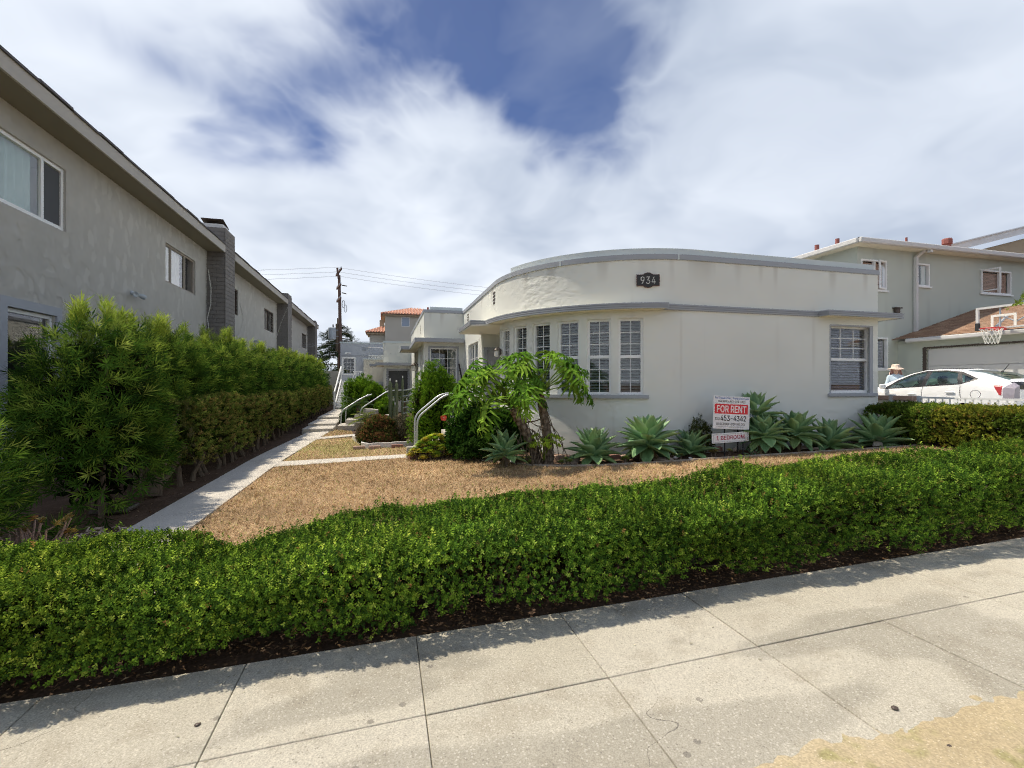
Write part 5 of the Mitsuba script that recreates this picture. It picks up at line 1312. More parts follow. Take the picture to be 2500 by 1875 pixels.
# ------------------------------------------------------------------ bricks, stones and edging of the front bed
ED = thing('bed_edging', 'thin grey bent board edging the planting bed along the dry lawn', 'edging')
edge = [(0.9, 10.2), (1.26, 10.03), (2.04, 9.1), (2.66, 8.39), (3.15, 8.09), (3.69, 7.91), (4.46, 7.80), (5.7, 7.70), (7.88, 7.57), (9.8, 7.41), (10.85, 7.40)]
from scipy.interpolate import CubicSpline
tt = np.arange(len(edge)); cs_ = CubicSpline(tt, np.array(edge))
P = cs_(np.linspace(0, len(edge) - 1, 70))
m = strip([tuple(p) for p in P], 0.011, -0.06, 0.035)
tm = trimesh.Trimesh(*m, process=False); v = np.array(tm.vertices); v[:, 2] += G(v[:, 0], v[:, 1])
put('board', (v, np.array(tm.faces)), 'board_grey', ED)
r = np.random.default_rng(77)
brl = [(3.35, 8.85, 'tan brick lying tilted against the foot of the rounded wall', 0.5, 'brick_tan'), (3.62, 8.75, 'tan brick next to the tilted one near the philodendron', 0.1, 'brick_tan'),
       (4.35, 8.45, 'red brick lying behind the agave right of the philodendron', 0.05, 'brick_red'), (4.62, 8.40, 'pale brick second to the right behind the agave by the philodendron', 0.0, 'brick_tan'),
       (4.92, 8.42, 'pale long brick behind the big round agave', -0.05, 'brick_tan'), (6.05, 8.45, 'dark red brick behind the rental board at its left stake', 0.1, 'brick_red'), (6.75, 8.5, 'brown brick low behind the middle of the rental board', -0.1, 'brick_red'),
       (8.7, 8.35, 'brown brick between the two right hand agaves', 0.2, 'brick_red'), (0.62, 10.12, 'red brick at the left foot of the yellow green rosettes', 0.1, 'brick_red'), (0.92, 10.0, 'red brick at the right foot of the yellow green rosettes', 0.2, 'brick_red')]
for x, y, lab, a, mat in brl:
    M = rotz(a + r.uniform(-0.1, 0.1), (x, y, float(G(x, y)) + 0.03)); 
    tl = r.uniform(-0.25, 0.25); q = np.eye(4); q[:3, :3] = [[math.cos(tl), 0, math.sin(tl)], [0, 1, 0], [-math.sin(tl), 0, math.cos(tl)]]
    put('brick', mv(cbx(-0.13, 0.13, -0.06, 0.06, -0.03, 0.06, 0.008), M @ q), mat, label=lab, cat='brick')


def stone(x, y, sx, sy, sz, lab, mat='flagstone', seed=0, z=0.0):
    r = np.random.default_rng(seed)
    p = r.normal(size=(18, 3)); p = unit(p) * [sx, sy, sz]; p[:, 2] = np.clip(p[:, 2], -sz * 0.7, sz * 0.7)
    h = trimesh.convex.convex_hull(p)
    put('stone', (np.asarray(h.vertices) + [x, y, float(G(x, y)) + sz * 0.4 + z], np.asarray(h.faces)), mat, label=lab, cat='stone')


stone(5.15, 7.98, 0.24, 0.13, 0.05, 'flat pinkish flagstone at the edge below the big round agave', seed=1)
stone(3.45, 8.45, 0.26, 0.14, 0.06, 'flat grey brown stone beside the philodendron foot', seed=2)
stone(3.0, 8.78, 0.16, 0.1, 0.05, 'small flat stone leaning on the philodendron trunks', seed=3)
stone(8.55, 8.1, 0.2, 0.12, 0.05, 'flat brown stone left of the narrow upright agave', seed=4)
stone(8.75, 7.85, 0.17, 0.1, 0.05, 'flat pale stone in front of the narrow upright agave', seed=5)
stone(5.45, 8.02, 0.06, 0.05, 0.04, 'small white stone between the round agave and the low agave', mat='sign_pink', seed=6)
stone(5.75, 7.92, 0.07, 0.05, 0.03, 'small pale chip at the bed edge left of the rental board', mat='shutter_white', seed=7)
put('stone', cbx(-3.75, -3.3, 7.38, 7.72, -0.12, -0.055, 0.02), 'dark_bronze', label='flat dark stepping stone at the foot of the big feathery shrub', cat='stone')
stone(7.15, 8.35, 0.1, 0.08, 0.07, 'small brown stone behind the right stake of the rental board', seed=9)
stone(2.35, 8.85, 0.07, 0.05, 0.04, 'small pale stone left of the leaning philodendron trunk', mat='shutter_white', seed=10)
stone(10.2, 7.72, 0.12, 0.1, 0.09, 'grey weathered stump stone under the rightmost agave', mat='board_grey', seed=12)

# second bed: white bent kerb and bricks
KB = thing('bed_kerb', 'curved low whitish kerb round the bed of the reddish bush', 'kerb')
kp = [(-0.9, 14.6), (-0.86, 14.3), (-0.66, 13.6), (-0.58, 13.0), (-0.55, 12.5), (-0.4, 12.3), (0.1, 12.25), (0.58, 12.3), (0.9, 12.35)]
m = strip(kp, 0.03, -0.05, 0.13); v = m[0].copy(); v[:, 2] += G(v[:, 0], v[:, 1])
put('kerb', (v, m[1]), 'shutter_white', KB)
for x, y, lab in ((-0.25, 12.12, 'left brick lying below the white bed kerb'), (0.3, 12.14, 'right brick lying below the white bed kerb'), (-0.62, 12.25, 'brick at the left corner of the white bed kerb')):
    put('brick', mv(cbx(-0.14, 0.14, -0.05, 0.05, -0.03, 0.05, 0.008), rotz(0.05, (x, y, float(G(x, y)) + 0.03))), 'brick_tan' if x < 0.2 else 'brick_red', label=lab, cat='brick')
# second steps and rails
S3 = thing('court_steps', 'pale concrete steps rising right at the second unit, beyond the reddish bush', 'steps')
for i, (x, y, z) in enumerate(((-1.62, 18.0, 0.13), (-1.38, 18.4, 0.30), (-1.1, 18.8, 0.46), (-0.8, 19.0, 0.62))):
    put('step', cbx(x, x + 0.55, y - 0.35, y + 0.8, -0.1, z, 0.012), 'path_concrete', S3)
put('cheek_block', [cbx(0.0, 0.4, 15.4, 15.75, 0, 0.62, 0.012)], 'path_concrete', S3)
put('cheek_block', [cbx(-0.95, -0.72, 16.6, 16.9, 0, 0.3, 0.012)], 'path_concrete', S3)
handrail([(-1.56, 18.2, 0.02), (-1.54, 18.2, 0.62), (-1.0, 18.4, 0.98), (-0.6, 18.5, 1.2)], 'thin greenish handrail at the second steps, leftmost of the rails')
handrail([(-1.45, 18.9, 0.02), (-1.43, 18.9, 0.70), (-0.9, 19.0, 1.05), (-0.5, 19.1, 1.2)], 'thin greenish handrail just behind the leftmost rail at the second steps')
handrail([(-0.84, 17.3, 0.0), (-0.84, 17.3, 0.72), (0.1, 17.4, 1.36), (0.75, 17.5, 1.38)], 'long pale handrail rising behind the small palm to the second unit')
# ------------------------------------------------------------------ plants: leaf generators


def rand_unit(r, n):
    return unit(r.normal(size=(n, 3)))


def leaf_quads(B, D, N, Lg, W, fold=0.25, mid=0.45, curl=0.0):
    """Folded diamond leaves: base B, direction D, face normal hint N, length, width."""
    D = unit(D); S = unit(np.cross(D, N)); Nn = np.cross(S, D)
    Lg, W = np.asarray(Lg)[:, None], np.asarray(W)[:, None]
    m = B + D * Lg * mid
    a = m + S * W * 0.5 + Nn * W * fold; b = m - S * W * 0.5 + Nn * W * fold
    t = B + D * Lg - Nn * Lg * curl
    n = len(B)
    v = np.stack([B, a, t, b], 1).reshape(-1, 3)
    k = np.arange(n)[:, None] * 4
    f = np.stack([k + [0, 1, 2], k + [0, 2, 3]], 1).reshape(-1, 3)
    return v, f


def leaf_hex(B, D, N, Lg, W, fold=0.2, curl=0.08):
    """Rounder six point leaves for near foliage."""
    D = unit(D); S = unit(np.cross(D, N)); Nn = np.cross(S, D)
    Lg, W = np.asarray(Lg)[:, None], np.asarray(W)[:, None]
    p1, p2 = B + D * Lg * 0.30, B + D * Lg * 0.72 - Nn * Lg * curl * 0.4
    t = B + D * Lg - Nn * Lg * curl
    u = Nn * W * fold
    v = np.stack([B, p1 + S * W * 0.45 + u, p2 + S * W * 0.40 + u, t, p2 - S * W * 0.40 + u, p1 - S * W * 0.45 + u], 1).reshape(-1, 3)
    k = np.arange(len(B))[:, None] * 6
    f = np.stack([k + [0, 1, 2], k + [0, 2, 3], k + [0, 3, 4], k + [0, 4, 5]], 1).reshape(-1, 3)
    return v, f


def sprigs(r, P, A, k, ln, leaf_l, leaf_w, spread=0.85, col=None, hexa=False, fold=0.2, wig=0.25):
    """k leaves round each of the sprigs at P with axis A; returns mesh and per vertex colours (col: per sprig rgb)."""
    n = len(P)
    A = unit(A); ref = np.where(np.abs(A[:, 2:]) < 0.9, [[0, 0, 1.0]], [[1.0, 0, 0]])
    U = unit(np.cross(A, ref)); V = np.cross(A, U)
    ph = r.uniform(0, 2 * PI, (n, 1)) + np.arange(k)[None] * 2.4
    t = (np.arange(k)[None] + r.uniform(0, 1, (n, k))) / k
    rad = np.cos(ph)[..., None] * U[:, None] + np.sin(ph)[..., None] * V[:, None]
    B = P[:, None] + A[:, None] * (t * ln)[..., None] + rad * 0.002
    up = (1.15 - spread + 0.55 * t)[..., None]
    D = rad * spread + A[:, None] * up + r.normal(size=(n, k, 3)) * wig
    N = A[:, None] * 0.9 - rad * 0.4 + r.normal(size=(n, k, 3)) * 0.25
    Lg = leaf_l * r.uniform(0.7, 1.2, (n, k)); W = leaf_w * r.uniform(0.75, 1.2, (n, k))
    fn = leaf_hex if hexa else leaf_quads
    m = fn(B.reshape(-1, 3), D.reshape(-1, 3), N.reshape(-1, 3), Lg.ravel(), W.ravel(), fold)
    c = (col[:, None] * r.uniform(0.78, 1.22, (n, k, 1))).reshape(-1, 3)
    return m, np.repeat(c, 6 if hexa else 4, 0)


def pal(r, n, cols, w, jit=0.12):
    c = np.array(cols)[r.choice(len(cols), n, p=np.array(w) / np.sum(w))]
    return np.clip(c * (1 + r.normal(size=(n, 1)) * jit), 0.004, 0.9)


def twigs(r, P0, P1, rad, n=4, sides=4, jit=0.03):
    ms = []
    for a, b, q in zip(P0, P1, np.broadcast_to(rad, len(P0))):
        t = np.linspace(0, 1, n)[:, None]
        p = a * (1 - t) + b * t + np.vstack([np.zeros(3), r.normal(size=(n - 2, 3)) * jit, np.zeros(3)])
        ms.append(tube(p, np.linspace(q, q * 0.5, n), sides, caps=False))
    return cat_mesh(ms)


def hedge(key_label, cat, x0, x1, yc, hw, zt, zb, n, seed, cols, wts, swap=False, leaf=(0.021, 0.013), k=9, ln=0.05, hexa=False, bump=0.07, mat='leaf_gloss', back=0.35, density=None, twign=160, patch=None, name='hedge', lean=0.0, shoots=0.05):
    """Clipped hedge along x (or along y when swap): functions of the run coordinate give centre line, half width, top and bottom (relative to the ground)."""
    r = np.random.default_rng(seed)
    key = thing(name, key_label, cat)
    x = r.uniform(x0, x1, n * 2)
    if density is not None:
        x = x[r.random(len(x)) < density(x)][:n]
    else:
        x = x[:n]
    n = len(x)
    s = r.uniform(0, 1 + back, n)                    # 0 front bottom, up the front, over the top, down the back
    H, Wd = zt(x) - zb(x), hw(x)
    fr = np.clip(H / (H + 2 * Wd), 0.3, 0.7)
    th = np.where(s < fr, 0, np.where(s < 1, 1, 2))
    a = np.where(th == 0, s / fr, np.where(th == 1, (s - fr) / (1 - fr), 1 - (s - 1) / max(back, 1e-3)))
    cy = np.where(th == 0, -1.0, np.where(th == 1, -1 + 2 * a, 1.0)); cz = np.where(th == 1, 1.0, a)
    # superellipse rounding of the shoulders
    e = 7.0
    zz = 2 * cz - 1
    q = (np.abs(cy) ** e + np.where(zz > 0, np.abs(zz), 0) ** e) ** (1 / e)
    q = np.maximum(q, 1e-3); cy2 = cy / np.maximum(q, 1); zz2 = np.where(zz > 0, zz / np.maximum(q, 1), zz)
    ny = np.sign(cy) * np.abs(cy) ** 3; nz = np.where(zz > 0, zz ** 3, 0.05)
    N = unit(np.stack([0 * x, ny, nz + 0.02], 1))
    y = yc(x) + cy2 * Wd; z = zb(x) + (zz2 + 1) / 2 * H
    y = y - lean * np.clip((zz2 + 1) / 2 - 0.25, 0, 1) * (1 - cy) / 2
    bp = (meshkit.fbm(np.stack([x * 3.2, y * 3.2, z * 3.2], 1), 3, seed) - 0.5) * 2
    depth = r.exponential(0.045, n) * (r.random(n) < 0.75)
    P = np.stack([x, y, z], 1) + N * (bump * bp * 1.6 - depth)[:, None]
    # ragged lower edge
    keep = ~((cz < 0.22) & (th != 1) & (r.random(n) < 0.75 * (1 - cz / 0.22)))
    thin = meshkit.fbm(np.stack([x * 2.3, z * 2.3 + 9, y], 1), 2, seed + 4)
    keep &= ~((thin < 0.36) & (r.random(n) < 0.6) & (cz < 0.8))
    P, N, depth, th, cz, x = P[keep], N[keep], depth[keep], th[keep], cz[keep], x[keep]; n = len(P)
    A = N + [0, 0, 0.55] + r.normal(size=(n, 3)) * 0.45
    if swap: P, A = P[:, [1, 0, 2]], A[:, [1, 0, 2]]
    P[:, 2] += G(P[:, 0], P[:, 1])
    c = pal(r, n, cols, wts)
    vig = meshkit.fbm(np.stack([x * 1.6, P[:, 1] * 1.6, P[:, 2] * 3], 1), 2, seed + 8)
    c = c * (0.45 + 1.1 * vig)[:, None]
    if patch is not None: c = patch(r, P, c)
    sh = (r.random(n) < shoots) & (th == 1)             # taller young shoots on top
    P[sh, 2] += r.uniform(0.015, 0.075, sh.sum()); A[sh] = [0, 0, 1.0] + r.normal(size=(sh.sum(), 3)) * 0.2; c[sh] *= [1.35, 1.25, 1.2]
    m, vc = sprigs(r, P, A, k, ln, leaf[0], leaf[1], col=c, hexa=hexa)
    put('foliage', m, mat, key, color=vc, kind='stuff')
    if twign:
        xs = r.uniform(x0, x1, twign)
        p0 = np.stack([xs, yc(xs) + r.uniform(-0.3, 0.3, twign) * hw(xs), 0 * xs - 0.03], 1)
        p1 = p0 + np.stack([r.normal(0, 0.16, twign), r.uniform(-0.9, 0.9, twign) * hw(xs), zb(xs) + r.uniform(0.35, 0.95, twign) * (zt(xs) - zb(xs))], 1)
        if swap: p0, p1 = p0[:, [1, 0, 2]], p1[:, [1, 0, 2]]
        for p in (p0, p1): p[:, 2] += G(p[:, 0], p[:, 1])
        put('branch', twigs(r, p0, p1, r.uniform(0.005, 0.013, twign)), 'bark', key, kind='stuff')
    # shadowed heart of dense inner twigs and old leaves
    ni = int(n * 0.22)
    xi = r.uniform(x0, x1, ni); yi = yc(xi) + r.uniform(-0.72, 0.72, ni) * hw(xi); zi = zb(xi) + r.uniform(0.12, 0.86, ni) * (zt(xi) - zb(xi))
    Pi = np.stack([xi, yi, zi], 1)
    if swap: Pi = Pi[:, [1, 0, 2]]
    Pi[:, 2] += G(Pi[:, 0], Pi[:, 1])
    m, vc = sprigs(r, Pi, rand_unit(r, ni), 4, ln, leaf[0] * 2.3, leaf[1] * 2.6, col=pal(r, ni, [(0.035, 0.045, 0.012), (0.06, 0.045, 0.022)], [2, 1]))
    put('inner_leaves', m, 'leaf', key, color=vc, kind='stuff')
    return key


BOX = [(0.105, 0.205, 0.024), (0.062, 0.135, 0.019), (0.18, 0.30, 0.035), (0.30, 0.42, 0.07), (0.026, 0.062, 0.013), (0.26, 0.17, 0.06)]
ztop = lambda x: np.interp(x, [-4, -2.6, -1.76, -1.32, -1.12, -0.85, -0.33, 0.2, 1.3, 2.1, 2.84, 3.05, 4, 5.8, 7.9, 11], [0.50, 0.50, 0.53, 0.47, 0.36, 0.44, 0.52, 0.54, 0.57, 0.56, 0.545, 0.655, 0.63, 0.64, 0.66, 0.66])


def fp(r, P, c):
    y = np.clip(1 - np.abs(P[:, 0] + 2.0) / 1.2, 0, 1) * 0.6 + 0.25 * (meshkit.noise(P * 1.3) > 0.62)
    return c * (1 + np.stack([0.75 * y, 0.38 * y, 0.2 * y], 1))


hedge('long clipped box hedge with small glossy leaves along the pavement', 'hedge', -3.9, 10.2, lambda x: 3.585 + 0 * x, lambda x: 0.565 + 0.02 * np.sin(x * 1.7), ztop, lambda x: 0.05 + 0.07 * np.sin(x * 2.1) ** 2,
      78000, 101, BOX, [3, 3, 2.2, 0.7, 2.2, 0.08], hexa=False, leaf=(0.0178, 0.0118), k=9, ln=0.045, bump=0.06, lean=0.10, shoots=0.09, mat='leaf_wax', density=lambda x: np.interp(x, [-4, 3, 6, 10], [1, 0.8, 0.5, 0.35]), twign=420, patch=fp)


def rp(r, P, c):
    y = (meshkit.noise(np.stack([P[:, 1] * 0.9, P[:, 2] * 1.2, 0 * P[:, 0]], 1), 3) > 0.55) * np.clip((7.4 - P[:, 1]) / 1.0, 0, 1)
    return np.where(y[:, None] > 0.3, c * [1.45, 1.12, 1.05], c)


hedge('box hedge with yellowing patches between the right end of the house and the driveway', 'hedge', 4.3, 8.5, lambda x: 11.35 + 0 * x, lambda x: 0.52 + 0 * x, lambda x: 0.80 + 0 * x, lambda x: 0.02 + 0 * x, 11000, 102,
      [(0.10, 0.165, 0.022), (0.065, 0.11, 0.017), (0.17, 0.23, 0.035), (0.22, 0.19, 0.05)], [3, 2.5, 1.8, 0.4], swap=True, leaf=(0.034, 0.022), k=8, ln=0.06, twign=60, bump=0.05, patch=rp)

# low reddish hedge at the foot of the tall one
hedge('low reddish green clipped hedge below the tall feathery hedge', 'hedge', 9.0, 30.5, lambda x: -3.45 + 0 * x, lambda x: 0.38 + 0.03 * np.sin(x * 2), lambda x: 1.38 + 0.06 * np.sin(x * 1.3), lambda x: 0.22 + 0.04 * np.sin(x * 3), 13000, 103,
      [(0.175, 0.23, 0.045), (0.24, 0.225, 0.06), (0.11, 0.15, 0.03), (0.30, 0.235, 0.08), (0.22, 0.29, 0.06)], [3, 2.6, 2, 1, 1], swap=True, leaf=(0.05, 0.026), k=8, ln=0.07, bump=0.08, twign=0, mat='leaf',
      density=lambda x: np.interp(x, [8, 14, 30], [1, 0.7, 0.35]))
LOWH = [k for k in labels if k.startswith('hedge')][-1].split('__')[0]
r = np.random.default_rng(31)
yt = np.concatenate([np.arange(9.15, 16, 0.42), np.arange(16, 30, 0.7)])
p0 = np.stack([-3.32 + r.normal(0, 0.05, len(yt)), yt, 0 * yt - 0.05], 1); p1 = p0 + np.stack([r.normal(-0.05, 0.1, len(yt)), r.normal(0, 0.12, len(yt)), 0.55 + 0 * yt], 1)
for a, b in zip(p0, p1):
    a[2] += G(a[0], a[1]); b[2] += G(a[0], a[1])
    put('trunk', twigs(r, [a], [b], 0.045, 5, 6, 0.02), 'bark', LOWH, smooth=50)
# bare forked stems at its near end
put('trunk', cat_mesh([tube([(-3.4, 8.35, -0.1), (-3.38, 8.4, 0.2), (-3.36, 8.5, 0.42)], [0.11, 0.10, 0.09], 8), tube([(-3.36, 8.48, 0.4), (-3.3, 8.42, 0.7), (-3.42, 8.3, 1.05)], [0.045, 0.035, 0.02], 6), tube([(-3.36, 8.5, 0.4), (-3.34, 8.75, 0.8), (-3.3, 8.95, 1.1)], [0.05, 0.04, 0.02], 6),
                       tube([(-3.4, 8.6, 0.02), (-3.3, 8.85, 0.3), (-3.25, 9.05, 0.6)], [0.05, 0.04, 0.03], 6), tube([(-3.33, 8.45, 0.65), (-3.25, 8.25, 0.85), (-3.2, 8.2, 1.1)], [0.025, 0.02, 0.01], 5)]), 'bark', LOWH, smooth=50)
n = 420
P = np.stack([r.uniform(-3.65, -3.1, n), r.uniform(8.1, 9.2, n), r.uniform(0.25, 1.35, n)], 1)
keep = (P[:, 2] > 0.75) | (P[:, 1] > 8.65)
m, vc = sprigs(r, P[keep], np.array([0.3, -0.3, 0.8]) + r.normal(size=(keep.sum(), 3)) * 0.5, 9, 0.06, 0.05, 0.026, col=pal(r, keep.sum(), [(0.075, 0.10, 0.025), (0.11, 0.11, 0.03), (0.15, 0.14, 0.07)], [3, 2, 1]))
put('foliage', m, 'leaf', LOWH, color=vc, kind='stuff')

# ------------------------------------------------------------------ tall feathery hedge of separate shrubs (long strap leaves)
POD = [(0.065, 0.14, 0.020), (0.038, 0.09, 0.014), (0.13, 0.225, 0.03), (0.20, 0.30, 0.045), (0.022, 0.05, 0.011)]


def feathery(x, y, w, h, n, needle, seed, label, group=None, z0=0.25, nl=22, wid=0.009, depthy=None, tops=6, boxy=0.62):
    r = np.random.default_rng(seed)
    key = thing('feathery_shrub', label, 'shrub', group)
    g = float(G(x, y))
    dy = depthy or w
    d = rand_unit(r, n)
    d[:, 2] = np.abs(d[:, 2]) * 1.0 - r.random(n) * 0.9
    box = np.abs(d).max(1, keepdims=True)
    shp = d / box ** boxy                                    # between ball and box: clipped but soft
    lump = 1 + 0.28 * (meshkit.fbm(shp * 2.4 + seed, 3, seed) - 0.5)
    rr = (1 - r.exponential(0.09, n)) * lump
    rr = np.clip(rr, 0.35, 1.2)
    P = np.array([x, y, g + z0 + (h - z0) / 2]) + shp * rr[:, None] * [w, dy, (h - z0) / 2]
    A = unit(shp * [1.0, 1.0, 0.55] + [0, 0, 0.45] + r.normal(size=(n, 3)) * 0.45)
    c = pal(r, n, POD, [3, 2.5, 1.8, 0.7, 1.5])
    topness = np.clip((P[:, 2] - g - h * 0.72) / (h * 0.28), 0, 1)
    young = (r.random(n) < 0.10 + 0.45 * topness)
    c[young] = pal(r, young.sum(), [(0.23, 0.32, 0.05), (0.32, 0.40, 0.08), (0.16, 0.25, 0.04)], [2, 1, 2])
    # upright leaders on top
    k = tops
    if k:
        a = r.uniform(0, 2 * PI, k); q = np.sqrt(r.random(k)) * 0.75
        for i in range(k):
            hh = r.uniform(0.08, 0.26)
            base = np.array([x + w * q[i] * math.cos(a[i]), y + dy * q[i] * math.sin(a[i]), g + h * 0.97])
            m = 7
            P = np.vstack([P, base + np.array([0, 0, 1.0]) * np.linspace(-0.05, hh, m)[:, None] + r.normal(size=(m, 3)) * 0.012]); A = np.vstack([A, np.tile([0, 0, 1.0], (m, 1)) + r.normal(size=(m, 3)) * 0.12])
            c = np.vstack([c, pal(r, m, [(0.36, 0.45, 0.08), (0.26, 0.36, 0.05)], [1, 1])])
    m, vc = sprigs(r, P, A, nl, needle * 1.1, needle, wid, spread=0.75, col=c, fold=0.12, wig=0.14)
    put('crown', m, 'leaf_gloss', key, color=vc, kind='stuff')
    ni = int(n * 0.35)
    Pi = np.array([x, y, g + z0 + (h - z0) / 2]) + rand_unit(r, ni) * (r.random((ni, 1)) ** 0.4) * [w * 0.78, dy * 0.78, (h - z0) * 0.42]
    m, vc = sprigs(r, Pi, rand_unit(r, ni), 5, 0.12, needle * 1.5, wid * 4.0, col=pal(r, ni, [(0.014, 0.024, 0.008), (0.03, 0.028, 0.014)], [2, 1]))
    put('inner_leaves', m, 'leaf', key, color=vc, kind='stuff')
    st = [tube([(x + dx, y + ey, g - 0.1), (x + dx * 1.6, y + ey * 1.5, g + h * 0.35), (x + dx * 2.6, y + ey * 2.4, g + h * 0.85)], [0.035, 0.028, 0.015], 7) for dx, ey in ((0.02, 0.02), (-0.12, 0.16), (0.10, -0.15))]
    put('trunk', st, 'bark', key, smooth=50)
    return key


feathery(-3.85, 4.85, 0.62, 1.45, 620, 0.13, 201, 'feathery green shrub cut by the left picture border, nearest of the tall hedge', nl=18, wid=0.014, tops=3)
feathery(-3.66, 7.45, 0.60, 2.50, 1300, 0.135, 202, 'big dark feathery shrub with pale young shoots in front of the lower grey cased window', nl=18, wid=0.0145, boxy=0.45, depthy=0.92, tops=11, z0=0.0)
ys = [9.2, 9.95, 10.65, 11.6, 12.6, 13.6, 14.7, 15.8, 17.0, 18.2, 19.5, 20.8, 22.2, 23.6, 25.1, 26.7, 28.4, 30.2]
rowlab = ['feathery green shrub of the long tall hedge beside the grey building, none standing apart'] * len(ys)
rowlab[0] = 'nearest shrub of the tall hedge row, just beyond the dark gap by the big shrub'
rowlab[-1] = 'farthest shrub ending the long tall hedge row at the side gate'
for i, y in enumerate(ys):
    f = np.interp(y, [8, 12, 18, 30], [1, 0.85, 0.55, 0.3])
    far = np.interp(y, [8, 30], [1.0, 2.6])
    feathery(-3.95 + 0.03 * math.sin(i * 2.1), y, 0.60, 2.62 + 0.09 * math.sin(i * 1.9) + (0.06 if y > 12 else -0.05), int(900 * f), 0.12 * far ** 0.5, 210 + i, rowlab[i], group='clipped row of the tall hedge', nl=16 if y < 14 else 12, wid=0.0125 * far, depthy=0.50 * (ys[min(i + 1, len(ys) - 1)] - ys[max(i - 1, 0)]) / 2 + 0.03, tops=6)
# grassy tuft under the big shrub
r = np.random.default_rng(9)
tk = thing('strap_leaf_tuft', 'small dark tuft of strap leaves on the soil under the big feathery shrub', 'plant')
P = np.tile([[-3.35, 6.15, float(G(-3.35, 6.15)) + 0.06]], (14, 1)) + r.normal(size=(14, 3)) * [0.08, 0.08, 0.03]
m, vc = sprigs(r, P, np.tile([0, 0, 1.0], (14, 1)) + r.normal(size=(14, 3)) * 0.3, 9, 0.05, 0.24, 0.016, spread=0.9, col=pal(r, 14, POD, [3, 3, 1, 0.3, 1]))
put('leaves', m, 'leaf_gloss', tk, color=vc, kind='stuff')

# jade like succulent and prunings at the lower left
JD = thing('succulent_shrub', 'small orange green succulent with bare forked stems in the dark left corner', 'plant')
r = np.random.default_rng(12)
tips = np.stack([r.uniform(-3.75, -2.95, 26), r.normal(5.65, 0.14, 26), float(G(-3.3, 5.6)) + r.uniform(0.18, 0.36, 26)], 1)
put('stem', twigs(r, np.array([[-3.35, 5.7, -0.12]]) + 0.35 * (tips - [-3.35, 5.7, 0.2]) * [1, 1, 0], tips, 0.014, 5, 5, 0.02), 'brick_tan', JD)
m, vc = sprigs(r, tips, np.tile([0, 0, 1.0], (26, 1)) + r.normal(size=(26, 3)) * 0.3, 9, 0.03, 0.045, 0.030, spread=0.85, col=pal(r, 26, [(0.28, 0.20, 0.05), (0.20, 0.19, 0.05), (0.32, 0.17, 0.05)], [2, 2, 1]), hexa=True)
put('leaves', m, 'succulent', JD, color=vc, kind='stuff')
DB = []
for i in range(16):
    a = r.uniform(0, 2 * PI); p = np.array([-2.95 + r.normal(0, 0.13), 6.1 + r.normal(0, 0.16), -0.06 + r.uniform(0.0, 0.07)])
    DB.append(tube([p, p + [0.09 * math.cos(a), 0.09 * math.sin(a), 0.03], p + [0.17 * math.cos(a + 0.3), 0.17 * math.sin(a + 0.3), 0.015]], [0.010, 0.008, 0.005], 5))
put('pruning_heap', DB, 'flagstone', label='little heap of pale dry prunings on the soil by the path start', cat='prunings', kind='stuff')

# ------------------------------------------------------------------ agaves


def agave_leaf(Lg, W, arch, cup, seed, n=9):
    """One thick pointed leaf along +x, rising in z."""
    t = np.linspace(0, 1, n)
    w = W * np.array([np.interp(q, [0, 0.15, 0.45, 0.6, 0.8, 0.93, 1], [0.48, 0.56, 0.96, 1.0, 0.66, 0.26, 0.0]) for q in t]) / 2
    x = Lg * t * (1 - 0.04 * arch * t); z = -arch * Lg * t ** 2 * 0.32
    th = 0.026 * (1 - t) ** 0.8 * (Lg / 0.5) + 0.003
    tw = 0.012 * math.sin(seed * 1.7) * t
    rings = []
    for i in range(n):
        c = cup * w[i]
        rings.append([[x[i], -w[i], z[i] + c + tw[i]], [x[i], -w[i] * 0.5, z[i] + c * 0.28 + tw[i] * 0.5], [x[i], 0, z[i]], [x[i], w[i] * 0.5, z[i] + c * 0.28 - tw[i] * 0.5], [x[i], w[i], z[i] + c - tw[i]], [x[i], w[i] * 0.5, z[i] + c * 0.28 - th[i]], [x[i], 0, z[i] - th[i] * 1.2], [x[i], -w[i] * 0.5, z[i] + c * 0.28 - th[i]]])
    v = np.array(rings).reshape(-1, 3); f = []
    k = 8; i = np.arange(k); j = (i + 1) % k
    for s in range(n - 1):
        f += [np.stack([s * k + i, (s + 1) * k + j, s * k + j], 1), np.stack([s * k + i, (s + 1) * k + i, (s + 1) * k + j], 1)]
    tt = np.repeat(t, 8); edge = np.tile([1, 0, 0, 0, 1, 0, 0, 0], n)
    r = np.random.default_rng(seed)
    base = np.array([[0.17, 0.295, 0.125], [0.12, 0.235, 0.105], [0.22, 0.345, 0.135], [0.14, 0.265, 0.135]][seed % 4])
    c = base * (1 + 0.25 * (0.5 - tt)[:, None]) + edge[:, None] * np.array([0.10, 0.11, 0.05]) + np.maximum(0, tt - 0.9)[:, None] * np.array([0.5, 0.2, 0.0])
    return (v, np.vstack(f)), c


LEAFV = []
for i in range(10):
    m, c = agave_leaf(1.0, 0.40 + 0.05 * (i % 3), [0.15, 0.45, 0.8][i % 3], 0.34 + 0.06 * (i % 2), i)
    LEAFV.append(mikit.ply(m, 'succulent', smooth=True, color=c))


DRYV = []
for i in range(2):
    m, c = agave_leaf(1.0, 0.30, 1.6, 0.7, 20 + i)
    DRYV.append(mikit.ply(m, 'straw', smooth=True, color=c * 0 + np.array([[0.26, 0.20, 0.12], [0.20, 0.16, 0.09]])[i]))


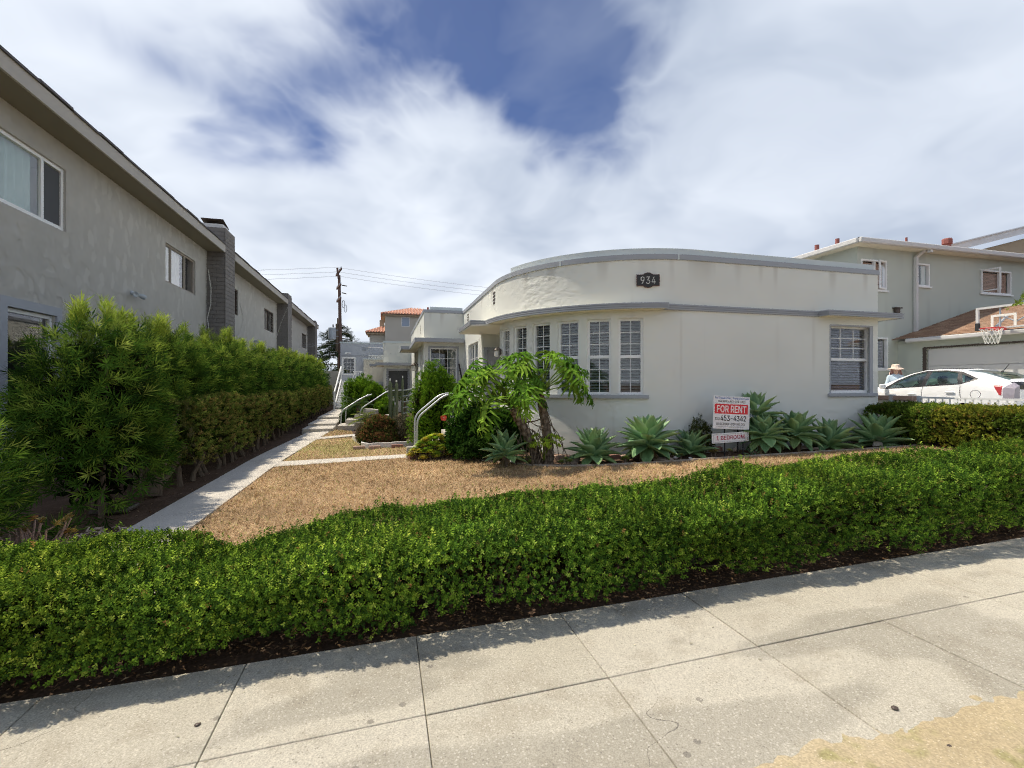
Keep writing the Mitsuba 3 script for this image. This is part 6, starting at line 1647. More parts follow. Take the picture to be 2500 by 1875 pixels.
def agave(x, y, z, Lg, label, seed, n=34, stem=0.0, width=1.0, tiltx=0.0, tilty=0.0, pmax=96, droop=0.0):
    Lg, n, width = Lg * 1.07, int(n * 1.1), width * 1.08
    """Rosette: leaf bases at the crown centre (x, y, z)."""
    key = thing('agave', label, 'agave')
    r = np.random.default_rng(seed)
    for i in range(n):
        q = i / (n - 1)
        az = i * 2.39996 + r.normal(0, 0.12)
        pol = math.radians(6 + (pmax - 6) * q ** 0.85 + r.normal(0, 4))      # 0 upright ... 90 flat
        l = Lg * np.interp(q, [0, 0.2, 0.6, 1], [0.72, 0.95, 1.0, 0.8]) * r.uniform(0.92, 1.06)
        el = PI / 2 - pol
        d = np.array([math.cos(az) * math.cos(el) + tiltx * 0.5, math.sin(az) * math.cos(el) + tilty * 0.5, math.sin(el)]); d /= np.linalg.norm(d)
        s = np.array([-math.sin(az), math.cos(az), 0]); s = unit(s - d * np.dot(s, d)); nn = np.cross(d, s)
        if nn[2] < 0 and el > -0.3: pass
        M = np.eye(4); wv = 1.0 * width
        M[:3, 0], M[:3, 1], M[:3, 2] = d * l, s * l * wv, nn * l
        M[:3, 3] = [x + math.cos(az) * 0.035 * q + 0 * d[0], y + math.sin(az) * 0.035 * q, z - 0.12 * q * Lg / 0.5]
        arch = [k for k in range(10) if k % 3 == (0 if q < 0.35 else 1 if q < 0.7 else 2)]
        put('leaf', LEAFV[arch[r.integers(len(arch))]], None, key, M=M)
    g = float(G(x, y))
    for i in range(5):   # withered lower leaves
        az = r.uniform(0, 2 * PI); d = unit(np.array([math.cos(az), math.sin(az), -0.55 - 0.4 * r.random()])); s = np.array([-math.sin(az), math.cos(az), 0]); nn = np.cross(d, s)
        M = np.eye(4); l = Lg * r.uniform(0.45, 0.7); M[:3, 0], M[:3, 1], M[:3, 2], M[:3, 3] = d * l, s * l * 0.7, nn * l, [x, y, z - 0.13 * Lg / 0.5]
        put('dry_leaf', DRYV[i % 2], None, key, M=M)
    put('stem', lathe([(0, g - 0.05), (0.07, g - 0.05), (0.055, g + 0.05), (0.075, z - 0.02), (0, z + 0.02)], 12, (x, y, 0)), 'bark', key, smooth=50)
    return key


agave(2.16, 8.5, 0.36, 0.46, 'small agave left of the leaning philodendron trunk', 301, n=26, width=0.85)
agave(3.86, 8.30, 0.34, 0.56, 'agave standing first to the right of the philodendron trunks', 302, n=32, width=0.8)
agave(4.93, 8.12, 0.52, 0.62, 'big round agave on a short stem in front of the wide blank wall', 303, n=40, width=0.9, pmax=112)
agave(6.02, 8.32, 0.30, 0.50, 'low dark agave just left of the rental board', 304, n=26, width=0.8)
agave(7.62, 8.38, 0.98, 0.58, 'tallest agave rising on a stem right behind the rental board', 305, n=34, width=0.85, pmax=115)
agave(7.52, 7.98, 0.60, 0.50, 'agave close to the right edge of the rental board, below the tallest one', 306, n=36, width=0.95, pmax=120)
agave(8.38, 8.05, 0.62, 0.54, 'agave second to the right of the rental board, on a short stem', 307, n=34, width=0.9, pmax=115)
agave(9.12, 7.92, 0.40, 0.60, 'narrow leaved agave with upright left leaves, second from the right end', 308, n=30, width=0.62, tiltx=0.25, pmax=100)
agave(10.45, 7.92, 0.42, 0.68, 'wide agave at the right end of the bed below the right window', 309, n=32, width=0.75, tiltx=0.1)
agave(7.28, 8.0, 0.14, 0.24, 'young agave pup at the foot of the right sign stake', 310, n=16, width=0.6)


def rosette_plant(label, x, y, spots, cols, seed, name='rosette_succulent', n=34, s=0.075):
    r = np.random.default_rng(seed)
    key = thing(name, label, 'succulent')
    for (dx, dy, z, rad) in spots:
        g = float(G(x + dx, y + dy)); c0 = np.array([x + dx, y + dy, g + z])
        q = (np.arange(n) + 0.5) / n
        az = np.arange(n) * 2.39996; el = PI / 2 - np.radians(12 + 83 * q ** 0.8)
        D = np.stack([np.cos(az) * np.cos(el), np.sin(az) * np.cos(el), np.sin(el)], 1)
        Nn = np.stack([-np.cos(az) * np.sin(el), -np.sin(az) * np.sin(el), np.cos(el)], 1)
        col = np.array(cols)[r.choice(len(cols))] * (0.8 + 0.5 * (1 - q))[:, None]
        m = leaf_hex(np.tile(c0, (n, 1)) + D * 0.01, D, Nn, rad * (0.5 + 0.5 * q), rad * 0.62 * (0.6 + 0.4 * q), fold=0.18, curl=-0.12)
        put('rosette', m, 'succulent', key, color=np.repeat(np.clip(col * r.uniform(0.85, 1.15, (n, 1)), 0, 1), 6, 0))
        put('stem', tube([(x + dx * 0.8, y + dy * 0.8, g - 0.03), (c0[0], c0[1], c0[2])], 0.014, 6), 'bark', key)
    return key


r = np.random.default_rng(88)
spots = []
for i in range(78):
    a, q = r.uniform(0, 2 * PI), math.sqrt(r.random())
    dx, dy = 0.47 * q * math.cos(a), 0.26 * q * math.sin(a)
    spots.append((dx, dy, 0.05 + 0.50 * (1 - q ** 1.8) * (0.9 if dx > 0 else 0.8) + r.uniform(-0.03, 0.05), r.uniform(0.10, 0.15)))
rosette_plant('large yellow green clump of leafy rosettes at the foot of the front steps', 0.98, 9.98, spots, [(0.36, 0.48, 0.06), (0.46, 0.52, 0.07), (0.26, 0.40, 0.05), (0.50, 0.44, 0.08)], 5, n=26)
for i, (x, y, k, c, lab) in enumerate(((2.75, 8.47, 2, (0.26, 0.30, 0.07), 'pair of small yellowish rosettes in front of the leaning philodendron trunk'), (3.35, 8.15, 3, (0.16, 0.21, 0.05), 'three small green rosettes at the bed edge right of the philodendron foot'),
                                      (4.45, 8.0, 4, (0.16, 0.22, 0.04), 'green rosettes at the bed edge left of the flat pinkish flagstone'), (6.25, 7.98, 2, (0.34, 0.27, 0.09), 'yellow and pink rosettes at the bed edge under the left part of the rental board'),
                                      (6.85, 8.15, 1, (0.33, 0.32, 0.08), 'single yellow rosette behind the stakes of the rental board'), (5.4, 8.02, 3, (0.13, 0.17, 0.04), 'dark green rosettes between the big round agave and the low agave'),
                                      (1.75, 9.35, 3, (0.08, 0.13, 0.03), 'dark rosettes at the bed edge left of the small agave'))):
    rr = np.random.default_rng(60 + i)
    rosette_plant(lab, x, y, [(rr.normal(0, 0.11), rr.normal(0, 0.05), rr.uniform(0.05, 0.12), rr.uniform(0.07, 0.10)) for _ in range(k)], [c], 70 + i, n=24)

# ------------------------------------------------------------------ split leaf philodendron with two leaning trunks
PH = thing('philodendron', 'tree philodendron with two scarred leaning trunks and big deeply cut glossy leaves', 'plant')


def ringed_trunk(pts, r0, r1):
    t = np.linspace(0, 1, 60)
    P = np.stack([np.interp(t, np.linspace(0, 1, len(pts)), np.array(pts)[:, k]) for k in range(3)], 1)
    for k in range(3): P[:, k] = np.convolve(np.pad(P[:, k], 6, 'edge'), np.ones(13) / 13, 'valid')
    v, f = tube(P, r0 + (r1 - r0) * t, 16)
    # leaf scars: oval plates
    n = 60 * 16
    ang = np.tile(np.arange(16) * 2 * PI / 16, 60); h = np.repeat(t * np.linalg.norm(np.diff(P, axis=0), axis=1).sum(), 16)
    q = np.abs(np.sin(h * 34 + 0.0)) * np.abs(np.sin(2 * ang + (np.floor(h * 34 / PI) % 2) * PI / 2)) ** 0.6
    cen = np.repeat(P, 16, 0)
    v[:n] = cen + (v[:n] - cen) * (0.92 + 0.17 * np.minimum(q * 1.6, 1))[:, None]
    c = np.array([0.10, 0.075, 0.055]) + (np.array([0.30, 0.245, 0.19]) - np.array([0.10, 0.075, 0.055])) * np.minimum(q * 1.5, 1)[:, None] ** 1.5
    return (v, f), np.vstack([c, c[:1], c[-1:]])


m, c = ringed_trunk([(2.86, 8.72, 0.0), (2.80, 8.68, 0.30), (2.58, 8.62, 0.72), (2.40, 8.6, 1.0), (2.34, 8.6, 1.15)], 0.105, 0.075)
put('trunk', m, 'straw', PH, smooth=True, color=c, label='leaning left trunk')
m, c = ringed_trunk([(3.05, 8.62, 0.0), (3.06, 8.6, 0.4), (2.98, 8.62, 0.9), (2.90, 8.6, 1.28), (2.87, 8.6, 1.42)], 0.10, 0.07)
put('trunk', m, 'straw', PH, smooth=True, color=c, label='upright right trunk')
r = np.random.default_rng(15)
rt = []
for i in range(26):
    if i % 2: a = np.array([r.uniform(2.35, 2.75), 8.58, r.uniform(0.5, 1.1)])
    else: a = np.array([r.uniform(2.85, 3.05), 8.56, r.uniform(0.4, 1.2)])
    b = np.array([a[0] + r.normal(0.05, 0.22), 8.55 + r.normal(-0.05, 0.12), 0.08])
    mid = (a + b) / 2 + [r.normal(0, 0.13), -0.12, 0.05]
    t = np.linspace(0, 1, 8)[:, None]
    rt.append(tube((1 - t) ** 2 * a + 2 * t * (1 - t) * mid + t ** 2 * b, 0.0085, 5, caps=False))
rt.append(tube([(2.50, 8.55, 0.86), (2.75, 8.5, 0.90), (3.0, 8.52, 0.98)], 0.014, 6)); rt.append(tube([(2.55, 8.52, 0.95), (2.75, 8.5, 0.82), (2.98, 8.5, 0.74)], 0.01, 6))
put('aerial_root', rt, 'bark', PH, kind='stuff')


def philo_leaf(base, tip_c, size, seed, face=None, droop=0.5):
    """Petiole from base to the blade, then a blade with about nine deep lobes a side, wavy and drooping."""
    r = np.random.default_rng(seed)
    base, c = np.array(base), np.array(tip_c)
    out = unit((c - base) * [1, 1, 0.25] + 1e-6)
    hor = unit(np.array([out[0], out[1], 0.0]) + 1e-6)
    ax = unit(hor * 0.9 + np.array([0, 0, -droop]) + r.normal(size=3) * 0.12)
    side = unit(np.cross(ax, [0, 0, 1.0]) + r.normal(size=3) * 0.15); nrm = np.cross(side, ax)
    if nrm[2] < 0: nrm = -nrm
    ms, cs = [], []
    t = np.linspace(0, 1, 7)[:, None]
    midp = (base + c) / 2 + [0, 0, 0.10 * np.linalg.norm(c - base)]
    pet = tube((1 - t) ** 2 * base + 2 * t * (1 - t) * midp + t ** 2 * c, np.linspace(0.013, 0.008, 7), 6, caps=False)
    ms.append(pet); cs.append(np.tile([0.13, 0.20, 0.04], (len(pet[0]), 1)))
    S = size
    T_ = lambda u: c + ax * S * u - nrm * S * 0.22 * droop * u ** 2 * 1.3 + nrm * 0.03
    g0 = np.array([[0.10, 0.215, 0.024], [0.075, 0.17, 0.022], [0.145, 0.28, 0.03], [0.20, 0.33, 0.04]][seed % 4])
    nl = 9
    for s in (-1, 1):
        for k in range(nl):
            u = -0.16 + 1.02 * k / (nl - 1)
            if u < 0: root = T_(0.0)
            else: root = T_(u)
            ang = np.interp(u, [-0.2, 0.1, 0.5, 0.9], [2.25, 1.55, 1.05, 0.45]) + r.normal(0, 0.05)
            ln = S * np.interp(u, [-0.2, 0.05, 0.35, 0.7, 0.9], [0.52, 0.66, 0.56, 0.36, 0.20]) * r.uniform(0.9, 1.1)
            d = ax * math.cos(ang) + side * s * math.sin(ang)
            wd = S * 0.047 * r.uniform(0.8, 1.2)
            e = np.cross(nrm, d)
            q = np.linspace(0, 1, 6)
            wv = wd * np.array([1.15, 0.80, 0.75, 1.05, 0.85, 0.10])
            curve = -nrm[None] * (ln * 0.34 * q ** 2)[:, None] * (0.6 + droop) + nrm[None] * (0.10 * ln * np.sin(q * PI))[:, None] + ax[None] * (0.12 * ln * q ** 2)[:, None] + nrm[None] * (0.03 * np.sin(q * 8 + k * 2.1 + seed))[:, None] + e[None] * (0.03 * np.sin(q * 5 + k * 1.3))[:, None]
            p = root + d[None] * (ln * q)[:, None] + curve
            a, b = p + e * wv[:, None] + nrm * wv[:, None] * 0.3, p - e * wv[:, None] + nrm * wv[:, None] * 0.3
            v = np.stack([a, p, b], 1).reshape(-1, 3)
            i = np.arange(5)[:, None] * 3
            f = np.vstack([i + [0, 3, 1], i + [1, 3, 4], i + [1, 4, 2], i + [2, 4, 5]])
            ms.append((v, f)); col = g0 * (0.9 + 0.25 * r.random()) * np.array([1, 1.0, 1])
            cs.append(np.tile(col, (len(v), 1)) * np.tile([0.95, 1.15, 0.95], 6)[:, None])
    # blade along the midrib
    u = np.linspace(-0.05, 1.0, 12); p = np.array([T_(max(x, 0)) + (ax * S * min(x, 0)) for x in u])
    wv = S * np.interp(u, [-0.05, 0.05, 0.4, 0.8, 1.0], [0.08, 0.19, 0.13, 0.07, 0.0])
    v = np.stack([p + side * wv[:, None] + nrm * wv[:, None] * 0.25, p, p - side * wv[:, None] + nrm * wv[:, None] * 0.25], 1).reshape(-1, 3)
    i = np.arange(11)[:, None] * 3
    ms.append((v, np.vstack([i + [0, 3, 1], i + [1, 3, 4], i + [1, 4, 2], i + [2, 4, 5]]))); cs.append(np.tile(g0, (len(v), 1)) * np.tile([1.0, 1.6, 1.0], 12)[:, None])
    rib = tube(p + nrm * 0.004, np.linspace(0.009, 0.002, 12) * S / 0.5, 5, caps=False)
    ms.append(rib); cs.append(np.tile([0.30, 0.36, 0.09], (len(rib[0]), 1)))
    return cat_mesh(ms), np.vstack(cs)


r = np.random.default_rng(21)
crowns = [((2.34, 8.6, 1.15), 17, (-0.30, -0.06)), ((2.87, 8.6, 1.42), 16, (0.0, 0.0))]
seed = 400
for base, n, (bx_, by_) in crowns:
    for i in range(n):
        az = i * 2.39996 + r.normal(0, 0.2); q = (i + 0.5) / n
        reach = 0.30 + 0.50 * q + r.normal(0, 0.05)
        hz = np.interp(q, [0, 0.4, 0.8, 1], [0.80, 0.66, 0.26, 0.02]) * (0.95 if base[2] > 1.3 else 1.0) + r.normal(0, 0.05)
        c = np.array(base) + [reach * math.cos(az) * 1.05 + bx_ * (0.5 + q * 0.9), reach * math.sin(az) * 0.8 + by_ - 0.05, hz]
        m, cc = philo_leaf(base, c, r.uniform(0.42, 0.56) * (0.85 if q < 0.2 else 1), seed + i, droop=np.interp(q, [0, 0.5, 1], [0.25, 0.55, 1.0]))
        put('leaf', m, 'leaf_wax', PH, color=cc)
    seed += 100
# hanging leaves on the left side and the small basal shoot
for i, (x, y, z) in enumerate(((1.55, 8.4, 1.55), (1.72, 8.3, 1.25), (1.45, 8.55, 1.75), (1.85, 8.25, 1.75), (1.95, 8.2, 1.1), (1.62, 8.7, 1.95), (3.32, 8.4, 1.70), (3.22, 8.3, 1.92))):
    m, cc = philo_leaf((2.36, 8.6, 1.16) if x < 3 else (2.88, 8.6, 1.43), (x, y, z), 0.56, 600 + i, droop=0.95)
    put('leaf', m, 'leaf_gloss', PH, color=cc)
for i in range(6):
    az = i * 1.05 + 0.4
    m, cc = philo_leaf((2.92, 8.5, 0.15), (2.92 + 0.16 * math.cos(az), 8.48 + 0.12 * math.sin(az), 0.48 + 0.06 * (i % 3)), 0.24, 703 + 4 * (i % 2), droop=0.4)
    put('leaf', m, 'leaf_gloss', PH, color=cc * [1.5, 1.3, 1.0], label='bright young leaf of the basal shoot')


# ------------------------------------------------------------------ conical and round shrubs
def plume_shrub(label, x, y, w, h, n, cols, wts, seed, lean=0.0, lobes=9, mat='leaf', leaf=(0.05, 0.012), cat='shrub', name='conifer_shrub', flat=1.0, z0=0.05, k=8):
    """Dense shrub of upright plumes: overlapping flame shaped lobes covered with fine sprays."""
    r = np.random.default_rng(seed)
    key = thing(name, label, cat)
    g = float(G(x, y))
    Ps, As, tn = [], [], []
    for i in range(lobes):
        a = i * 2.4 + r.normal(0, 0.3); q = math.sqrt((i + 0.3) / lobes) * 0.80
        ox, oy = w * q * math.cos(a), w * flat * q * math.sin(a)
        hh = h * (1 - 0.42 * q ** 1.8) * r.uniform(0.86, 1.03); ww = w * r.uniform(0.24, 0.34)
        m = n // lobes
        t = r.random(m) ** 0.85
        prof = np.interp(t, [0, 0.12, 0.4, 0.7, 0.9, 1], [0.75, 0.95, 1.0, 0.85, 0.5, 0.06])
        th = r.uniform(0, 2 * PI, m)
        lump = 1 + 0.35 * (meshkit.fbm(np.stack([np.cos(th) * 2, np.sin(th) * 2, t * 5 + i], 1), 3, seed + i) - 0.5)
        rad = ww * prof * lump * (1 - r.exponential(0.07, m))
        Ps.append(np.stack([x + ox + rad * np.cos(th) + lean * t * h, y + oy + rad * np.sin(th), g + z0 + hh * t], 1))
        As.append(np.stack([np.cos(th) * 0.75, np.sin(th) * 0.75, 0.75 + 0 * th], 1) + r.normal(size=(m, 3)) * 0.25); tn.append(t)
    P, A, t = np.vstack(Ps), np.vstack(As), np.concatenate(tn)
    c = pal(r, len(P), cols, wts) * (0.75 + 0.5 * meshkit.fbm(P * 5, 2, seed))[:, None]
    m, vc = sprigs(r, P, A, k, leaf[0] * 1.2, leaf[0], leaf[1], spread=0.55, col=c, fold=0.1)
    put('crown', m, mat, key, color=vc, kind='stuff')
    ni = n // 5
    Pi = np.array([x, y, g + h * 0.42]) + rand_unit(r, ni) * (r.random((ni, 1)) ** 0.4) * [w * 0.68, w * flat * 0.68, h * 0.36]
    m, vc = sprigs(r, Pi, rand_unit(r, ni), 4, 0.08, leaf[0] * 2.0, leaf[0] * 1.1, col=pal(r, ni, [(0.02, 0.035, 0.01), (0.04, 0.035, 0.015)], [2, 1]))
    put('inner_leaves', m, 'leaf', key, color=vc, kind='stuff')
    put('trunk', tube([(x, y, g - 0.1), (x + 0.02, y, g + h * 0.5)], [0.07, 0.04], 8), 'bark', key)
    return key


CON = [(0.16, 0.30, 0.022), (0.10, 0.215, 0.018), (0.23, 0.38, 0.03), (0.06, 0.14, 0.014)]
plume_shrub('big bright green conifer shrub left of the philodendron, behind the bent front rails', 1.12, 12.0, 0.60, 2.18, 9000, CON, [3, 2.5, 1.6, 1.5], 501, lobes=30, flat=0.8, lean=0.05)
plume_shrub('rounded bright green conifer shrub at the far end by the rear stairs', -1.0, 21.2, 0.72, 2.05, 4200, CON, [3, 2.5, 1.8, 1], 502, lobes=20, leaf=(0.08, 0.022))
plume_shrub('smaller bright green conifer shrub in front of the far rounded one', -0.42, 20.3, 0.48, 1.62, 2600, CON, [3, 2.5, 1.8, 1], 503, lobes=14, leaf=(0.08, 0.022))
plume_shrub('low bright green conifer shrub right of the far pair', 0.05, 19.3, 0.42, 0.95, 2000, CON, [3, 2.5, 1.8, 1], 504, lobes=10, leaf=(0.08, 0.022))


def bush(label, x, y, w, d, h, n, cols, wts, seed, leaf=(0.05, 0.03), mat='leaf_gloss', hexa=False, name='bush', cat='bush', k=8, z0=0.05, dens=1.0, twign=24):
    r = np.random.default_rng(seed)
    key = thing(name, label, cat)
    g = float(G(x, y))
    q = rand_unit(r, n); q[:, 2] = np.abs(q[:, 2]) - 0.25 * r.random(n)
    lump = 1 + 0.5 * (meshkit.fbm(q * 2.2 + seed, 3, seed) - 0.5)
    P = np.array([x, y, g + z0 + h * 0.18]) + q * (lump * (1 - r.exponential(0.14 / dens, n)).clip(0.2))[:, None] * [w, d, h * 0.8]
    P[:, 2] = np.maximum(P[:, 2], g + 0.04)
    c = pal(r, n, cols, wts) * (0.75 + 0.5 * meshkit.fbm(P * 4, 2, seed + 1))[:, None]
    m, vc = sprigs(r, P, q + [0, 0, 0.4] + r.normal(size=(n, 3)) * 0.4, k, leaf[0] * 1.3, leaf[0], leaf[1], col=c, hexa=hexa)
    put('foliage', m, mat, key, color=vc, kind='stuff')
    b0 = np.tile([[x, y, g - 0.05]], (twign, 1)) + r.normal(size=(twign, 3)) * [0.06, 0.06, 0]
    tip = b0 + rand_unit(r, twign) * [w * 0.8, d * 0.8, 0.1] + np.stack([0 * b0[:, 0], 0 * b0[:, 0], h * r.uniform(0.3, 0.85, twign)], 1)
    put('branch', twigs(r, b0, tip, 0.009), 'bark', key, kind='stuff')
    return key


HB = bush('dark green hibiscus bush with one red flower under the philodendron', 1.95, 9.85, 0.66, 0.42, 1.10, 2600, [(0.03, 0.085, 0.014), (0.05, 0.12, 0.018), (0.02, 0.055, 0.012), (0.075, 0.145, 0.02)], [3, 2, 2, 0.8], 601, leaf=(0.065, 0.042))
fl = np.array([1.17, 9.80, 0.90])
ms = []
for i in range(5):
    a = i * 2 * PI / 5 + 0.3
    u1, w1 = np.array([math.cos(a), -0.35, math.sin(a)]), np.array([-math.sin(a), 0, math.cos(a)])
    pts = [fl] + [fl + unit(u1) * 0.062 * math.cos(b) * 1.0 + w1 * 0.045 * math.sin(b) + unit(u1) * 0.012 for b in np.linspace(-1.9, 1.9, 9)]
    ms.append((np.array(pts), np.array([[0, j, j + 1] for j in range(1, 9)])))
put('flower', ms, 'petal_red', HB, label='single open red flower')
put('stamen', tube([fl, fl + [0.01, -0.06, 0.0]], 0.005, 6), 'sign_pink', HB)
put('stalk', tube([fl + [0.3, 0.05, -0.3], fl + [0.12, 0.02, -0.12], fl], 0.006, 5), 'bark', HB)
bush('leafy dark shrub against the curved wall between the hibiscus and the small agave', 2.45, 9.55, 0.45, 0.3, 1.0, 1500, [(0.03, 0.08, 0.014), (0.05, 0.11, 0.018), (0.12, 0.16, 0.09)], [3, 2, 0.5], 602, leaf=(0.06, 0.032))
bush('low shaded undergrowth at the feet of the hibiscus along the bed edge', 1.95, 9.3, 0.5, 0.18, 0.42, 600, [(0.025, 0.06, 0.012), (0.04, 0.085, 0.016)], [1, 1], 603, leaf=(0.055, 0.04))
bush('round reddish brown and green bush in the kerbed bed', -0.14, 13.0, 0.46, 0.42, 0.72, 2600, [(0.20, 0.10, 0.045), (0.09, 0.12, 0.03), (0.24, 0.15, 0.06), (0.06, 0.085, 0.02)], [2.2, 2, 1, 1.5], 604, leaf=(0.055, 0.032))
bush('sparse greyish thorny shrub with pale flecks right of the reddish bush', 0.42, 13.2, 0.34, 0.35, 0.80, 700, [(0.11, 0.10, 0.06), (0.20, 0.18, 0.13), (0.07, 0.08, 0.035)], [2, 1.2, 2], 605, leaf=(0.04, 0.016), mat='leaf', twign=60)
bush('small brownish tuft left of the reddish bush in the kerbed bed', -0.62, 13.9, 0.16, 0.16, 0.42, 260, [(0.10, 0.08, 0.04), (0.14, 0.12, 0.07)], [1, 1], 606, leaf=(0.04, 0.014), mat='leaf')
bush('dark low bush behind the rental board, left of its stakes', 6.30, 8.42, 0.30, 0.12, 0.72, 420, [(0.09, 0.11, 0.025), (0.06, 0.075, 0.02)], [1, 1], 607, leaf=(0.035, 0.02))
bush('greenery low at the foot of the far conifer shrubs', -1.35, 20.0, 0.35, 0.3, 0.5, 420, [(0.05, 0.09, 0.02), (0.03, 0.06, 0.015)], [1, 1], 608, leaf=(0.08, 0.03))


# columnar cacti
def cactus(label, x, y, cols, seed):
    key = thing('columnar_cactus', label, 'cactus')
    for (dx, dy, h, rad, lean) in cols:
        n, k = 14, 21
        th = np.arange(k) * 2 * PI / k; g = float(G(x, y))
        v = []
        for t in np.linspace(0, 1, n):
            rr = rad * (1 + 0.18 * np.cos(th * 7)) * np.interp(t, [0, 0.1, 0.9, 0.97, 1], [0.8, 1, 0.97, 0.7, 0.15]) * (1 + 0.05 * math.sin(t * 14))
            v.append(np.stack([x + dx + lean * t + rr * np.cos(th), y + dy + rr * np.sin(th), 0 * th + g + h * t], 1))
        v = np.vstack(v); i = np.arange(k); j = (i + 1) % k
        f = np.vstack([np.vstack([np.stack([s * k + i, s * k + j, (s + 1) * k + j], 1), np.stack([s * k + i, (s + 1) * k + j, (s + 1) * k + i], 1)]) for s in range(n - 1)])
        rib = np.tile(0.5 + 0.5 * np.cos(th * 7), n)[:, None]
        c = np.array([0.075, 0.10, 0.05]) + rib * np.array([0.11, 0.12, 0.07])
        q = put('column', (v, f), 'succulent', key, smooth=True, color=c)
        put('woolly_tip', lathe([(0, 0), (rad * 0.5, 0), (rad * 0.4, 0.05), (0, 0.06)], 10, (x + dx + lean, y + dy, g + h - 0.02)), 'shutter_white', q)


cactus('tall grey green columnar cactus with pale tips in front of the dark screened window', 0.18, 14.8, [(0.0, 0, 1.72, 0.055, -0.03), (0.14, 0.05, 1.68, 0.05, 0.02), (0.06, -0.1, 1.0, 0.045, 0.05)], 1)
cactus('thinner columnar cactus with side arms right of the tall pale tipped one', 0.52, 15.1, [(0, 0, 1.80, 0.036, 0.01), (0.1, 0.1, 1.1, 0.034, 0.04)], 2)
r = np.random.default_rng(6)
CA = [k for k in labels if k.startswith('columnar_cactus')][-1]
for i in range(6):
    z = 0.5 + 0.18 * i
    put('side_arm', tube([(0.54, 15.08, z), (0.72, 15.0, z + 0.03), (0.9 + 0.04 * (i % 2), 15.0, z + 0.10)], [0.02, 0.018, 0.01], 7), 'greygreen_stucco', CA)


# palms
def palm(label, x, y, z, n, ln, seed, col, name='palm', stem=0.2, up=0.5):
    r = np.random.default_rng(seed)
    key = thing(name, label, 'palm')
    g = float(G(x, y))
    for i in range(n):
        az = i * 2.39996 + r.normal(0, 0.2); q = (i + 0.5) / n
        el = np.interp(q, [0, 1], [1.35, 0.15 + 0.1 * up])
        t = np.linspace(0, 1, 16)
        hor = np.array([math.cos(az), math.sin(az), 0])
        p = np.array([x, y, g + z]) + hor * (ln * t * math.cos(el) + 0.25 * ln * t ** 2 * math.sin(el))[:, None] + np.array([0, 0, 1.0]) * (ln * (t * math.sin(el) - (0.75 - 0.2 * up) * t ** 2 * (0.6 + 0.4 * math.cos(el))))[:, None]
        tg = unit(np.gradient(p, axis=0)); sd = unit(np.cross(tg, [0, 0, 1.0]))
        k = 30
        u = np.linspace(0.12, 0.99, k)
        pb = np.stack([np.interp(u, t, p[:, c]) for c in range(3)], 1); tb = unit(np.stack([np.interp(u, t, tg[:, c]) for c in range(3)], 1)); sb = unit(np.stack([np.interp(u, t, sd[:, c]) for c in range(3)], 1))
        B = np.vstack([pb, pb]); D = np.vstack([sb * 0.85 + tb * 0.5 - [0, 0, 0.25], -sb * 0.85 + tb * 0.5 - [0, 0, 0.25]])
        ll = ln * 0.34 * np.interp(u, [0.1, 0.4, 1], [0.7, 1, 0.4]); ll = np.concatenate([ll, ll])
        m = leaf_quads(B, D + r.normal(size=D.shape) * 0.05, np.tile([0, 0, 1.0], (2 * k, 1)), ll, 0.022 + 0 * ll, 0.1)
        rb = tube(p, np.linspace(0.008, 0.002, 16), 4, caps=False)
        put('frond', cat_mesh([m, rb]), 'leaf_gloss', key, color=np.vstack([np.repeat(np.array([col]) * r.uniform(0.75, 1.25, (2 * k, 1)), 4, 0), np.tile([0.2, 0.22, 0.06], (len(rb[0]), 1))]))
    put('trunk', tube([(x, y, g - 0.05), (x, y, g + z)], [0.09, 0.07], 9), 'bark', key)


palm('small bright yellow green palm beside the far handrails', -0.62, 16.4, 0.42, 16, 0.62, 31, (0.17, 0.22, 0.04))
palm('bluish green palm in front of the far conifer shrubs, left of the far rails', -1.0, 19.2, 0.75, 13, 0.75, 32, (0.07, 0.12, 0.06), name='palm')
palm('dark arching palm below the dark screened window, left of the tall cactus', -0.15, 22.6, 1.0, 16, 1.0, 33, (0.035, 0.065, 0.022))
palm('dark arching palm right of the tall cactus beside the big conifer shrub', 0.75, 18.9, 0.95, 14, 0.9, 34, (0.03, 0.06, 0.02))

# far conifer with drooping tiers
CD = thing('cedar_tree', 'far dark cedar with drooping flat branches beyond the end of the path', 'tree')
r = np.random.default_rng(3)
cx, cy = -6.4, 60.0
put('trunk', tube([(cx + 1.2, cy, 0), (cx + 1.1, cy, 5), (cx + 0.9, cy, 9.5)], [0.35, 0.25, 0.06], 9), 'bark', CD)
P, A = [], []
br = []
for i in range(46):
    z = r.uniform(2.0, 8.6); az = r.uniform(0, 2 * PI); ln = np.interp(z, [2, 5, 8.6], [3.4, 3.2, 1.4]) * r.uniform(0.7, 1.15)
    t = np.linspace(0, 1, 9)
    p = np.stack([cx + 1.05 + ln * t * math.cos(az), cy + ln * t * math.sin(az), z + 0.6 * t - 1.2 * t ** 2], 1)
    br.append(tube(p, np.linspace(0.07, 0.015, 9), 5, caps=False))
    for _ in range(70):
        q = r.random() ** 0.6; k = min(int(q * 8), 7)
        P.append(p[k] + (p[k + 1] - p[k]) * r.random() + r.normal(size=3) * [0.22, 0.22, 0.07] - [0, 0, 0.1]); A.append([math.cos(az) * 0.6, math.sin(az) * 0.6, -0.35])
put('branch', br, 'bark', CD, kind='stuff')
P, A = np.array(P), np.array(A)
m, vc = sprigs(r, P, A + r.normal(size=A.shape) * 0.4, 7, 0.25, 0.22, 0.05, col=pal(r, len(P), [(0.035, 0.055, 0.03), (0.05, 0.075, 0.035), (0.02, 0.035, 0.02)], [2, 1, 1]))
put('crown', m, 'leaf', CD, color=vc, kind='stuff')
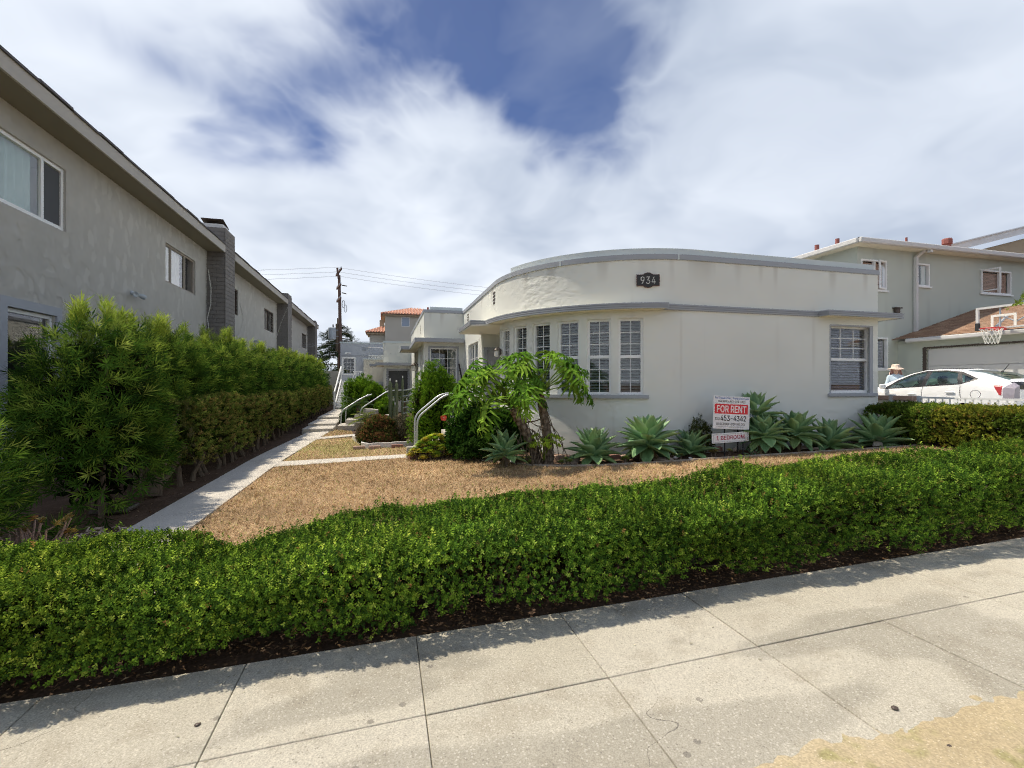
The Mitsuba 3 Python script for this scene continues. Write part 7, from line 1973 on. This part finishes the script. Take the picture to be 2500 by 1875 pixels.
bush('far leafy tree filling the gap behind the side gate', -7.5, 50.0, 3.0, 2.0, 5.2, 900, [(0.04, 0.065, 0.025), (0.06, 0.09, 0.03)], [1, 1], 612, leaf=(0.22, 0.10), name='far_tree', cat='tree', mat='leaf')
# tip of a street tree's branch reaching in at the right border
TB = thing('tree_branch', 'bright green leafy branch tip reaching in at the right picture border', 'branch')
r = np.random.default_rng(4)
p = np.array([[12.1, 6.0, 3.45], [11.3, 5.85, 3.18], [10.75, 5.75, 3.02]])
put('twig', tube(p, [0.012, 0.008, 0.004], 5), 'bark', TB)
q = np.vstack([p[1] + (p[2] - p[1]) * s for s in np.linspace(0, 1, 10)] + [p[0] + (p[1] - p[0]) * s for s in np.linspace(0, 1, 12)])
m, vc = sprigs(r, q + r.normal(size=q.shape) * 0.03, np.tile([-0.7, -0.1, 0.0], (len(q), 1)) + r.normal(size=q.shape) * 0.4, 5, 0.06, 0.075, 0.032, col=pal(r, len(q), [(0.26, 0.34, 0.06), (0.18, 0.26, 0.04)], [2, 1]))
put('leaves', m, 'leaf', TB, color=vc, kind='stuff')

# leaf litter and mulch under the hedges and in the bed
r = np.random.default_rng(91)
n = 9000
xs = np.concatenate([r.uniform(-4, 9, 5000), r.uniform(1, 11, 2500), r.uniform(-4.4, -2.9, 1500)])
ys = np.concatenate([r.normal(3.25, 0.13, 5000), r.uniform(7.6, 8.6, 2500), r.uniform(5.0, 14, 1500)])
B = np.stack([xs, ys, G(xs, ys) - 0.028 + r.uniform(0, 0.02, n)], 1)
keep = ys > 3.06
a = r.uniform(0, 2 * PI, n)
m = leaf_quads(B[keep], np.stack([np.cos(a), np.sin(a), r.normal(0, 0.25, n)], 1)[keep], np.tile([0, 0, 1.0], (keep.sum(), 1)), r.uniform(0.02, 0.05, keep.sum()), r.uniform(0.01, 0.022, keep.sum()), 0.3)
put('leaf_litter', m, 'straw', color=np.repeat(pal(r, keep.sum(), [(0.13, 0.075, 0.04), (0.20, 0.13, 0.07), (0.07, 0.045, 0.03), (0.32, 0.24, 0.15)], [3, 2, 3, 0.6]), 4, 0), label='brown leaf litter and mulch under the hedges and in the beds', kind='stuff')
